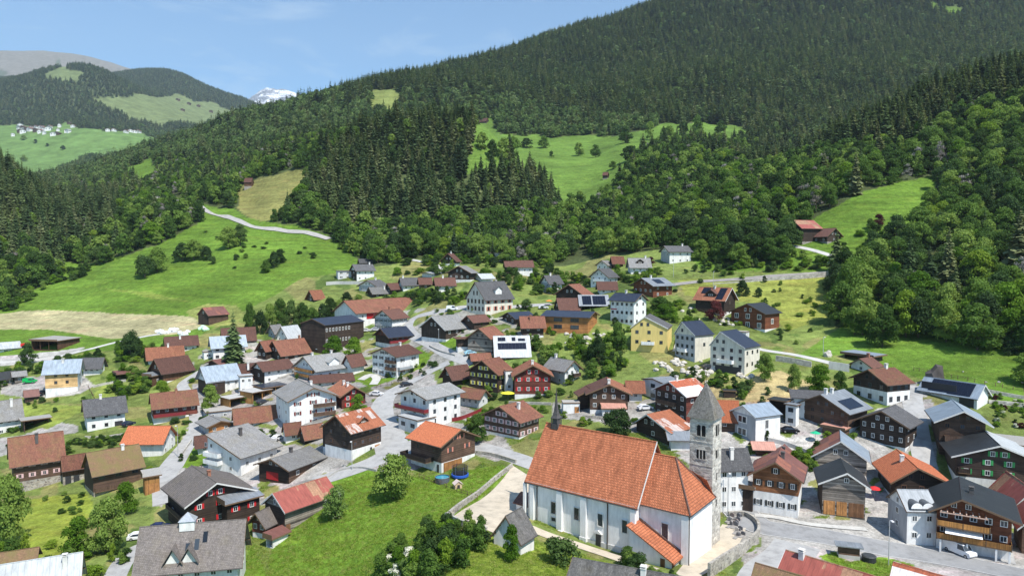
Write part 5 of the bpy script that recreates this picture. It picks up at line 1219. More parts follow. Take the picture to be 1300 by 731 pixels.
# bottom edge
h_('long maroon and rust sheet roof across the main road from the log barn', 'barn', (984,775), 983, 1160, .5, 738, 700, 'L', 'B', 'rust2', wins=(0,0), winL=(0,0), chim=[('w',.12,-.05)], name='barn', th=-22, trim='w', og=.4)
h_('brown tiled roof cut by the bottom edge left of the maroon sheet roof', 'house', (950,792), 948, 1052, .6, 755, 716, 'L', 'W', 'mossy', wins=(0,0), chim=[], th=-20, name='house', og=.3)
h_('pale and rust striped sheet roof cut by the bottom edge', 'barn', (1135,790), 1133, 1240, .6, 752, 717, 'L', 'B', 'stripe', wins=(0,0), chim=[], name='barn', th=-14)
h_('roof half maroon and half grey shingles just below the church', 'house', (716,775), 715, 870, .55, 748, 709, 'L', 'W', 'shingle', wins=(0,0), chim=[('w',.62,-.08)], th=-18, name='house', og=.2)
h_('pale metal roofed house at the bottom left corner', 'house', (94,775), -30, 117, 2.2, 742, 702, 'R', 'G', 'pale', wins=(2,1), winL=(0,0), chim=[('w',.1,-.2)], th=82, name='house', og=1.2)
h_('brown roof behind the pale metal roof in the bottom left corner', 'house', (40,728), -20, 46, 1.8, 712, 696, 'R', 'B', 'mossy', wins=(0,0), winL=(0,0), chim=[], th=80, name='house')
# hay barns and the small cabins on the slopes
for lb, c, l, r_, e, y, wl_, rf in [
  ('little brown hay barn at the edge of the mown terrace', (319,238), 310, 322, 231, 226, 'BV', 'brown'),
  ('tiny dark hay barn in the middle of the high meadow', (771,227), 765, 773, 222, 218, 'D', 'brown'),
  ('tiny stone footed hay barn low on the high meadow', (762,256), 757, 765, 251, 247, 'GL', 'maroon'),
  ('tiny dark hay barn at the top left corner of the high meadow', (617,157), 608, 621, 154, 150, 'D', 'brown'),
  ('tiny hay barn on the pale skyline meadow', (494,110), 487, 496, 107, 105, 'D', 'brown')]:
    h_(lb, 'hay barn', c, l, r_, 1.2, e, y, 'R', wl_, rf, wins=(0,0), winL=(0,0), chim=[], name='hay_barn', gab=False, oe=.5, og=.4, minh=1.5, base='S', bf=.25)
# ------------------------------------------------------------------ church
def church():
    O = hit(806, 706); k = O.y / 115.0
    a37 = R(37); ex = Vector((math.cos(a37), -math.sin(a37), 0)); ey = Vector((math.sin(a37), math.cos(a37), 0))
    root = empty('church', O, -a37); tag(root, 'large white church with long orange tiled nave, hipped chancel and slate ridge turret', 'church'); root.empty_display_size = 3
    def xp(px, y=0):      # local x on the south wall for a photograph column
        lo, hi = -40.0, 20.0
        for _ in range(40):
            m_ = (lo + hi) / 2
            if proj(O + ex * m_ + ey * (y * k))[0] > px: hi = m_
            else: lo = m_
        return lo
    W = plaster((0.82, 0.81, 0.79), 0.2); RF = ROOFM['church']; DKM = plain((0.06, 0.05, 0.045), 0.7)
    def b(*v): return [q * k for q in v]
    L, Wn, He, Hr = 22.4 * k, 13.6 * k, 9.1 * k, 18.2 * k
    mb = MB(); mb.extrude([(0, -3), (Wn, -3), (Wn, He), (Wn / 2, Hr - .5), (0, He)], -L, 0, lambda y, x, z: (x, y, z)); mb.build('nave_wall', W, root)
    cx, cy0, cy1, ch, cr = 8.9 * k, 1.66 * k, 12.0 * k, 9.15 * k, 16.3 * k
    cm = (cy0 + cy1) / 2
    mb = MB(); mb.box(0.01, cx, cy0, cy1, -3, ch); mb.build('chancel_wall', W, root)
    # nave roof
    o = .55; sl = (Hr - He) / (Wn / 2); ze = He - o * sl; T = .22
    mb = MB()
    for sgn in (0, 1):
        y_e = -o if sgn == 0 else Wn + o
        mb.extrude([(y_e, ze), (Wn / 2, Hr), (Wn / 2, Hr + T), (y_e, ze + T)], -L - .6, .7, lambda y, x, z: (x, y, z)); mb.build('nave_roof', RF, root); mb = MB()
    mb.tube((-L - .6, Wn / 2, Hr + T), (.7, Wn / 2, Hr + T), .16, n=6); mb.build('ridge_cap', RF, root)
    mb = MB(); mb.extrude([(-o, ze - .1), (Wn / 2, Hr - .1), (Wn / 2, Hr + T + .14), (-o, ze + T + .14)], .705, .8, lambda y, x, z: (x, y, z)); mb.build('verge_flashing', TRIM['w'], root)
    mb = MB(); mb.tube((-L - .6, -o - .1, ze + .05), (.7, -o - .1, ze + .05), .11, n=6); mb.build('gutter', DKM, root)
    mb = MB(); mb.box(-L - .1, .1, -o + .1, 0, He - .55, He - .35); mb.build('eaves_cornice', W, root)
    # chancel roof, hipped at the east end
    o = .5; rx = 4.3 * k; ze = ch - .35
    A = [(0.0, cy0 - o, ze), (cx + o, cy0 - o, ze), (cx + o, cy1 + o, ze), (0.0, cy1 + o, ze)]; P, Q = (0.0, cm, cr), (rx, cm, cr)
    for pts in ([A[0], A[1], Q, P], [A[1], A[2], Q], [A[2], A[3], P, Q]):
        mb = MB(); mb.poly(pts); mb.poly([(x, y, z - .2) for x, y, z in pts][::-1])
        for i in range(len(pts)):
            p, q = pts[i], pts[(i + 1) % len(pts)]; mb.poly([p, (p[0], p[1], p[2] - .2), (q[0], q[1], q[2] - .2), q])
        mb.build('chancel_roof', RF, root)
    for p, q in ((A[1], Q), (A[2], Q)):
        mb = MB(); mb.tube(p, q, .17, n=6); mb.build('hip_ridge', plain((0.13, 0.07, 0.055), .8), root)
    mb = MB(); mb.tube(P, Q, .15, n=6); mb.build('ridge_cap', RF, root)
    mb = MB(); mb.tube((0, cy0 - o - .08, ze - .05), (cx + o, cy0 - o - .08, ze - .05), .1, n=6); mb.build('gutter', DKM, root)
    mb = MB(); mb.tube((cx + o + .08, cy0 - o, ze - .05), (cx + o + .08, cy1 + o, ze - .05), .1, n=6); mb.build('gutter', DKM, root)
    # little gablet where the chancel roof runs against the tower
    mb = MB(); zt = ze + 2.6 * k; yy = cy1 - 1.8 * k
    for pts in ([(cx + .3, cy1 + .2, ze + .3), (cx - .3, yy, zt + .9), (cx - 3.5 * k, yy, zt + 2.2), (cx - 3.0 * k, cy1 + .2, ze + .5)],):
        mb.poly(pts)
    mb.poly([(x, y, z - .2) for x, y, z in pts][::-1])
    for i in range(4):
        p, q = pts[i], pts[(i + 1) % 4]; mb.poly([p, (p[0], p[1], p[2] - .2), (q[0], q[1], q[2] - .2), q])
    mb.build('gablet_roof', RF, root)
    # buttress piers, downpipes
    for px, w in ((710.5, 1.15), (741, 1.15), (803.5, .9), (666.5, .5), (676, .8)):
        x = xp(px, -.3); mb = MB(); mb.box(x - w / 2 * k, x + w / 2 * k, -.62 * k, .01, -3, He - .9); mb.box(x - w / 2 * k - .12, x + w / 2 * k + .12, -.62 * k - .14, .0, -3, 1.1); 
        mb.poly([(x - w/2*k, -.62*k, He - .9), (x + w/2*k, -.62*k, He - .9), (x + w/2*k, -.02, He - .4), (x - w/2*k, -.02, He - .4)])
        mb.build('buttress', W, root)
    for px, y0, z1 in ((681.6, -.12, He - .3), (771, -.12, He - .3)):
        x = xp(px, -.1); mb = MB(); mb.tube((x, y0, 0), (x, y0, z1), .11, n=6); mb.build('downpipe', DKM, root)
    mb = MB(); mb.box(cx - 1.1 * k, cx + .12, cy0 - .5 * k, cy0 + .01, -3, ch - .5); mb.build('buttress', W, root)
    mb = MB(); mb.tube((cx + .2, cy0 - .3, 0), (cx + .2, cy0 - .3, ch - .4), .11, n=6); mb.build('downpipe', DKM, root)
    mb = MB(); mb.box(-L, 0, -.16, .0, -3, .9); mb.build('plinth', plaster((.6, .59, .57)), root)
    # windows: dark leaded panes in stone frames
    def cwin(x, z, w, h, side='S', y0=0.0, arch=True):
        mb = MB(); t = .12
        F_ = (lambda s, d, zz: (s, y0 - d, zz)) if side == 'S' else (lambda s, d, zz: (y0 + d, s, zz))
        for q in ((x - w/2 - t, x - w/2, z - h/2 - t, z + h/2 + t), (x + w/2, x + w/2 + t, z - h/2 - t, z + h/2 + t), (x - w/2, x + w/2, z + h/2, z + h/2 + t), (x - w/2 - .06, x + w/2 + .06, z - h/2 - t, z - h/2)):
            mb.extrude([(q[0], q[2]), (q[1], q[2]), (q[1], q[3]), (q[0], q[3])], 0, .14, lambda s, d, zz: F_(s, d, zz))
        o_ = mb.build('window', plaster((.7, .69, .66)), root)
        mb = MB(); mb.extrude([(x - w/2, z - h/2), (x + w/2, z - h/2), (x + w/2, z + h/2), (x - w/2, z + h/2)], 0.0, .03, lambda s, d, zz: F_(s, d, zz)); mb.build('pane', GLS, o_)
        mb = MB()
        for g_ in (x,): mb.extrude([(g_ - .035, z - h/2), (g_ + .035, z - h/2), (g_ + .035, z + h/2), (g_ - .035, z + h/2)], .03, .07, lambda s, d, zz: F_(s, d, zz))
        for r_ in (-.25, 0, .25): mb.extrude([(x - w/2, z + h*r_ - .025), (x + w/2, z + h*r_ - .025), (x + w/2, z + h*r_ + .025), (x - w/2, z + h*r_ + .025)], .03, .065, lambda s, d, zz: F_(s, d, zz))
        mb.build('glazing_bar', FRD, o_)
    for px in (702.7, 732, 762, 793): cwin(xp(px), 4.75 * k, 1.0 * k, 2.2 * k)
    cwin(xp(703), 2.6 * k, .95 * k, .7 * k)
    cwin(4.7 * k, 5.0 * k, 1.15 * k, 2.7 * k, 'S', cy0)
    xd = xp(760); mb = MB(); mb.box(xd - .5, xd + .5, -.2, -.0, 0, 2.2); d_ = mb.build('door', DOORM['d'], root)
    mb = MB(); mb.extrude([(xd - .85, 2.35), (xd + .85, 2.35), (xd, 3.0)], -.45, -.0, lambda x, y, z: (x, y, z)); mb.build('door_hood', plaster((.62, .61, .58)), d_)
    # sacristy lean-to with its roof running down eastwards
    y0, y1, x0, x1, h0, h1 = -2.0 * k, cy0 + .02, .05, 7.4 * k, 5.7 * k, 2.0 * k
    mb = MB(); mb.extrude([(x0, -3), (x1, -3), (x1, h1), (x0, h0)], y0, y1, lambda x, y, z: (x, y, z)); mb.build('sacristy_wall', W, root)
    mb = MB(); s_ = (h1 - h0) / (x1 - x0); q = lambda x: h0 + s_ * (x - x0)
    mb.extrude([(x0 - .5, q(x0 - .5) + .02), (x1 + .8, q(x1 + .8) + .02), (x1 + .8, q(x1 + .8) + .24), (x0 - .5, q(x0 - .5) + .24)], y0 - .5, y1 - .02, lambda x, y, z: (x, y, z)); mb.build('sacristy_roof', RF, root)
    mb = MB(); mb.extrude([(x0, q(x0) + .25), (x1 + .6, q(x1 + .6) + .25), (x1 + .6, q(x1 + .6) + .62), (x0, q(x0) + .62)], y1 - .3, y1 - .03, lambda x, y, z: (x, y, z)); mb.build('roof_flashing', plain((.12, .07, .055), .8), root)
    mb = MB(); mb.box(x1 + .001, x1 + .06, y0 + .5, y0 + 1.5, 0, 1.8); mb.build('door', DOORM['b'], root)
    mb = MB(); mb.box(5.6 * k, 6.4 * k, y0 - .06, y0, 0, 2.0); mb.build('door', DOORM['b'], root)
    # ridge turret near the west end
    tx, ty = -20.6 * k, Wn / 2; z0 = Hr - .6; S_ = plain((.075, .07, .07), .8, var=.3)
    t_o = empty('ridge_turret', (tx, ty, z0)); t_o.parent = root; t_o.scale = (.82, .82, .98)
    mb = MB(); r_ = .95
    for a_ in (-r_, r_ - .2):
        for b_ in (-r_, r_ - .2): mb.box(a_, a_ + .2, b_, b_ + .2, 0, 2.3); 
    mb.box(-r_, r_, -r_, r_, 0, 1.0); mb.box(-.7, .7, -.7, .7, 1.0, 2.2); mb.build('turret_frame', S_, t_o)
    mb = MB(); prof = [(1.45, 2.2), (.95, 2.75), (.6, 3.6), (.34, 5.2), (.1, 7.6), (.03, 8.3)]
    for i in range(len(prof) - 1):
        (ra, za), (rb, zb) = prof[i], prof[i + 1]
        pa = [(ra * math.cos(t), ra * math.sin(t), za) for t in [math.pi/4 + math.pi/2 * j for j in range(4)]]; pb = [(rb * math.cos(t), rb * math.sin(t), zb) for t in [math.pi/4 + math.pi/2 * j for j in range(4)]]
        for j in range(4): mb.poly([pa[j], pa[(j+1) % 4], pb[(j+1) % 4], pb[j]])
    mb.poly([(1.0, 1.0, 2.2), (-1.0, 1.0, 2.2), (-1.0, -1.0, 2.2), (1.0, -1.0, 2.2)]); mb.build('turret_spire', S_, t_o)
    # west porch
    mb = MB(); xw = -L
    mb.box(xw - 3.4, xw - .01, .6, 5.0, -3, 3.6); mb.build('porch_wall', W, root)
    mb = MB(); mb.extrude([(0.1, 3.5), (2.8, 5.0), (2.8, 5.2), (0.1, 3.7)], xw - 3.9, xw - .02, lambda y, x, z: (x, y, z)); mb.extrude([(2.8, 5.0), (5.5, 3.5), (5.5, 3.7), (2.8, 5.2)], xw - 3.9, xw - .02, lambda y, x, z: (x, y, z)); mb.build('porch_roof', ROOFM['brown'], root)
    mb = MB(); n = 10; c_ = xw - 1.8
    pts = [(c_ - .9, 0), (c_ + .9, 0)] + [(c_ + .9 * math.cos(t), 1.5 + .9 * math.sin(t)) for t in [math.pi * i / n for i in range(n + 1)]]
    mb.extrude(pts, .57, .6, lambda x, y, z: (x, y, z)); mb.build('porch_arch', DKM, root)
    # ---- bell tower, a separate building
    Tn = stone((0.5, 0.465, 0.405), (0.29, 0.265, 0.23), 1.1, (0.5, 0.48, 0.44)); s = 4.25 * k
    tw = empty('bell_tower', O + ex * (8.7 * k) + ey * (12.5 * k), -a37); tag(tw, 'tall romanesque stone bell tower with a pyramid stone roof beside the white church', 'tower'); tw.empty_display_size = 3
    Ht = 22.8 * k
    mb = MB(); mb.box(-s, 0, 0, s, -3, Ht); mb.build('tower_wall', Tn, tw)
    Sp = tiles((0.26, 0.245, 0.225), (0.15, 0.14, 0.13), 0.2, 0.3, 0.3)
    ap = Vector((-s / 2, s / 2, 28.6 * k)); e = .5
    c4 = [Vector((-s - e, -e, Ht - .35)), Vector((e, -e, Ht - .35)), Vector((e, s + e, Ht - .35)), Vector((-s - e, s + e, Ht - .35))]
    m4 = [ap + (c - ap) * .6 + (Vector((c.x, c.y, 0)) - Vector((ap.x, ap.y, 0))) * .03 for c in c4]
    mb = MB()
    for i in range(4):
        j = (i + 1) % 4; mb.poly([c4[i], c4[j], m4[j], m4[i]]); mb.poly([m4[i], m4[j], ap])
    mb.poly(c4[::-1]); mb.build('spire', Sp, tw)
    mb = MB(); mb.tube(ap - Vector((0, 0, .3)), ap + Vector((0, 0, 1.9)), .06, n=5); mb.tube(ap + Vector((-.5, 0, 1.2)), ap + Vector((.5, 0, 1.2)), .05, n=5); mb.build('cross', plain((.25, .2, .1), .4, .5), tw)
    mb = MB(); mb.box(-s - .12, .12, -.12, s + .12, Ht - .5, Ht - .36); mb.build('cornice', Tn, tw)
    def bif(z, w, h, side, n=2):
        o_ = None
        fr = MB(); 
        if side == 'S': F_ = lambda q, d, zz: (-s / 2 + q, -d, zz)
        else: F_ = lambda q, d, zz: (d, s / 2 + q, zz)
        dk = MB(); lw_ = (w - .16 * (n - 1)) / n
        for i in range(n):
            c = -w / 2 + lw_ / 2 + i * (lw_ + .16)
            pts = [(c - lw_/2, z - h/2), (c + lw_/2, z - h/2)] + [(c + lw_/2 * math.cos(t), z + h/2 - lw_/2 + lw_/2 * math.sin(t)) for t in [math.pi * q / 8 for q in range(9)]]
            m_ = MB(); m_.extrude(pts, 0.0, .03, F_)
            m_.build('belfry_opening_shade', plain((.012, .012, .012), .9, var=0), tw)  # near-black arch plates stand in for the shade inside the openings
        for i in range(n - 1):
            c = -w / 2 + lw_ + .08 + i * (lw_ + .16); m_ = MB(); m_.extrude([(c - .08, z - h/2), (c + .08, z - h/2), (c + .08, z + h/2), (c - .08, z + h/2)], 0, .12, F_); m_.build('column', plaster((.5, .47, .42)), tw)
        for zz, hh in ((z - h/2 - .12, .12), (z + h/2 + .05, .14)):
            m_ = MB(); m_.extrude([(-w/2 - .15, zz), (w/2 + .15, zz), (w/2 + .15, zz + hh), (-w/2 - .15, zz + hh)], 0, .1, F_); m_.build('ledge', plaster((.5, .47, .42)), tw)
    bif(20.2 * k, 1.55 * k, 2.0 * k, 'S'); bif(15.9 * k, 1.6 * k, 1.6 * k, 'S', 3)
    bif(20.2 * k, 1.5 * k, 2.0 * k, 'E'); bif(15.9 * k, 1.3 * k, 1.5 * k, 'E')
    for z in (11.8, 7): bif(z * k, .35, 1.3, 'E', 1)
    for z in (18.1, 13.9, 9.6):
        m_ = MB(); m_.box(-s - .06, .06, -.06, s + .06, z * k, z * k + .14); m_.build('string_course', Tn, tw)
    return root
church()
house('small steep grey roofed chapel house with white gable at the church plaza', 'chapel', (661,704), 627, 678, 1.3, 687, 652, 'L', 'W', 'shingle', wins=(0,0), winL=(1,1), chim=[], name='chapel', oe=.4, og=.5, trim='b', gab=False)
ROADC = []
# ------------------------------------------------------------------ roads, walls, small things
def catmull(pts, step=1.3):
    P = [Vector(p) for p in pts]; P = [P[0] * 2 - P[1]] + P + [P[-1] * 2 - P[-2]]; out = []
    for i in range(1, len(P) - 2):
        n = max(2, int((P[i+1] - P[i]).length / step))
        for j in range(n):
            t = j / n; a, b, c, d = P[i-1], P[i], P[i+1], P[i+2]
            out.append(0.5 * ((2*b) + (c - a) * t + (2*a - 5*b + 4*c - d) * t*t + (3*b - a - 3*c + d) * t*t*t))
    out.append(P[-2]); return out
def path_pts(px_pts, step=1.3):
    P = catmull([hit(*p).xy for p in px_pts], step)
    T = []
    for i in range(len(P)):
        d = (P[min(i+1, len(P)-1)] - P[max(i-1, 0)]).normalized(); T.append(Vector((-d.y, d.x)))
    return P, T
def strip(name, label, px_pts, width, mat, off=0.08, kerb=None, shift=0.0, cross=5, step=1.3, kind='structure'):
    P, T = path_pts(px_pts, step); mb = MB(); v = []; W = width if isinstance(width, (list, tuple)) else None
    for i, (p, t) in enumerate(zip(P, T)):
        w = np.interp(i / (len(P)-1), np.linspace(0, 1, len(W)), W) if W else width
        for c in range(cross):
            q = p + t * (w * (c / (cross-1) - .5) + shift); v.append((q.x, q.y, float(zat(q.x, q.y)) + off))
            if p.y < 185: ROADC.extend((int(q.x // 1) + a_, int(q.y // 1) + b_) for a_ in (-1, 0, 1) for b_ in (-1, 0, 1))
    f = [(i*cross+c, i*cross+c+1, (i+1)*cross+c+1, (i+1)*cross+c) for i in range(len(P)-1) for c in range(cross-1)]
    me = bpy.data.meshes.new(name); me.from_pydata(v, [], f); me.materials.append(mat); me.shade_smooth()
    o = mesh_obj(name, me); tag(o, label, kind=kind)
    if kerb:
        for sgn in (-1, 1): ribbon('kerb', None, [p + t * (sgn * (width/2 if not W else 0) + shift) for p, t in zip(P, T)], .14, .2, KERB, parent=o)
    return o
def ribbon(name, label, P, h, th, mat, cat=None, parent=None, base=-.6, step=None, cap=None, group=None):
    """a wall following the ground: P list of 2D points"""
    v = []; n = len(P)
    for i in range(n):
        d = (Vector(P[min(i+1, n-1)]) - Vector(P[max(i-1, 0)])).normalized(); t = Vector((-d.y, d.x)) * th / 2
        z = float(zat(P[i].x, P[i].y)); hh = h if not isinstance(h, (list, tuple)) else np.interp(i / (n-1), np.linspace(0, 1, len(h)), h)
        for q, zz in ((P[i] + t, z + base), (P[i] + t, z + hh), (P[i] - t, z + hh), (P[i] - t, z + base)): v.append((q.x, q.y, zz))
    f = []
    for i in range(n-1):
        for c in range(3): a = i*4+c; f.append((a, a+1, a+5, a+4))
    f += [(0, 1, 2, 3), tuple((n-1)*4 + c for c in (3, 2, 1, 0))]
    mb = MB(); mb.v = v; mb.f = f; mb.mi = [0] * len(f)
    if parent: return mb.build(name, mat, parent)
    o = mb.build(name, mat)
    if cat: tag(o, label, cat, group)
    else: tag(o, label, kind='structure')
    return o
def asphalt(c):
    m, nt, b = new_mat('asphalt'); p = N(nt, 'ShaderNodeNewGeometry').outputs['Position']
    n1 = noise(nt, p, .4, 8, .72); n2 = noise(nt, p, 12, 3)
    col = ramp(nt, n1, [(.28, mul(c, .66)), (.5, c), (.75, mul(c, 1.2))]); v = N(nt, 'ShaderNodeMapRange', i_3=.88, i_4=1.12); nt.links.new(n2, v.inputs[0])
    nt.links.new(mix(nt, col, v.outputs[0], 1.0, 'MULTIPLY'), b.inputs['Base Color']); b.inputs['Roughness'].default_value = .9; return m
ASPH = asphalt((.27, .27, .27)); ASPH2 = asphalt((.36, .355, .345)); KERB = plain((.45, .44, .42), .9); SAND = asphalt((.52, .45, .35)); CONC = asphalt((.47, .46, .43))
STW = stone((.36, .33, .28), (.2, .18, .16), 1.4); STW2 = stone((.45, .42, .37), (.3, .28, .25), 1.0)
strip('main_road', 'grey asphalt main road past the church and the big balcony chalet', [(1400,752),(1290,728),(1180,706),(1110,694),(1050,682),(1000,674),(965,668),(942,652),(930,635)], 7.0, ASPH, kerb=True)
strip('pavement', 'pale pavement on the house side of the main road', [(1100,672),(1050,668),(1018,664),(985,657),(958,654)], 1.6, CONC, off=.16)
strip('side_road', 'asphalt side road turning off the main road at the cemetery wall', [(1012,690),(1000,705),(975,725),(960,760)], 8.0, ASPH2, off=.075)
strip('street_bend', 'wide asphalt street bend in the village centre', [(700,600),(660,583),(625,573),(590,566),(545,563),(505,572),(470,588),(425,604),(395,612)], [4.5,5,5,7,9,9,7,6,5], ASPH2)
strip('upper_street', 'asphalt street climbing from the bend past the white road corner house', [(500,575),(492,550),(484,528),(490,505),(515,488),(545,472),(570,460)], [9,9,8,7,6,5,4.5], ASPH2, off=.11)
strip('back_street', 'narrow asphalt street past the old dark barn', [(600,462),(575,452),(545,436),(525,426),(518,414),(530,402),(570,393),(640,390),(700,386)], 4.5, ASPH2)
strip('village_street', 'asphalt village street on the left', [(205,640),(208,610),(222,585),(240,560),(250,540),(245,515),(236,498),(232,488),(245,478),(262,468),(285,458)], [4,5,7,6,5,4.5,4,4,4,4,4], ASPH2)
strip('lower_lane', 'asphalt lane at the bottom left', [(140,745),(155,715),(172,698),(195,688),(215,684)], 4.2, ASPH2)
strip('curved_drive', 'pale curved drive to the large white house', [(458,482),(470,476),(478,480),(474,488)], 3.0, CONC)
strip('farm_track', 'pale track at the foot of the mown field', [(-20,462),(60,455),(110,444),(150,434),(190,426),(230,420)], 2.6, CONC)
strip('hill_road', 'pale mountain road crossing the hillside meadow', [(214,250),(238,256),(262,268),(285,275),(310,284),(345,291),(380,295),(418,304)], 6, asphalt((.36,.345,.32)), off=.5, step=4)
strip('hill_road_end', 'mountain road coming back out of the wood above the village', [(522,330),(545,335),(565,342),(590,350),(612,356)], 4.5, asphalt((.45,.44,.41)), off=.3, step=3)
strip('farm_lane', 'pale lane from the right meadow down to the open farm shelter', [(930,432),(968,444),(1000,449),(1030,455),(1055,461),(1075,466)], 3.2, CONC)
strip('barn_lane', 'shaded lane between the houses on the right', [(1163,490),(1158,505),(1163,530),(1168,560),(1175,590)], 5.0, ASPH2)
strip('hillside_lane', 'narrow lane to the brown hillside farm', [(985,309),(1010,313),(1040,320),(1065,328)], 3.0, CONC, off=.12)
strip('railway_bed', 'gravel bed of the single track railway line above the village', [(850,362),(900,357),(960,353),(1010,350),(1065,346)], 4.0, asphalt((.3,.28,.26)), off=.25)
for sgn in (-.5, .5): strip('rail', 'steel rail of the single track railway', [(850,362),(900,357),(960,353),(1010,350),(1065,346)], .12, plain((.16,.12,.1), .5), off=.42, shift=sgn, cross=2)
strip('terrace_path', 'pale sandy path round the east end of the church', [(866,735),(895,712),(918,690),(932,668)], [3,5.5,5.5,4.5], SAND, off=.1)
strip('church_path', 'pale sandy path along the long church wall', [(668,668),(700,681),(740,694),(780,707),(830,724)], 3.0, SAND, off=.1)
def patch(name, label, q, n, mat, off=.08):
    c = [hit(*p) for p in q]; v = []
    for i in range(n+1):
        for j in range(n+1):
            s, t = i / n, j / n; p = c[0] * ((1-s)*(1-t)) + c[1] * (s*(1-t)) + c[2] * (s*t) + c[3] * ((1-s)*t)
            v.append((p.x, p.y, float(zat(p.x, p.y)) + off)); ROADC.append((int(p.x // 1), int(p.y // 1)))
    f = [(i*(n+1)+j, (i+1)*(n+1)+j, (i+1)*(n+1)+j+1, i*(n+1)+j+1) for i in range(n) for j in range(n)]
    me = bpy.data.meshes.new(name); me.from_pydata(v, [], f); me.materials.append(mat); o = mesh_obj(name, me); tag(o, label, kind='structure'); return o
patch('church_plaza', 'sandy walled plaza west of the church', [(566,664),(640,682),(684,612),(651,591)], 44, SAND, .1)
patch('chalet_forecourt', 'grey forecourt under the balcony chalet', [(1150,697),(1290,716),(1284,694),(1186,690)], 16, ASPH2, .06)
def wall_px(name, label, pts, h, th, mat, cat='wall', group=None):
    P, T = path_pts(pts, 1.2); return ribbon(name, label, P, h, th, mat, cat, group=group)
wall_px('stone_wall', 'curved stone cemetery wall along the main road below the church', [(925,655),(945,655),(960,664),(963,678),(950,696),(925,716),(900,733)], [1.0,1.0,1.2,1.8,2.2,2.4,2.4], .5, STW)
wall_px('stone_wall', 'stone wall round the sandy church plaza on its meadow side', [(650,593),(625,613),(600,634),(566,662)], [1.0,1.1,1.2,1.4], .5, STW)
wall_px('stone_wall', 'low front wall of the sandy church plaza', [(566,662),(590,668),(618,674)], [1.8,1.2,.8], .5, STW2)
wall_px('road_wall', 'stone parapet between the street bend and the trampoline lawn', [(604,576),(625,579),(655,588)], .9, .4, STW)
wall_px('meadow_kerb_wall', 'low wall along the top edge of the big meadow', [(385,612),(412,608),(430,598),(455,594),(478,598)], .5, .35, plaster((.4,.39,.36)))
wall_px('railway_wall', 'long rubble retaining wall under the railway line', [(905,360),(960,357),(1010,354),(1062,350)], [.2,.8,1.8,2.6], .8, STW2)
wall_px('terrace_wall', 'rubble terrace wall by the yard of the open farm shelter', [(985,458),(1010,462),(1030,466)], 1.8, .5, STW2)
wall_px('concrete_wall', 'pale wall holding the yard of the farm shelter', [(1052,468),(1066,470),(1078,472)], 2.4, .4, plaster((.5,.5,.48)))
wall_px('garden_wall', 'stone wall above the sloping lawn by the orange shingled house', [(118,492),(140,487),(160,484)], .9, .3, STW2)
wall_px('garden_wall', 'low wall under the white house with the garage', [(108,556),(130,556),(158,552)], .7, .3, STW2)
wall_px('garden_wall', 'terraced garden wall right of the pale blue roofed chalet', [(1255,512),(1280,514),(1310,517)], 1.0, .4, STW2)
wall_px('garden_wall', 'upper garden wall beside the long farm building', [(1254,498),(1280,503),(1310,508)], .9, .4, STW2)
wall_px('terrace_parapet', 'maroon panelled parapet of the terrace beside the white road corner house', [(556,536),(580,534),(598,528),(612,522)], 1.1, .1, RAILM['r'])
wall_px('villa_terrace_wall', 'pale terrace wall below the hillside villa', [(414,362),(430,361),(450,361),(470,361)], 1.8, .4, CONC)

# wooden fences with posts and rails
def fence(label, pts, n, h=1.1, rails=2):
    P, T = path_pts(pts, .8); root = empty('fence', (P[0].x, P[0].y, float(zat(P[0].x, P[0].y)))); tag(root, label, 'fence')
    o3 = root.location; ids = np.linspace(0, len(P) - 1, n).astype(int); mt = TRIM['b']
    pm = MB(); pm.box(-.06, .06, -.06, .06, -.4, h); pm = pm.mesh('post', mt)
    W_ = [Vector((P[i].x, P[i].y, float(zat(P[i].x, P[i].y)))) - o3 for i in ids]
    for w in W_: mesh_obj('post', pm, root, w)
    for a, b in zip(W_, W_[1:]):
        for r in range(rails):
            m_ = MB(); z = Vector((0, 0, h * (r + .9) / rails - .1)); m_.tube(a + z, b + z, .045, n=4); m_.build('rail', mt, root)
fence('brown post and rail fence between the big meadow and the pool lawn', [(532,606),(548,612),(565,618),(590,628),(606,634)], 12)
fence('post fence by the curving village street lawn', [(236,598),(246,597),(256,594)], 5)
fence('wooden fence along the sloping lawn left', [(112,492),(118,503),(122,512)], 6)

fence('garden fence in front of the white cottage rows at the left street', [(262,580),(268,572),(262,562),(250,560)], 7)
fence('wooden fence along the lawn under the large white house with balconies', [(478,492),(500,487),(525,480),(540,474)], 9)
fence('pasture fence along the lower edge of the right meadow', [(1160,470),(1200,478),(1250,488),(1300,497)], 14)
fence('pasture fence along the railway above the village', [(880,352),(930,348),(985,345),(1050,341)], 16, 1.3)
wall_px('garden_wall', 'low stone wall along the village street beside the orange roofed white building', [(228,582),(236,570),(243,560)], .7, .3, STW2)
wall_px('garden_wall', 'low wall round the lawn by the large old dark barn', [(545,440),(560,447),(578,452)], .6, .3, STW2)
wall_px('garden_wall', 'terrace wall below the dark red house with crimson shutters', [(646,512),(670,513),(700,514)], .8, .3, STW2)
wall_px('garden_wall', 'retaining wall under the half orange roofed farmhouse', [(740,530),(768,532),(800,530)], .8, .3, STW)
wall_px('garden_wall', 'pale wall along the yard of the black car', [(975,560),(1000,566),(1030,578)], 1.0, .3, CONC)
def steps():
    P = hit(857, 446); root = empty('outdoor_stairs', P, 1.1); tag(root, 'white concrete stairs between the yellow and the middle gabled houses', 'stairs')
    for i in range(14):
        mb = MB(); mb.box(i * .75, i * .75 + .78, -1, 1, -1.5, .1 + i * .42); mb.build('step', WALLM['W'], root)
steps()
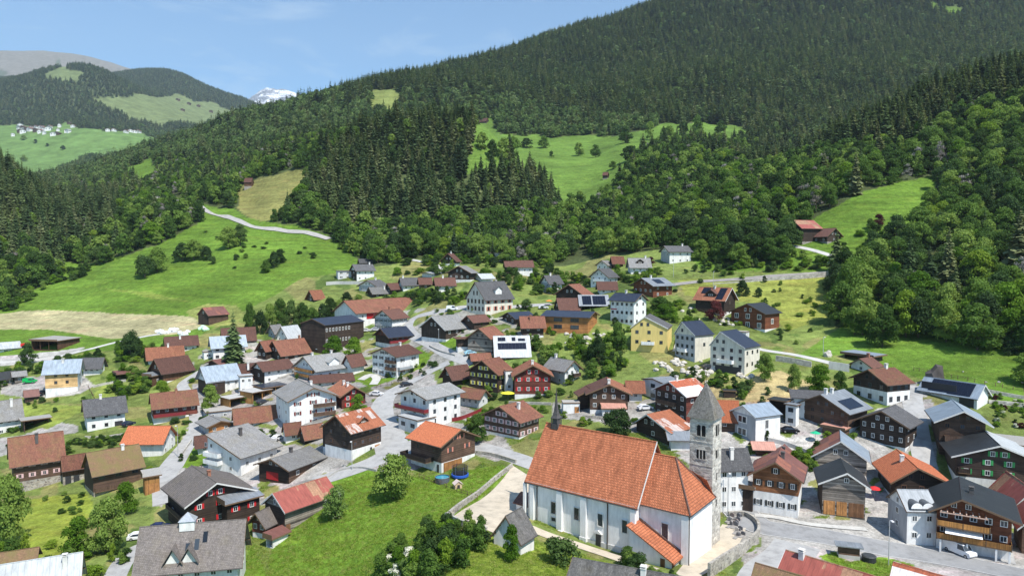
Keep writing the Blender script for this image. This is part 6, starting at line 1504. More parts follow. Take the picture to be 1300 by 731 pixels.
# ---- vehicles
CARB = {}
def car(label, px, py, ang, colr, L=4.3, Wd=1.78, Hh=1.45, van=False, cat='car'):
    P = hit(px, py); root = empty('parked_van' if van else 'parked_car', P + Vector((0, 0, .1)), R(ang)); tag(root, label, cat)
    m = plain(colr, .3, .1, var=.02); hw = Wd / 2
    if van: sec = [(-L/2, .35), (L/2 - .1, .35), (L/2, .6), (L/2 - .1, 1.0), (L/2 - .9, 1.15), (L/2 - 1.5, Hh), (-L/2 + .1, Hh), (-L/2, 1.2)]; gl = [(L/2 - .92, 1.2), (L/2 - 1.45, Hh - .08), (L/2 - 2.4, Hh - .08), (L/2 - 2.4, 1.2)]
    else: sec = [(-L/2, .35), (L/2 - .15, .35), (L/2, .55), (L/2 - .1, .78), (L/2 - 1.1, .92), (L/2 - 1.75, Hh - .03), (-L/2 + 1.1, Hh), (-L/2 + .35, 1.0), (-L/2, .9)]; gl = [(L/2 - 1.15, .96), (L/2 - 1.72, Hh - .1), (-L/2 + 1.15, Hh - .1), (-L/2 + .5, .98)]
    mb = MB(); n = len(sec)
    # lofted body: narrower greenhouse
    lay = [(-hw, 0), (-hw + .06, 1), (hw - .06, 1), (hw, 0)]
    def tuck(z): return .17 * max(0, (z - .95) / (Hh - .95))
    v = []
    for sgn in (-1, 1):
        for x, z in sec: v.append((x, sgn * (hw - tuck(z)), z))
    mb.v = v; mb.f = [tuple(range(n)), tuple(n + i for i in reversed(range(n)))] + [(i, (i+1) % n, n + (i+1) % n, n + i) for i in range(n)]; mb.mi = [0] * len(mb.f)
    o = mb.build('body', m, root); bv = o.modifiers.new('soft_edges', 'BEVEL'); bv.width = .07; bv.segments = 2
    for sgn in (-1, 1):
        g_ = MB(); g_.poly([(x, sgn * (hw - tuck(z) + .012), z) for x, z in gl]); g_.build('side_window', GLS, root)
    x0, z0 = gl[0]; x1, z1 = gl[1]; g_ = MB(); g_.poly([(x0 + .05, -hw + .14, z0 + .02), (x0 + .05, hw - .14, z0 + .02), (x1 + .05, hw - .26, z1), (x1 + .05, -hw + .26, z1)]); g_.build('windscreen', GLS, root)
    if not van:
        x0, z0 = gl[3]; x1, z1 = gl[2]; g_ = MB(); g_.poly([(x0 - .14, hw - .14, z0 + .04), (x0 - .14, -hw + .14, z0 + .04), (x1 - .08, -hw + .26, z1 + .02), (x1 - .08, hw - .26, z1 + .02)]); g_.build('rear_window', GLS, root)
    for x in (-L/2 + .8, L/2 - .8):
        for sgn in (-1, 1):
            w_ = MB(); w_.tube((x, sgn * (hw - .2), .33), (x, sgn * (hw + .01), .33), .33, n=12); wo_ = w_.build('wheel', plain((.015, .015, .015), .8), root)
            r_ = MB(); r_.tube((x, sgn * (hw + .0), .33), (x, sgn * (hw + .025), .33), .19, n=8); r_.build('rim', plain((.45, .45, .46), .3, .6), wo_)
    for sgn in (-1, 1):
        h2 = MB(); h2.box(L/2 - .1, L/2 + .01, sgn * (hw - .3) - .16, sgn * (hw - .3) + .16, .6, .72); h2.build('headlight', plain((.8, .8, .8), .2), root)
        h2 = MB(); h2.box(-L/2 - .01, -L/2 + .06, sgn * (hw - .2) - .12, sgn * (hw - .2) + .12, .72, .86); h2.build('rear_light', plain((.4, .01, .01), .3), root)
    return root
car('navy blue car parked beside the red shuttered chalet', 203, 672, 14, (.012,.02,.08))
car('white car parked left of the navy car', 176, 684, 20, (.75,.75,.76))
car('white car parked at the hedge in front of the curving drive', 478, 502, -12, (.75,.75,.76))
car('dark car driving on the upper street by the white corner house', 516, 490, 22, (.03,.03,.035))
car('dark blue car beside the garage of the grey roofed white house', 163, 540, 70, (.02,.03,.06))
car('bright green van on the left yard', 38, 486, 5, (.01,.35,.08), 4.6, 1.9, 1.8, True, 'van')
car('dark car inside the second wooden carport', 333, 512, 60, (.05,.05,.06))
car('silver white car below the grey modern house', 819, 520, 15, (.7,.71,.72))
car('black car on the yard beside the white flat fronted house', 1003, 549, -10, (.012,.012,.015))
car('white van parked under the balcony of the big chalet', 1218, 703, -70, (.78,.78,.78), 5.2, 1.95, 2.1, True, 'van')
car('white car in front of the red wall panel of the long building', 465, 421, 5, (.7,.7,.7))
car('light grey car right of the white one at the long red roofed building', 477, 420, 8, (.5,.5,.52))
car('white van on the street left of the schoolhouse', 574, 394, -5, (.75,.75,.75), 4.8, 1.9, 2.0, True, 'van')
car('pale blue car by the log farmhouse', 597, 450, 20, (.35,.6,.7))
car('white car parked at the brown outbuildings behind the rust patched house', 353, 558, 70, (.7,.7,.7))
car('black car at the foot of the orange shingled house', 56, 500, 80, (.015,.015,.018))
car('dark car on the yard under the cream gabled house', 900, 468, 10, (.04,.04,.045))
car('white car beside the solar roofed carport lane', 690, 392, 5, (.7,.7,.7))

# ---- red round baler and wrapped bales
def lumps(name, label, cat, pts, r, mat, group=None, flat=.7, seed=1):
    g = random.Random(seed)
    for i, (px, py) in enumerate(pts):
        P = hit(px, py); bm_v = []; me = ICO.copy(); rr = r * g.uniform(.7, 1.3)
        for v in me.vertices: v.co = v.co * (1 + g.uniform(-.2, .2))
        me.materials.clear(); me.materials.append(mat)
        o = mesh_obj(name, me, None, P + Vector((0, 0, rr * .25)), g.uniform(0, 6), (rr, rr * g.uniform(.7, 1.2), rr * flat * g.uniform(.8, 1.2))); tag(o, label, cat, group)
import bmesh
_b = bmesh.new(); bmesh.ops.create_icosphere(_b, subdivisions=2, radius=1.0); ICO = bpy.data.meshes.new('boulder'); _b.to_mesh(ICO); _b.free()
ROCK = stone((.34,.32,.29), (.2,.19,.17), .5, (.3,.29,.27)); ROCKD = plain((.07,.06,.055), .9, var=.5, scale=.8); ROCKL = plain((.5,.46,.4), .9, var=.25, scale=.8)
gb = random.Random(4)
lumps('wrapped_bale', 'white wrapped silage bale in the heap at the field corner', 'bale', [(200 + i * 4.2 + gb.uniform(-1,1), 424 + gb.uniform(-3,3) - (3 if 2 < i < 8 else 0)) for i in range(10)], 1.3, plain((.75,.77,.77), .4), 'white wrapped bales at the field corner', .8)
lumps('wrapped_bale', 'pale green wrapped bale beside the maroon roofed field barn', 'bale', [(254,418),(258,417),(261,419)], 1.3, plain((.5,.7,.5), .4), 'pale green wrapped bales by the field barn', .9)
lumps('boulder', 'huge dark pointed boulder on the meadow behind the long farm building', 'boulder', [(1187,487)], 3.6, ROCKD, None, 1.5)
lumps('boulder', 'big pale boulder above the farm lane', 'boulder', [(1051,452)], 1.8, ROCKL, None, 1.0)
lumps('boulder', 'pale boulder in the rockery bank below the three new houses', 'boulder', [(830 + gb.uniform(0,60) , 455 + gb.uniform(0,22)) for _ in range(34)] + [(880 + gb.uniform(0,75), 470 + gb.uniform(0,18)) for _ in range(26)], .85, ROCKL, 'pale boulders of the rockery bank')
lumps('boulder', 'pale stone in the rockery above the middle new house', 'boulder', [(862 + gb.uniform(0,70), 392 + gb.uniform(0,22)) for _ in range(26)], .8, ROCKL, 'pale stones of the upper rockery')
lumps('boulder', 'pale stone of the excavation beside the orange timber building', 'boulder', [(718 + gb.uniform(0,50), 424 + gb.uniform(0,14)) for _ in range(26)], .8, ROCKL, 'pale stones beside the orange timber building')
lumps('boulder', 'grey stone on the meadow above the long farm building', 'boulder', [(1150 + gb.uniform(0,150), 470 + gb.uniform(0,25)) for _ in range(9)], .35, ROCK, 'grey stones on the right meadow')

def lamp_post(px, pyb, pyt, label):
    P = hit(px, pyb); h = max(4, z_at(P, pyt) - P.z); root = empty('street_lamp', P); tag(root, label, 'street lamp')
    mb = MB(); mb.tube((0, 0, -.5), (0, 0, h), .09, .06, 6); mb.build('pole', plain((.5,.51,.52), .4, .4), root)
    mb = MB(); mb.tube((0, 0, h), (0, -.7, h + .12), .05, n=5); mb.build('arm', plain((.5,.51,.52), .4, .4), root)
    mb = MB(); mb.box(-.2, .2, -1.1, -.5, h + .06, h + .2); mb.build('lamp_head', plain((.7,.7,.7), .4), root)
lamp_post(447, 596, 560, 'pale lamp post at the meadow edge below the rust patched house')
lamp_post(1128, 717, 660, 'lamp post on the verge opposite the white house with dark sheet roof')
lamp_post(358, 412, 394, 'lamp post in front of the row of trees at the upper left')
lamp_post(407, 410, 392, 'lamp post behind the dark timber hall')
lamp_post(557, 438, 418, 'lamp post on the lawn by the large old dark barn')
lamp_post(924, 652, 600, 'dark lamp post at the white house behind the church tower')
lamp_post(226, 580, 540, 'lamp post by the curving village street lawn')
lamp_post(1045, 451, 428, 'thin pole above the farm lane')
lamp_post(855, 352, 325, 'thin pole at the railway bend')
lamp_post(905, 392, 345, 'thin mast left of the red brown modern house')

# ---- playthings on the lawn of the orange roofed chalet
def disc_thing():
    P = hit(584, 605); root = empty('trampoline', P); tag(root, 'round trampoline with blue rim and dark safety net on the chalet lawn', 'trampoline'); r = 1.75
    mb = MB(); n = 24
    for i in range(n):
        a, b = 2*math.pi*i/n, 2*math.pi*(i+1)/n
        mb.poly([(r*math.cos(a), r*math.sin(a), .8), (r*math.cos(b), r*math.sin(b), .8), ((r+.3)*math.cos(b), (r+.3)*math.sin(b), .78), ((r+.3)*math.cos(a), (r+.3)*math.sin(a), .78)])
        mb.poly([((r+.3)*math.cos(a), (r+.3)*math.sin(a), .78), ((r+.3)*math.cos(b), (r+.3)*math.sin(b), .78), ((r+.3)*math.cos(b), (r+.3)*math.sin(b), .3), ((r+.3)*math.cos(a), (r+.3)*math.sin(a), .3)])
    mb.build('rim', plain((.03,.1,.45), .5), root)
    mb = MB(); mb.poly([(r*math.cos(2*math.pi*i/n), r*math.sin(2*math.pi*i/n), .79) for i in range(n)]); mb.build('jumping_mat', plain((.02,.02,.025), .8), root)
    m, nt, b = new_mat('net'); b.inputs['Base Color'].default_value = (.02,.022,.03,1); b.inputs['Alpha'].default_value = .6
    mb = MB()
    for i in range(n):
        a, b_ = 2*math.pi*i/n, 2*math.pi*(i+1)/n; mb.poly([(r*math.cos(a), r*math.sin(a), .8), (r*math.cos(b_), r*math.sin(b_), .8), (r*math.cos(b_), r*math.sin(b_), 2.7), (r*math.cos(a), r*math.sin(a), 2.7)])
    mb.build('safety_net', m, root)
    for i in range(6):
        a = 2*math.pi*i/6; mb = MB(); mb.tube(((r+.1)*math.cos(a), (r+.1)*math.sin(a), 0), ((r+.1)*math.cos(a), (r+.1)*math.sin(a), 2.75), .05, n=5); mb.build('pole', plain((.1,.12,.2), .4), root)
    P = hit(561.5, 611); root = empty('paddling_pool', P); tag(root, 'round grey above-ground pool with blue water left of the trampoline', 'pool'); r = 1.7
    mb = MB()
    for i in range(n):
        a, b_ = 2*math.pi*i/n, 2*math.pi*(i+1)/n
        mb.poly([(r*math.cos(a), r*math.sin(a), -.2), (r*math.cos(b_), r*math.sin(b_), -.2), (r*math.cos(b_), r*math.sin(b_), 1.15), (r*math.cos(a), r*math.sin(a), 1.15)])
    mb.build('side', plain((.1,.11,.13), .6), root)
    mb = MB()
    for i in range(n):
        a, b_ = 2*math.pi*i/n, 2*math.pi*(i+1)/n; mb.tube((r*math.cos(a), r*math.sin(a), 1.16), (r*math.cos(b_), r*math.sin(b_), 1.16), .07, n=5)
    mb.build('rim_tube', plain((.14,.15,.17), .5), root)
    mb = MB(); mb.poly([((r-.05)*math.cos(2*math.pi*i/n), (r-.05)*math.sin(2*math.pi*i/n), 1.0) for i in range(n)]); mb.build('water', plain((.04,.26,.36), .08), root)
    P = hit(581, 619); root = empty('playhouse', P, .4); tag(root, 'small pale wooden playhouse in front of the trampoline', 'playhouse')
    mb = MB(); mb.extrude([(-.8,-.2),(.8,-.2),(.8,1.1),(0,1.7),(-.8,1.1)], -.7, .7, lambda x, y, z: (x, y, z)); mb.build('wall', plain((.55,.4,.26), .8), root)
    for s in (-1, 1):
        mb = MB(); mb.extrude([(0, 1.72), (s*1.05, .95), (s*1.05, 1.03), (0, 1.82)], -.9, .9, lambda x, y, z: (x, y, z)); mb.build('roof', plain((.62,.5,.45), .8), root)
    mb = MB(); mb.box(-.3, .3, -.73, -.7, 0, .9); mb.build('door', DOORM['d'], root)
disc_thing()
def umbrella(px, py, label, colr, r=1.6, h=2.3):
    P = hit(px, py); root = empty('sunshade', P); tag(root, label, 'sunshade')
    mb = MB(); mb.tube((0,0,0), (0,0,h+.3), .04, n=5); mb.build('pole', plain((.4,.38,.35), .5), root)
    mb = MB(); n = 8
    for i in range(n):
        a, b = 2*math.pi*i/n, 2*math.pi*(i+1)/n; mb.poly([(0,0,h+.35), (r*math.cos(a), r*math.sin(a), h-.2), (r*math.cos(b), r*math.sin(b), h-.2)])
    mb.build('canopy', plain(colr, .8, var=.05), root)
umbrella(645, 507, 'bright yellow sunshade between the yellow and the crimson shuttered houses', (.75,.7,.05), 2.4)
umbrella(1110, 632, 'red sunshade between the log barn and the orange pantile house', (.6,.03,.03), 1.4)
umbrella(1035, 560, 'green sunshade on the yard below the dark house with two chimneys', (.02,.4,.2), 1.3)
umbrella(697, 388, 'orange sunshade on the lawn right of the schoolhouse', (.75,.2,.04), 1.6)
umbrella(933, 471, 'pale blue sunshade on the terrace of the cream gabled house', (.35,.5,.55), 1.5)
umbrella(404, 447, 'pale blue garden tent behind the white apartment house', (.4,.5,.55), 1.2, 1.6)
def baler():
    P = hit(33, 441); root = empty('farm_machine', P); tag(root, 'red farm machine left of the long farm shed', 'farm machine')
    mb = MB(); mb.box(-1.8, 1.2, -1, 1, .6, 1.9); mb.build('body', plain((.6,.03,.02), .4), root)
    mb = MB(); mb.box(1.2, 3.0, -.1, .1, .6, .8); mb.build('drawbar', plain((.1,.1,.1), .5), root)
    for s in (-1, 1):
        mb = MB(); mb.tube((-.4, s*1.05, .55), (-.4, s*1.35, .55), .6, n=12); mb.build('wheel', plain((.02,.02,.02), .8), root)
baler()
def bus_shelter():
    P = hit(1077, 707); root = empty('bus_shelter', P, -.3); tag(root, 'small bus shelter with brown boards and grey flat roof on the main road verge', 'bus shelter')
    mb = MB(); mb.box(-1.7, 1.7, -.9, .7, -.5, .7); mb.build('base_wall', plaster((.5,.49,.46)), root)
    mb = MB(); mb.box(-1.65, 1.65, -.85, -.7, .7, 2.2); mb.build('back_wall', WALLM['B'], root)
    for s in (-1.65, 1.55):
        mb = MB(); mb.box(s, s + .1, -.7, .6, .7, 2.2); mb.build('side_wall', WALLM['B'], root)
    mb = MB(); mb.box(-2.2, 2.2, -1.3, 1.1, 2.2, 2.38); mb.build('roof', ROOFM['zinc'], root)
    P = hit(1103, 712); root = empty('round_container', P); tag(root, 'round black container on the grass right of the bus shelter', 'container')
    mb = MB(); mb.tube((0,0,-.3), (0,0,1.0), 1.15, n=18); mb.build('body', plain((.03,.033,.035), .5), root)
    mb = MB(); mb.tube((0,0,1.0), (0,0,1.15), 1.22, 1.0, n=18); mb.build('lid', plain((.05,.053,.055), .4), root)
bus_shelter()
gr = random.Random(9)
gv = [(926 + gr.uniform(0,16), 655 + gr.uniform(0,14)) for _ in range(12)] + [(934 + gr.uniform(0,14), 672 + gr.uniform(0,10)) for _ in range(6)]
for i, (x, y) in enumerate(gv):
    P = hit(x, y); root = empty('gravestone', P, gr.uniform(-.9, -.4)); tag(root, 'gravestone on the churchyard east of the bell tower', 'gravestone', 'gravestones east of the bell tower')
    mb = MB(); w = gr.uniform(.25, .45); hh = gr.uniform(.7, 1.1); mb.extrude([(-w, -.2), (w, -.2), (w, hh*.8), (0, hh), (-w, hh*.8)], -.1, .1, lambda x_, y_, z_: (x_, y_, z_)); mb.build('headstone', plain(gr.choice([(.15,.15,.16),(.4,.38,.35),(.25,.2,.18)]), .5), root)
    mb = MB(); mb.box(-w*1.1, w*1.1, -1.6, -.1, -.2, .15); mb.build('grave_border', plain((.3,.28,.26), .8), root)

# ---- extras on single houses
HB = {r_[0]['label']: r_ for r_ in HOUSES}
def find(s):
    return next(v for k, v in HB.items() if s in k)
rt, a_, b_, hh_, H_ = find('two orange wooden balconies')
for i in range(8):    # pergola beams above the upper balcony
    mb = MB(); x = a_ * (.05 + .6 * i / 7); mb.box(x, x + .16, -2.3, -.1, hh_ * .98, hh_ * .98 + .16); mb.build('pergola_beam', plain((.55,.38,.3), .7), rt)
mb = MB(); mb.box(a_ * .04, a_ * .68, -2.35, -2.2, hh_ * .98 - .17, hh_ * .98 - .01); mb.build('pergola_rail', plain((.55,.38,.3), .7), rt)
mb = MB(); mb.poly([(a_*.12, -.1, hh_*.6), (a_*.62, -.1, hh_*.6), (a_*.62, -2.4, hh_*.5), (a_*.12, -2.4, hh_*.5)]); mb.poly([(a_*.12, -2.4, hh_*.5 - .03), (a_*.62, -2.4, hh_*.5 - .03), (a_*.62, -.1, hh_*.6 - .03), (a_*.12, -.1, hh_*.6 - .03)]); mb.build('awning', plain((.8,.8,.78), .8), rt)
for fx in (.06, .42, .8, .97):
    mb = MB(); mb.box(a_*fx - .15, a_*fx + .15, -1.95, -1.65, -2, hh_*.34 - .18); mb.build('pillar', WALLM['W'], rt)
rt, a_, b_, hh_, H_ = find('two white skylight barrels')
for fx in (.3, .68):
    mb = MB(); x = a_ * fx; r = 1.15; n = 10
    mb.extrude([(x + r * math.cos(t), hh_ + .5 + r * math.sin(t)) for t in [math.pi * q / n for q in range(n + 1)]], -.25, b_ * .38, lambda x_, y_, z_: (x_, y_, z_)); sk = mb.build('skylight_barrel', plain((.08,.085,.09), .3), rt)
    mb = MB(); mb.extrude([(x + r*.93 * math.cos(t), hh_ + .5 + r*.93 * math.sin(t)) for t in [math.pi * q / n for q in range(n + 1)]], -.3, -.26, lambda x_, y_, z_: (x_, y_, z_)); mb.build('barrel_front', plain((.8,.8,.8), .5), sk)
rt, a_, b_, hh_, H_ = find('big grey shingled roof')
# L wall is long (eave side faces the camera): twin pointed dormers, cupola, skylights
k_ = (H_ - hh_) / (a_ * .5)
for ty in (.5, .66):
    y = b_ * ty; mb = MB(); x0 = a_ * .02; z0 = hh_ + (x0) * k_ - .1
    mb.extrude([(y - 1.3, z0 + .3), (y + 1.3, z0 + .3), (y, z0 + 2.6)], x0, x0 + 3.6, lambda yy, xx, zz: (xx, yy, zz)); d_o = mb.build('dormer', WALLM['W'], rt)
    for s in (-1, 1):
        mb = MB(); mb.extrude([(y, z0 + 3.0), (y + s*1.75, z0 + .1), (y + s*1.75, z0 + .3), (y, z0 + 3.25)], x0 - .7, x0 + 4.4, lambda yy, xx, zz: (xx, yy, zz)); mb.build('dormer_roof', ROOFM['slate'], d_o)
y = b_ * .56; x = a_ * .5
mb = MB(); mb.box(x - 1.0, x + 1.0, y - 1.3, y + 1.3, H_ - .9, H_ + .9); cu = mb.build('cupola', WALLM['W'], rt)
mb = MB(); zt = H_ + .9
for p, q in (((x-1.2,y-1.5),(x+1.2,y-1.5)), ((x+1.2,y-1.5),(x+1.2,y+1.5)), ((x+1.2,y+1.5),(x-1.2,y+1.5)), ((x-1.2,y+1.5),(x-1.2,y-1.5))):
    mb.poly([(p[0],p[1],zt),(q[0],q[1],zt),(x,y,zt+1.5)])
mb.build('cupola_roof', plain((.45,.47,.5), .25, .3), cu)
for ty, qx in ((.36, .62), (.44, .45), (.53, .36)):
    mb = MB(); xx = a_*.5*qx; zz = hh_ + xx*k_ + .25; mb.poly([(xx-.6,b_*ty-.4,zz-.6*k_),(xx-.6,b_*ty+.4,zz-.6*k_),(xx+.6,b_*ty+.4,zz+.6*k_),(xx+.6,b_*ty-.4,zz+.6*k_)]); mb.build('roof_window', GLS, rt)
# ------------------------------------------------------------------ trees and shrubs in the village
def vtree(label, px, pyb, hpx, wpx, kind='g', name='tree', cat='tree', group=None):
    P = hit(px, pyb); h = max(2.0, (z_at(P, pyb - hpx) - P.z)); dep = P.y; w = wpx / FPX * dep
    cr = {'g': CROWN_HI, 'b': CROWN_BR, 'd': CROWN_DK, 'w': CROWN_BL, 'p': CROWN_PU}[kind]
    tree(name, label, cat, P - Vector((0, 0, .2)), h, random.choice(cr), random.choice(TRUNKS), w / h / 1.2, group)
for a in [
 ('broad dense round tree alone on the big meadow', 500, 633, 56, 68, 'g', 'meadow_tree'),
 ('pale flowering shrub tree against the rusty roofed log barn', 427, 658, 40, 44, 'w', 'flowering_tree'),
 ('big leafy tree at the left edge below the pink window timber house', 12, 690, 85, 62, 'g', 'broadleaf_tree'),
 ('large round green tree above the bottom left lane', 135, 700, 66, 62, 'g', 'broadleaf_tree'),
 ('bright green tree left of the large round green one', 100, 706, 50, 50, 'b', 'broadleaf_tree'),
 ('slim yellow green fruit tree in front of the mossy roofed house', 160, 652, 42, 34, 'b', 'fruit_tree'),
 ('sparse young tree by the little chapel house', 650, 712, 46, 34, 'b', 'fruit_tree'),
 ('green tree against the gable of the orange roofed chalet', 605, 562, 36, 32, 'g', 'broadleaf_tree'),
 ('dark rounded tree just behind the church ridge', 784, 552, 34, 48, 'd', 'broadleaf_tree'),
 ('wide bright green tree behind the white apartment house', 425, 463, 36, 42, 'b', 'broadleaf_tree'),
 ('bright green tree with the wide one behind the white apartment house', 450, 463, 34, 36, 'b', 'broadleaf_tree'),
 ('dark dense tree standing at the farm track', 166, 456, 36, 32, 'd', 'broadleaf_tree'),
 ('round dark tree between the white farm building and the farm shed', 36, 464, 28, 24, 'd', 'broadleaf_tree'),
 ('round green tree covering the corner of the blue grey roofed house', 267, 522, 34, 28, 'g', 'broadleaf_tree'),
 ('small bright tree above the red brown roof with orange patches', 206, 506, 24, 26, 'b', 'broadleaf_tree'),
 ('bright green bush tree before the orange chalet with red shutters', 455, 524, 24, 26, 'b', 'broadleaf_tree'),
 ('round tree on the bank right of the cream gabled house', 971, 483, 34, 30, 'g', 'broadleaf_tree'),
 ('slim tree on the dry slope left of the yellow green tree', 1008, 497, 36, 22, 'g', 'fruit_tree'),
 ('wide yellow green tree above the dark house with two chimneys', 1040, 500, 38, 40, 'b', 'broadleaf_tree'),
 ('dark green tree right of the yellow green one', 1066, 498, 28, 22, 'g', 'broadleaf_tree'),
 ('copper leaved tree in front of the house with black solar panels', 908, 408, 26, 30, 'p', 'copper_tree'),
 ('dark red leaved small tree by the white house on the grassy slope', 826, 338, 12, 14, 'p', 'copper_tree'),
 ('round dark tree on the slope below the railway', 942, 376, 20, 22, 'd', 'broadleaf_tree'),
 ('smaller dark bush right of the round tree below the railway', 963, 377, 12, 13, 'd', 'bush_tree'),
 ('dark tree on the lawn right of the schoolhouse', 668, 393, 14, 20, 'd', 'broadleaf_tree'),
 ('tree left of the yellow gabled house', 785, 448, 38, 30, 'g', 'broadleaf_tree'),
 ('dark tree on the bank left of the yellow gabled house', 760, 462, 34, 28, 'd', 'broadleaf_tree'),
 ('tree in front of the dark timber house with yellow shutters', 668, 478, 20, 22, 'g', 'broadleaf_tree'),
 ('green tree right of the solar roofed carport', 838, 398, 22, 34, 'g', 'broadleaf_tree'),
 ('bright tree below the broad grey roofed timber house', 842, 405, 20, 28, 'b', 'broadleaf_tree'),
 ('tree on the edge of the right hillside meadow', 1105, 291, 14, 14, 'g', 'broadleaf_tree'),
 ('purple tinged tree on the right hillside meadow', 1116, 288, 16, 20, 'p', 'broadleaf_tree')]:
    vtree(*a)
for i, (x, y, h, w) in enumerate([(1078,395,62,50),(1095,425,60,56),(1062,372,36,36),(1120,440,52,50),(1150,428,58,52),(905,322,42,46),(930,330,44,50),(955,333,36,44),(978,332,30,36),(890,330,26,30)]):
    vtree('large full broadleaf tree at the foot of the right hand wood', x, y, h, w, 'ggdgbgdggg'[i], 'wood_edge_tree', 'tree', 'large trees at the foot of the right hand wood')
# meadow copses left
for i, (x, y, h, w) in enumerate([(184,352,28,34),(200,345,30,34),(232,331,22,28),(246,330,26,30),(262,330,18,20),(290,316,28,30),(305,312,26,26),(338,346,16,18),(348,340,20,20),(356,334,18,18),(122,336,22,28),(135,334,22,24),(300,330,8,10),(312,328,7,8),(270,335,10,12),(398,328,8,10)]):
    vtree('dark round tree of the copses on the left meadow slope', x, y, h, w, 'dg'[i % 2], 'copse_tree', 'tree', 'copse trees on the left meadow slope')
# row of trees behind the hall
for i, (x, y, h, w) in enumerate([(318,422,36,22),(330,424,30,22),(342,420,34,26),(356,418,38,28),(370,418,36,26),(384,418,34,26),(396,416,26,24),(410,410,24,22),(420,404,26,24),(432,400,20,20),(440,384,14,18),(455,383,10,16)]):
    vtree('green tree of the row behind the dark timber hall', x, y, h, w, 'gdg'[i % 3], 'row_tree', 'tree', 'row of trees behind the dark timber hall')
P_ = hit(297, 462); hs = z_at(P_, 393) - P_.z
tree('spruce_tree', 'tall single spruce in the village between the blue grey and brown roofs', 'tree', P_, hs, SPR_HI[0], STRUNK, 1.05)
SHR = []
def shrubs(label, group, poly, n, hr, wr, kinds='g', name='shrub', seed=1):
    g = random.Random(seed); xs = [p[0] for p in poly]; ys = [p[1] for p in poly]; k = 0; t = 0
    out = []
    while k < n and t < 4000:
        t += 1; x, y = g.uniform(min(xs), max(xs)), g.uniform(min(ys), max(ys))
        if inpoly(np.array([x]), np.array([y]), poly)[0]: out.append((x, y)); k += 1
    for x, y in sorted(out, key=lambda q: q[1]):
        P = hit(x, y); h = g.uniform(*hr); w = g.uniform(*wr)
        SHR.append((h * w / P.y ** 2, P, h, w, g.choice(kinds), g.randrange(2), g.uniform(0, 6.28), name, label, group))
def plant_shrubs():
    SHR.sort(key=lambda q: -q[0]); rest = []; order = 'gbdwp'
    for i, (_, P, h, w, kd, v, rz, name, label, group) in enumerate(SHR):
        if i < 290 or name != 'shrub':
            tag(mesh_obj(name, BUSH[kd][v], None, P + Vector((0, 0, h * .2)), rz, (w, w, h)), label, 'shrub', group)
        else: rest.append((P.x, P.y, P.z + h * .2, h, w, rz, order.index(kd) * 2 + v))
    inst_stuff('small_shrubs', 'small garden and hedge shrubs all over the village', rest, [(BUSH[k][v], None) for k in order for v in (0, 1)])
S_ = shrubs
S_('green shrub on the bank below the big meadow and plaza', 'shrubs on the bank below the plaza', [(470,735),(500,700),(540,668),(600,678),(625,690),(600,712),(560,735)], 46, (2.0,4.2), (2,3.6), 'gggdb', seed=2)
S_('white flowering shrub on the bank at the bottom edge', 'white flowering shrubs at the bottom edge', [(478,735),(498,712),(535,706),(545,716),(520,735)], 9, (1.4,2.2), (2,3), 'w', seed=3)
S_('shrub of the thicket on the steep bank below the orange timber building', 'shrubs of the steep central bank', [(672,440),(720,438),(770,432),(800,440),(790,470),(760,490),(715,488),(690,470)], 70, (1.8,4.5), (2.2,4.5), 'ggbbd', seed=4)
S_('shrub in the green strip behind the orange shingled house', 'shrubs behind the orange shingled house', [(-10,478),(40,470),(110,455),(150,445),(190,440),(215,452),(190,462),(140,462),(60,470),(-10,500)], 85, (1.8,4.5), (2.5,4.5), 'ggdb', seed=5)
S_('garden shrub between the lawn terrace and the brown weathered barn', 'garden shrubs left of the weathered barn', [(140,478),(185,470),(190,495),(165,512),(140,500)], 26, (2,4.5), (2.5,4.5), 'ggdb', seed=6)
S_('clipped hedge shrub below the white house with the garage', 'hedge shrubs below the grey roofed white house', [(85,570),(88,563),(125,558),(160,555),(158,564),(120,570)], 22, (1.2,2.2), (1.8,2.8), 'dg', seed=7)
S_('shrub in the tall grass garden at the bottom left', 'shrubs of the bottom left garden', [(0,735),(0,690),(60,690),(110,700),(160,690),(170,720),(120,735)], 30, (1.2,3.0), (1.6,3.2), 'gb', seed=8)
S_('small shrub in the garden below the pink window timber house', 'small garden shrubs below the old timber houses', [(50,632),(105,625),(125,640),(110,660),(70,655)], 9, (.9,1.6), (1.2,2), 'g', seed=9)
S_('hedge shrub in front of the hillside houses', 'hedge shrubs of the upper left hillside', [(480,384),(500,376),(570,372),(592,378),(585,392),(555,388),(490,388)], 46, (2,4.5), (2.5,5), 'gbgd', seed=10)
S_('shrub among the hillside houses at the top of the village', 'shrubs of the upper hillside gardens', [(500,350),(560,340),(600,345),(690,345),(740,350),(750,365),(690,376),(660,372),(600,352)], 80, (2,5), (3,5.5), 'ggbd', seed=11)
S_('shrub on the slope round the upper lane houses', 'shrubs round the upper lane houses', [(745,345),(800,350),(835,345),(850,352),(800,365),(785,358)], 26, (2,4.5), (3,5), 'gbg', seed=12)
S_('shrub on the slope beside the house with black solar panels', 'shrubs beside the solar panel houses', [(815,400),(850,382),(885,385),(885,420),(855,410),(830,405)], 30, (1.5,3.5), (2,4), 'gbg', seed=13)
S_('shrub in the yellowish rough slope under the railway', 'shrubs under the railway', [(960,385),(1000,380),(1060,385),(1060,412),(1010,405),(990,395)], 10, (1,2.5), (1.6,3.2), 'gb', seed=14)
S_('shrub under the cream gabled house', 'shrubs below the three new houses', [(850,470),(900,480),(960,490),(940,510),(890,500),(858,482)], 30, (1.2,2.8), (1.8,3.4), 'gdb', seed=15)
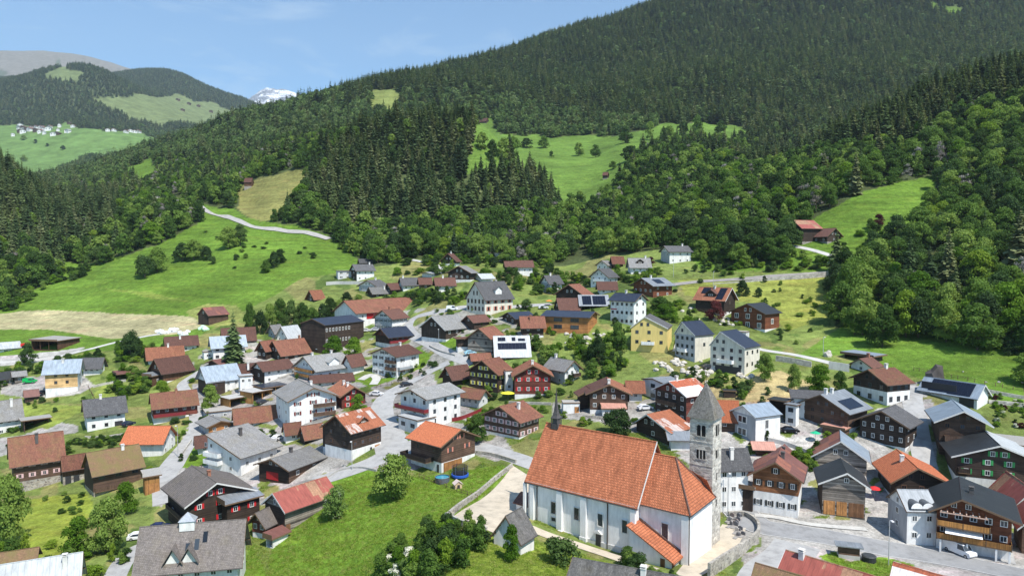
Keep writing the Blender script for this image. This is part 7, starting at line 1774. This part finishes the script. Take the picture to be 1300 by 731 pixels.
S_('flower bed shrub in the terraced garden at the right edge', 'shrubs of the terraced garden at the right edge', [(1250,500),(1300,508),(1310,545),(1262,540)], 30, (.8,1.6), (1,2), 'gbwp', seed=16)
S_('roadside shrub by the upper street', 'shrubs by the upper street', [(482,470),(520,468),(550,458),(556,470),(520,484),(494,482)], 18, (.8,1.8), (1.4,2.4), 'gd', seed=17)
S_('round dark clipped bush below the church wall', None, [(712,713),(718,713),(718,716),(712,716)], 1, (4.6,4.7), (5,5.1), 'd', name='clipped_bush', seed=18)
S_('bush in front of the sacristy of the church', 'bushes in front of the church sacristy', [(786,716),(815,722),(818,728),(790,722)], 4, (2.6,3.6), (2.6,3.6), 'gd', seed=19)
S_('low hedge shrub along the church path', 'low hedge along the church path', [(820,730),(860,736),(860,740),(820,734)], 8, (1,1.4), (1.4,1.8), 'g', seed=20)
S_('shrub on the green slope above the orange roofed timber house', 'shrubs in the yard beside the maroon and blue barn', [(985,588),(1015,585),(1033,590),(1030,603),(1000,598)], 12, (1.5,3), (2,3.2), 'gb', seed=21)
S_('garden shrub beside the balcony of the trampoline lawn', 'shrubs at the maroon parapet', [(590,540),(625,522),(630,532),(600,548)], 12, (1.5,3), (2,3), 'gb', seed=22)
S_('rough grass shrub on the field edge of the left meadow', 'rough shrubs on the left meadow edge', [(0,395),(50,352),(110,340),(115,348),(60,368),(5,402)], 60, (2.5,5.5), (4,7), 'ggdb', seed=23)
S_('shrub at the lower edge of the middle wood', 'shrubs along the wood edge above the village', [(420,310),(520,330),(600,330),(700,335),(700,345),(600,338),(520,340),(440,322)], 70, (3,6), (4,7), 'ggdb', seed=24)
S_('rough shrub on the left meadow slope below the mountain road', 'rough shrubs below the mountain road', [(225,300),(280,285),(420,310),(400,335),(300,345),(240,330)], 14, (1,2.4), (2,4), 'dg', seed=25)
S_('shrub in the village gardens','shrubs in the village gardens',[(0,520),(100,500),(250,480),(300,450),(380,450),(380,560),(300,560),(230,600),(100,600),(0,610)],70,(1,2.6),(1.2,3),'ggbd',seed=31)
S_('shrub in the village gardens','shrubs in the village gardens',[(560,470),(700,460),(760,500),(820,520),(800,545),(700,540),(600,520)],45,(1,2.6),(1.2,3),'ggbd',seed=32)
S_('shrub in the village gardens','shrubs in the village gardens',[(540,395),(700,385),(800,380),(800,430),(700,430),(600,440),(545,430)],60,(1,2.8),(1.2,3.2),'ggbd',seed=33)
S_('shrub in the village gardens','shrubs in the village gardens',[(830,520),(1000,495),(1090,520),(1100,560),(1030,600),(930,600),(860,560)],40,(1,2.2),(1.2,2.4),'ggbd',seed=34)
S_('shrub in the village gardens','shrubs in the village gardens',[(780,330),(880,345),(1050,360),(1060,430),(1000,440),(880,420),(800,400)],28,(1,2.5),(1.4,3.4),'ggbd',seed=35)
S_('shrub of the undergrowth at the foot of the right hand wood','undergrowth at the foot of the right hand wood',[(1058,395),(1110,402),(1200,415),(1310,436),(1310,456),(1200,436),(1100,425),(1062,415)],60,(2.2,5),(3,5.5),'ggdd',seed=41)
S_('rough shrub on the bank between the railway and the hillside farm','shrubs between the railway and the hillside farm',[(880,345),(900,325),(1000,325),(1060,330),(1062,343),(1000,344),(900,352)],60,(1.8,4),(2.5,5),'ggbd',seed=42)
S_('rough shrub at the top of the right meadow','rough shrubs right of the hillside farm',[(1062,310),(1110,290),(1130,300),(1100,345),(1064,345)],26,(2,4.5),(3,5),'ggb',seed=43)
plant_shrubs()
# far village on the terrace across the valley: every small house a thing
gv2 = random.Random(12)
wh = plaster((.8,.79,.77)); rd = [plain((.25,.12,.09), .8), plain((.3,.3,.3), .8), plain((.16,.1,.08), .8)]
def mini(px, py, wpx, hpx, wm_, rm_, d_):
    P = hit(px, py, 1500); s = P.y / FPX; w, h, dp = wpx * s, hpx * s, wpx * s * .8
    root = empty('far_house', P, gv2.uniform(-.5, .5)); 
    tag(root, d_, 'house', 'white houses of the far terrace village')
    mb = MB(); mb.extrude([(-w/2, -8), (w/2, -8), (w/2, h*.7), (0, h), (-w/2, h*.7)], -dp/2, dp/2, lambda x, y, z: (x, y, z)); mb.build('wall', wm_, root)
    for sg in (-1, 1):
        mb = MB(); mb.extrude([(0, h + .3), (sg * w * .6, h * .62), (sg * w * .6, h * .62 + 1.2), (0, h + 1.5)], -dp*.6, dp*.6, lambda x, y, z: (x, y, z)); mb.build('roof', rm_, root)
    for q in (-.25, .25):
        mb = MB(); mb.box(w*q - w*.07, w*q + w*.07, -dp/2 - .15, -dp/2, h*.25, h*.5); mb.build('window', GLS, root)
for i in range(34):
    x = gv2.uniform(8, 104); y = 166 - (x / 100) * 1.0 + gv2.gauss(0, 2.6) + 1
    mini(x, y, gv2.uniform(3.5, 7), gv2.uniform(3, 5), wh if gv2.random() < .8 else WALLM['B'], gv2.choice(rd), 'tiny white house of the village on the far green terrace')
for x, y in ((137,167),(145,167),(160,169),(166,168),(171,169),(176,169)):
    mini(x, y, 5, 3.5, wh, rd[0], 'tiny white house of the village on the far green terrace')
for x, y in ((226,128),(240,133),(252,136),(232,141),(268,143),(88,158)):
    P = hit(x, y, 1500)
    mini(x, y, 4, 2.6, WALLM['B'], rd[2], 'tiny white house of the village on the far green terrace')
# scattered single trees on open slopes
for i, (x, y, h, w) in enumerate([(612,190,22,18),(625,205,26,20),(735,198,16,16),(756,200,16,15),(640,205,30,22),(652,200,26,22),(668,188,12,20),(690,188,14,16),(795,182,20,20),(825,178,24,14),(850,180,20,20),(868,178,22,20),(885,172,24,18),(915,170,16,16),(800,205,20,26),(650,232,30,20),(700,200,8,8),(778,215,10,12),(842,192,30,12),(860,197,26,10),(30,178,6,8),(45,182,5,6),(80,190,5,7),(30,205,8,9),(180,165,8,9),(265,160,9,8),(60,186,4,5)]):
    P = hit(x, y, 500); h_m = (z_at(P, y - h) - P.z); w_m = w / FPX * P.y
    tree('slope_tree', 'single tree on the high open meadow across the slope', 'tree', P, h_m, CROWN_MD[i % 5], TRUNKS[i % 3], w_m / h_m, 'single trees on the high open meadows')
# ---- grass tufts on the near meadows
def grass():
    g = np.random.default_rng(15); n = 26
    C = np.stack([g.uniform(-.6,.6,n), g.uniform(-.6,.6,n), np.full(n, .5)], 1)
    a = g.uniform(0, 6.28, n); A = np.stack([np.cos(a)*.03, np.sin(a)*.03, np.zeros(n)], 1); B = np.stack([g.uniform(-.2,.2,n), g.uniform(-.2,.2,n), np.full(n, .5)], 1)
    tm = quad_mesh('grass_tuft', C, A, B, foliage([(0.0,(0.17,0.28,0.03)),(0.5,(0.24,0.34,0.045)),(0.9,(0.36,0.38,0.11))], 'grass_blades', 0.4))
    X = g.uniform(-75, 75, 36000); Y = g.uniform(98, 178, 36000)
    i, j, a_, b_ = _cell(X / Y, np.log(Y)); c = GC[i, j]
    k = (c[:, 1] > c[:, 0] * 1.12) & (np.abs(X / Y) < .8)
    cells = set(ROADC); k &= np.array([(int(x // 1), int(y // 1)) not in cells for x, y in zip(X, Y)]); X, Y = X[k], Y[k]
    Z = zat(X, Y); m = len(X); h = g.uniform(.08, .24, m)
    inst_stuff('meadow_grass', 'long grass of the near meadows', np.stack([X, Y, Z - .03, h, g.uniform(.5, 1.1, m), g.uniform(0, 6.28, m), np.zeros(m)], 1), [(tm, None)])
grass()
# ------------------------------------------------------------------ air
mb = MB(); mb.box(-14500, 14500, -700, 14300, float(ZZ.min()) - 5, float(ZZ.max()) + 60)
me = mb.mesh('haze', [])
m = bpy.data.materials.new('air'); m.use_nodes = True; nt = m.node_tree; nt.nodes.clear()
out = nt.nodes.new('ShaderNodeOutputMaterial'); pv = nt.nodes.new('ShaderNodeVolumePrincipled')
pv.inputs['Color'].default_value = (.76, .91, 1.0, 1); pv.inputs['Density'].default_value = 4.3e-5; pv.inputs['Anisotropy'].default_value = 0.1
nt.links.new(pv.outputs[0], out.inputs['Volume'])
me.materials.append(m); o = mesh_obj('haze', me); tag(o, 'thin blue summer haze over the valley', kind='stuff')
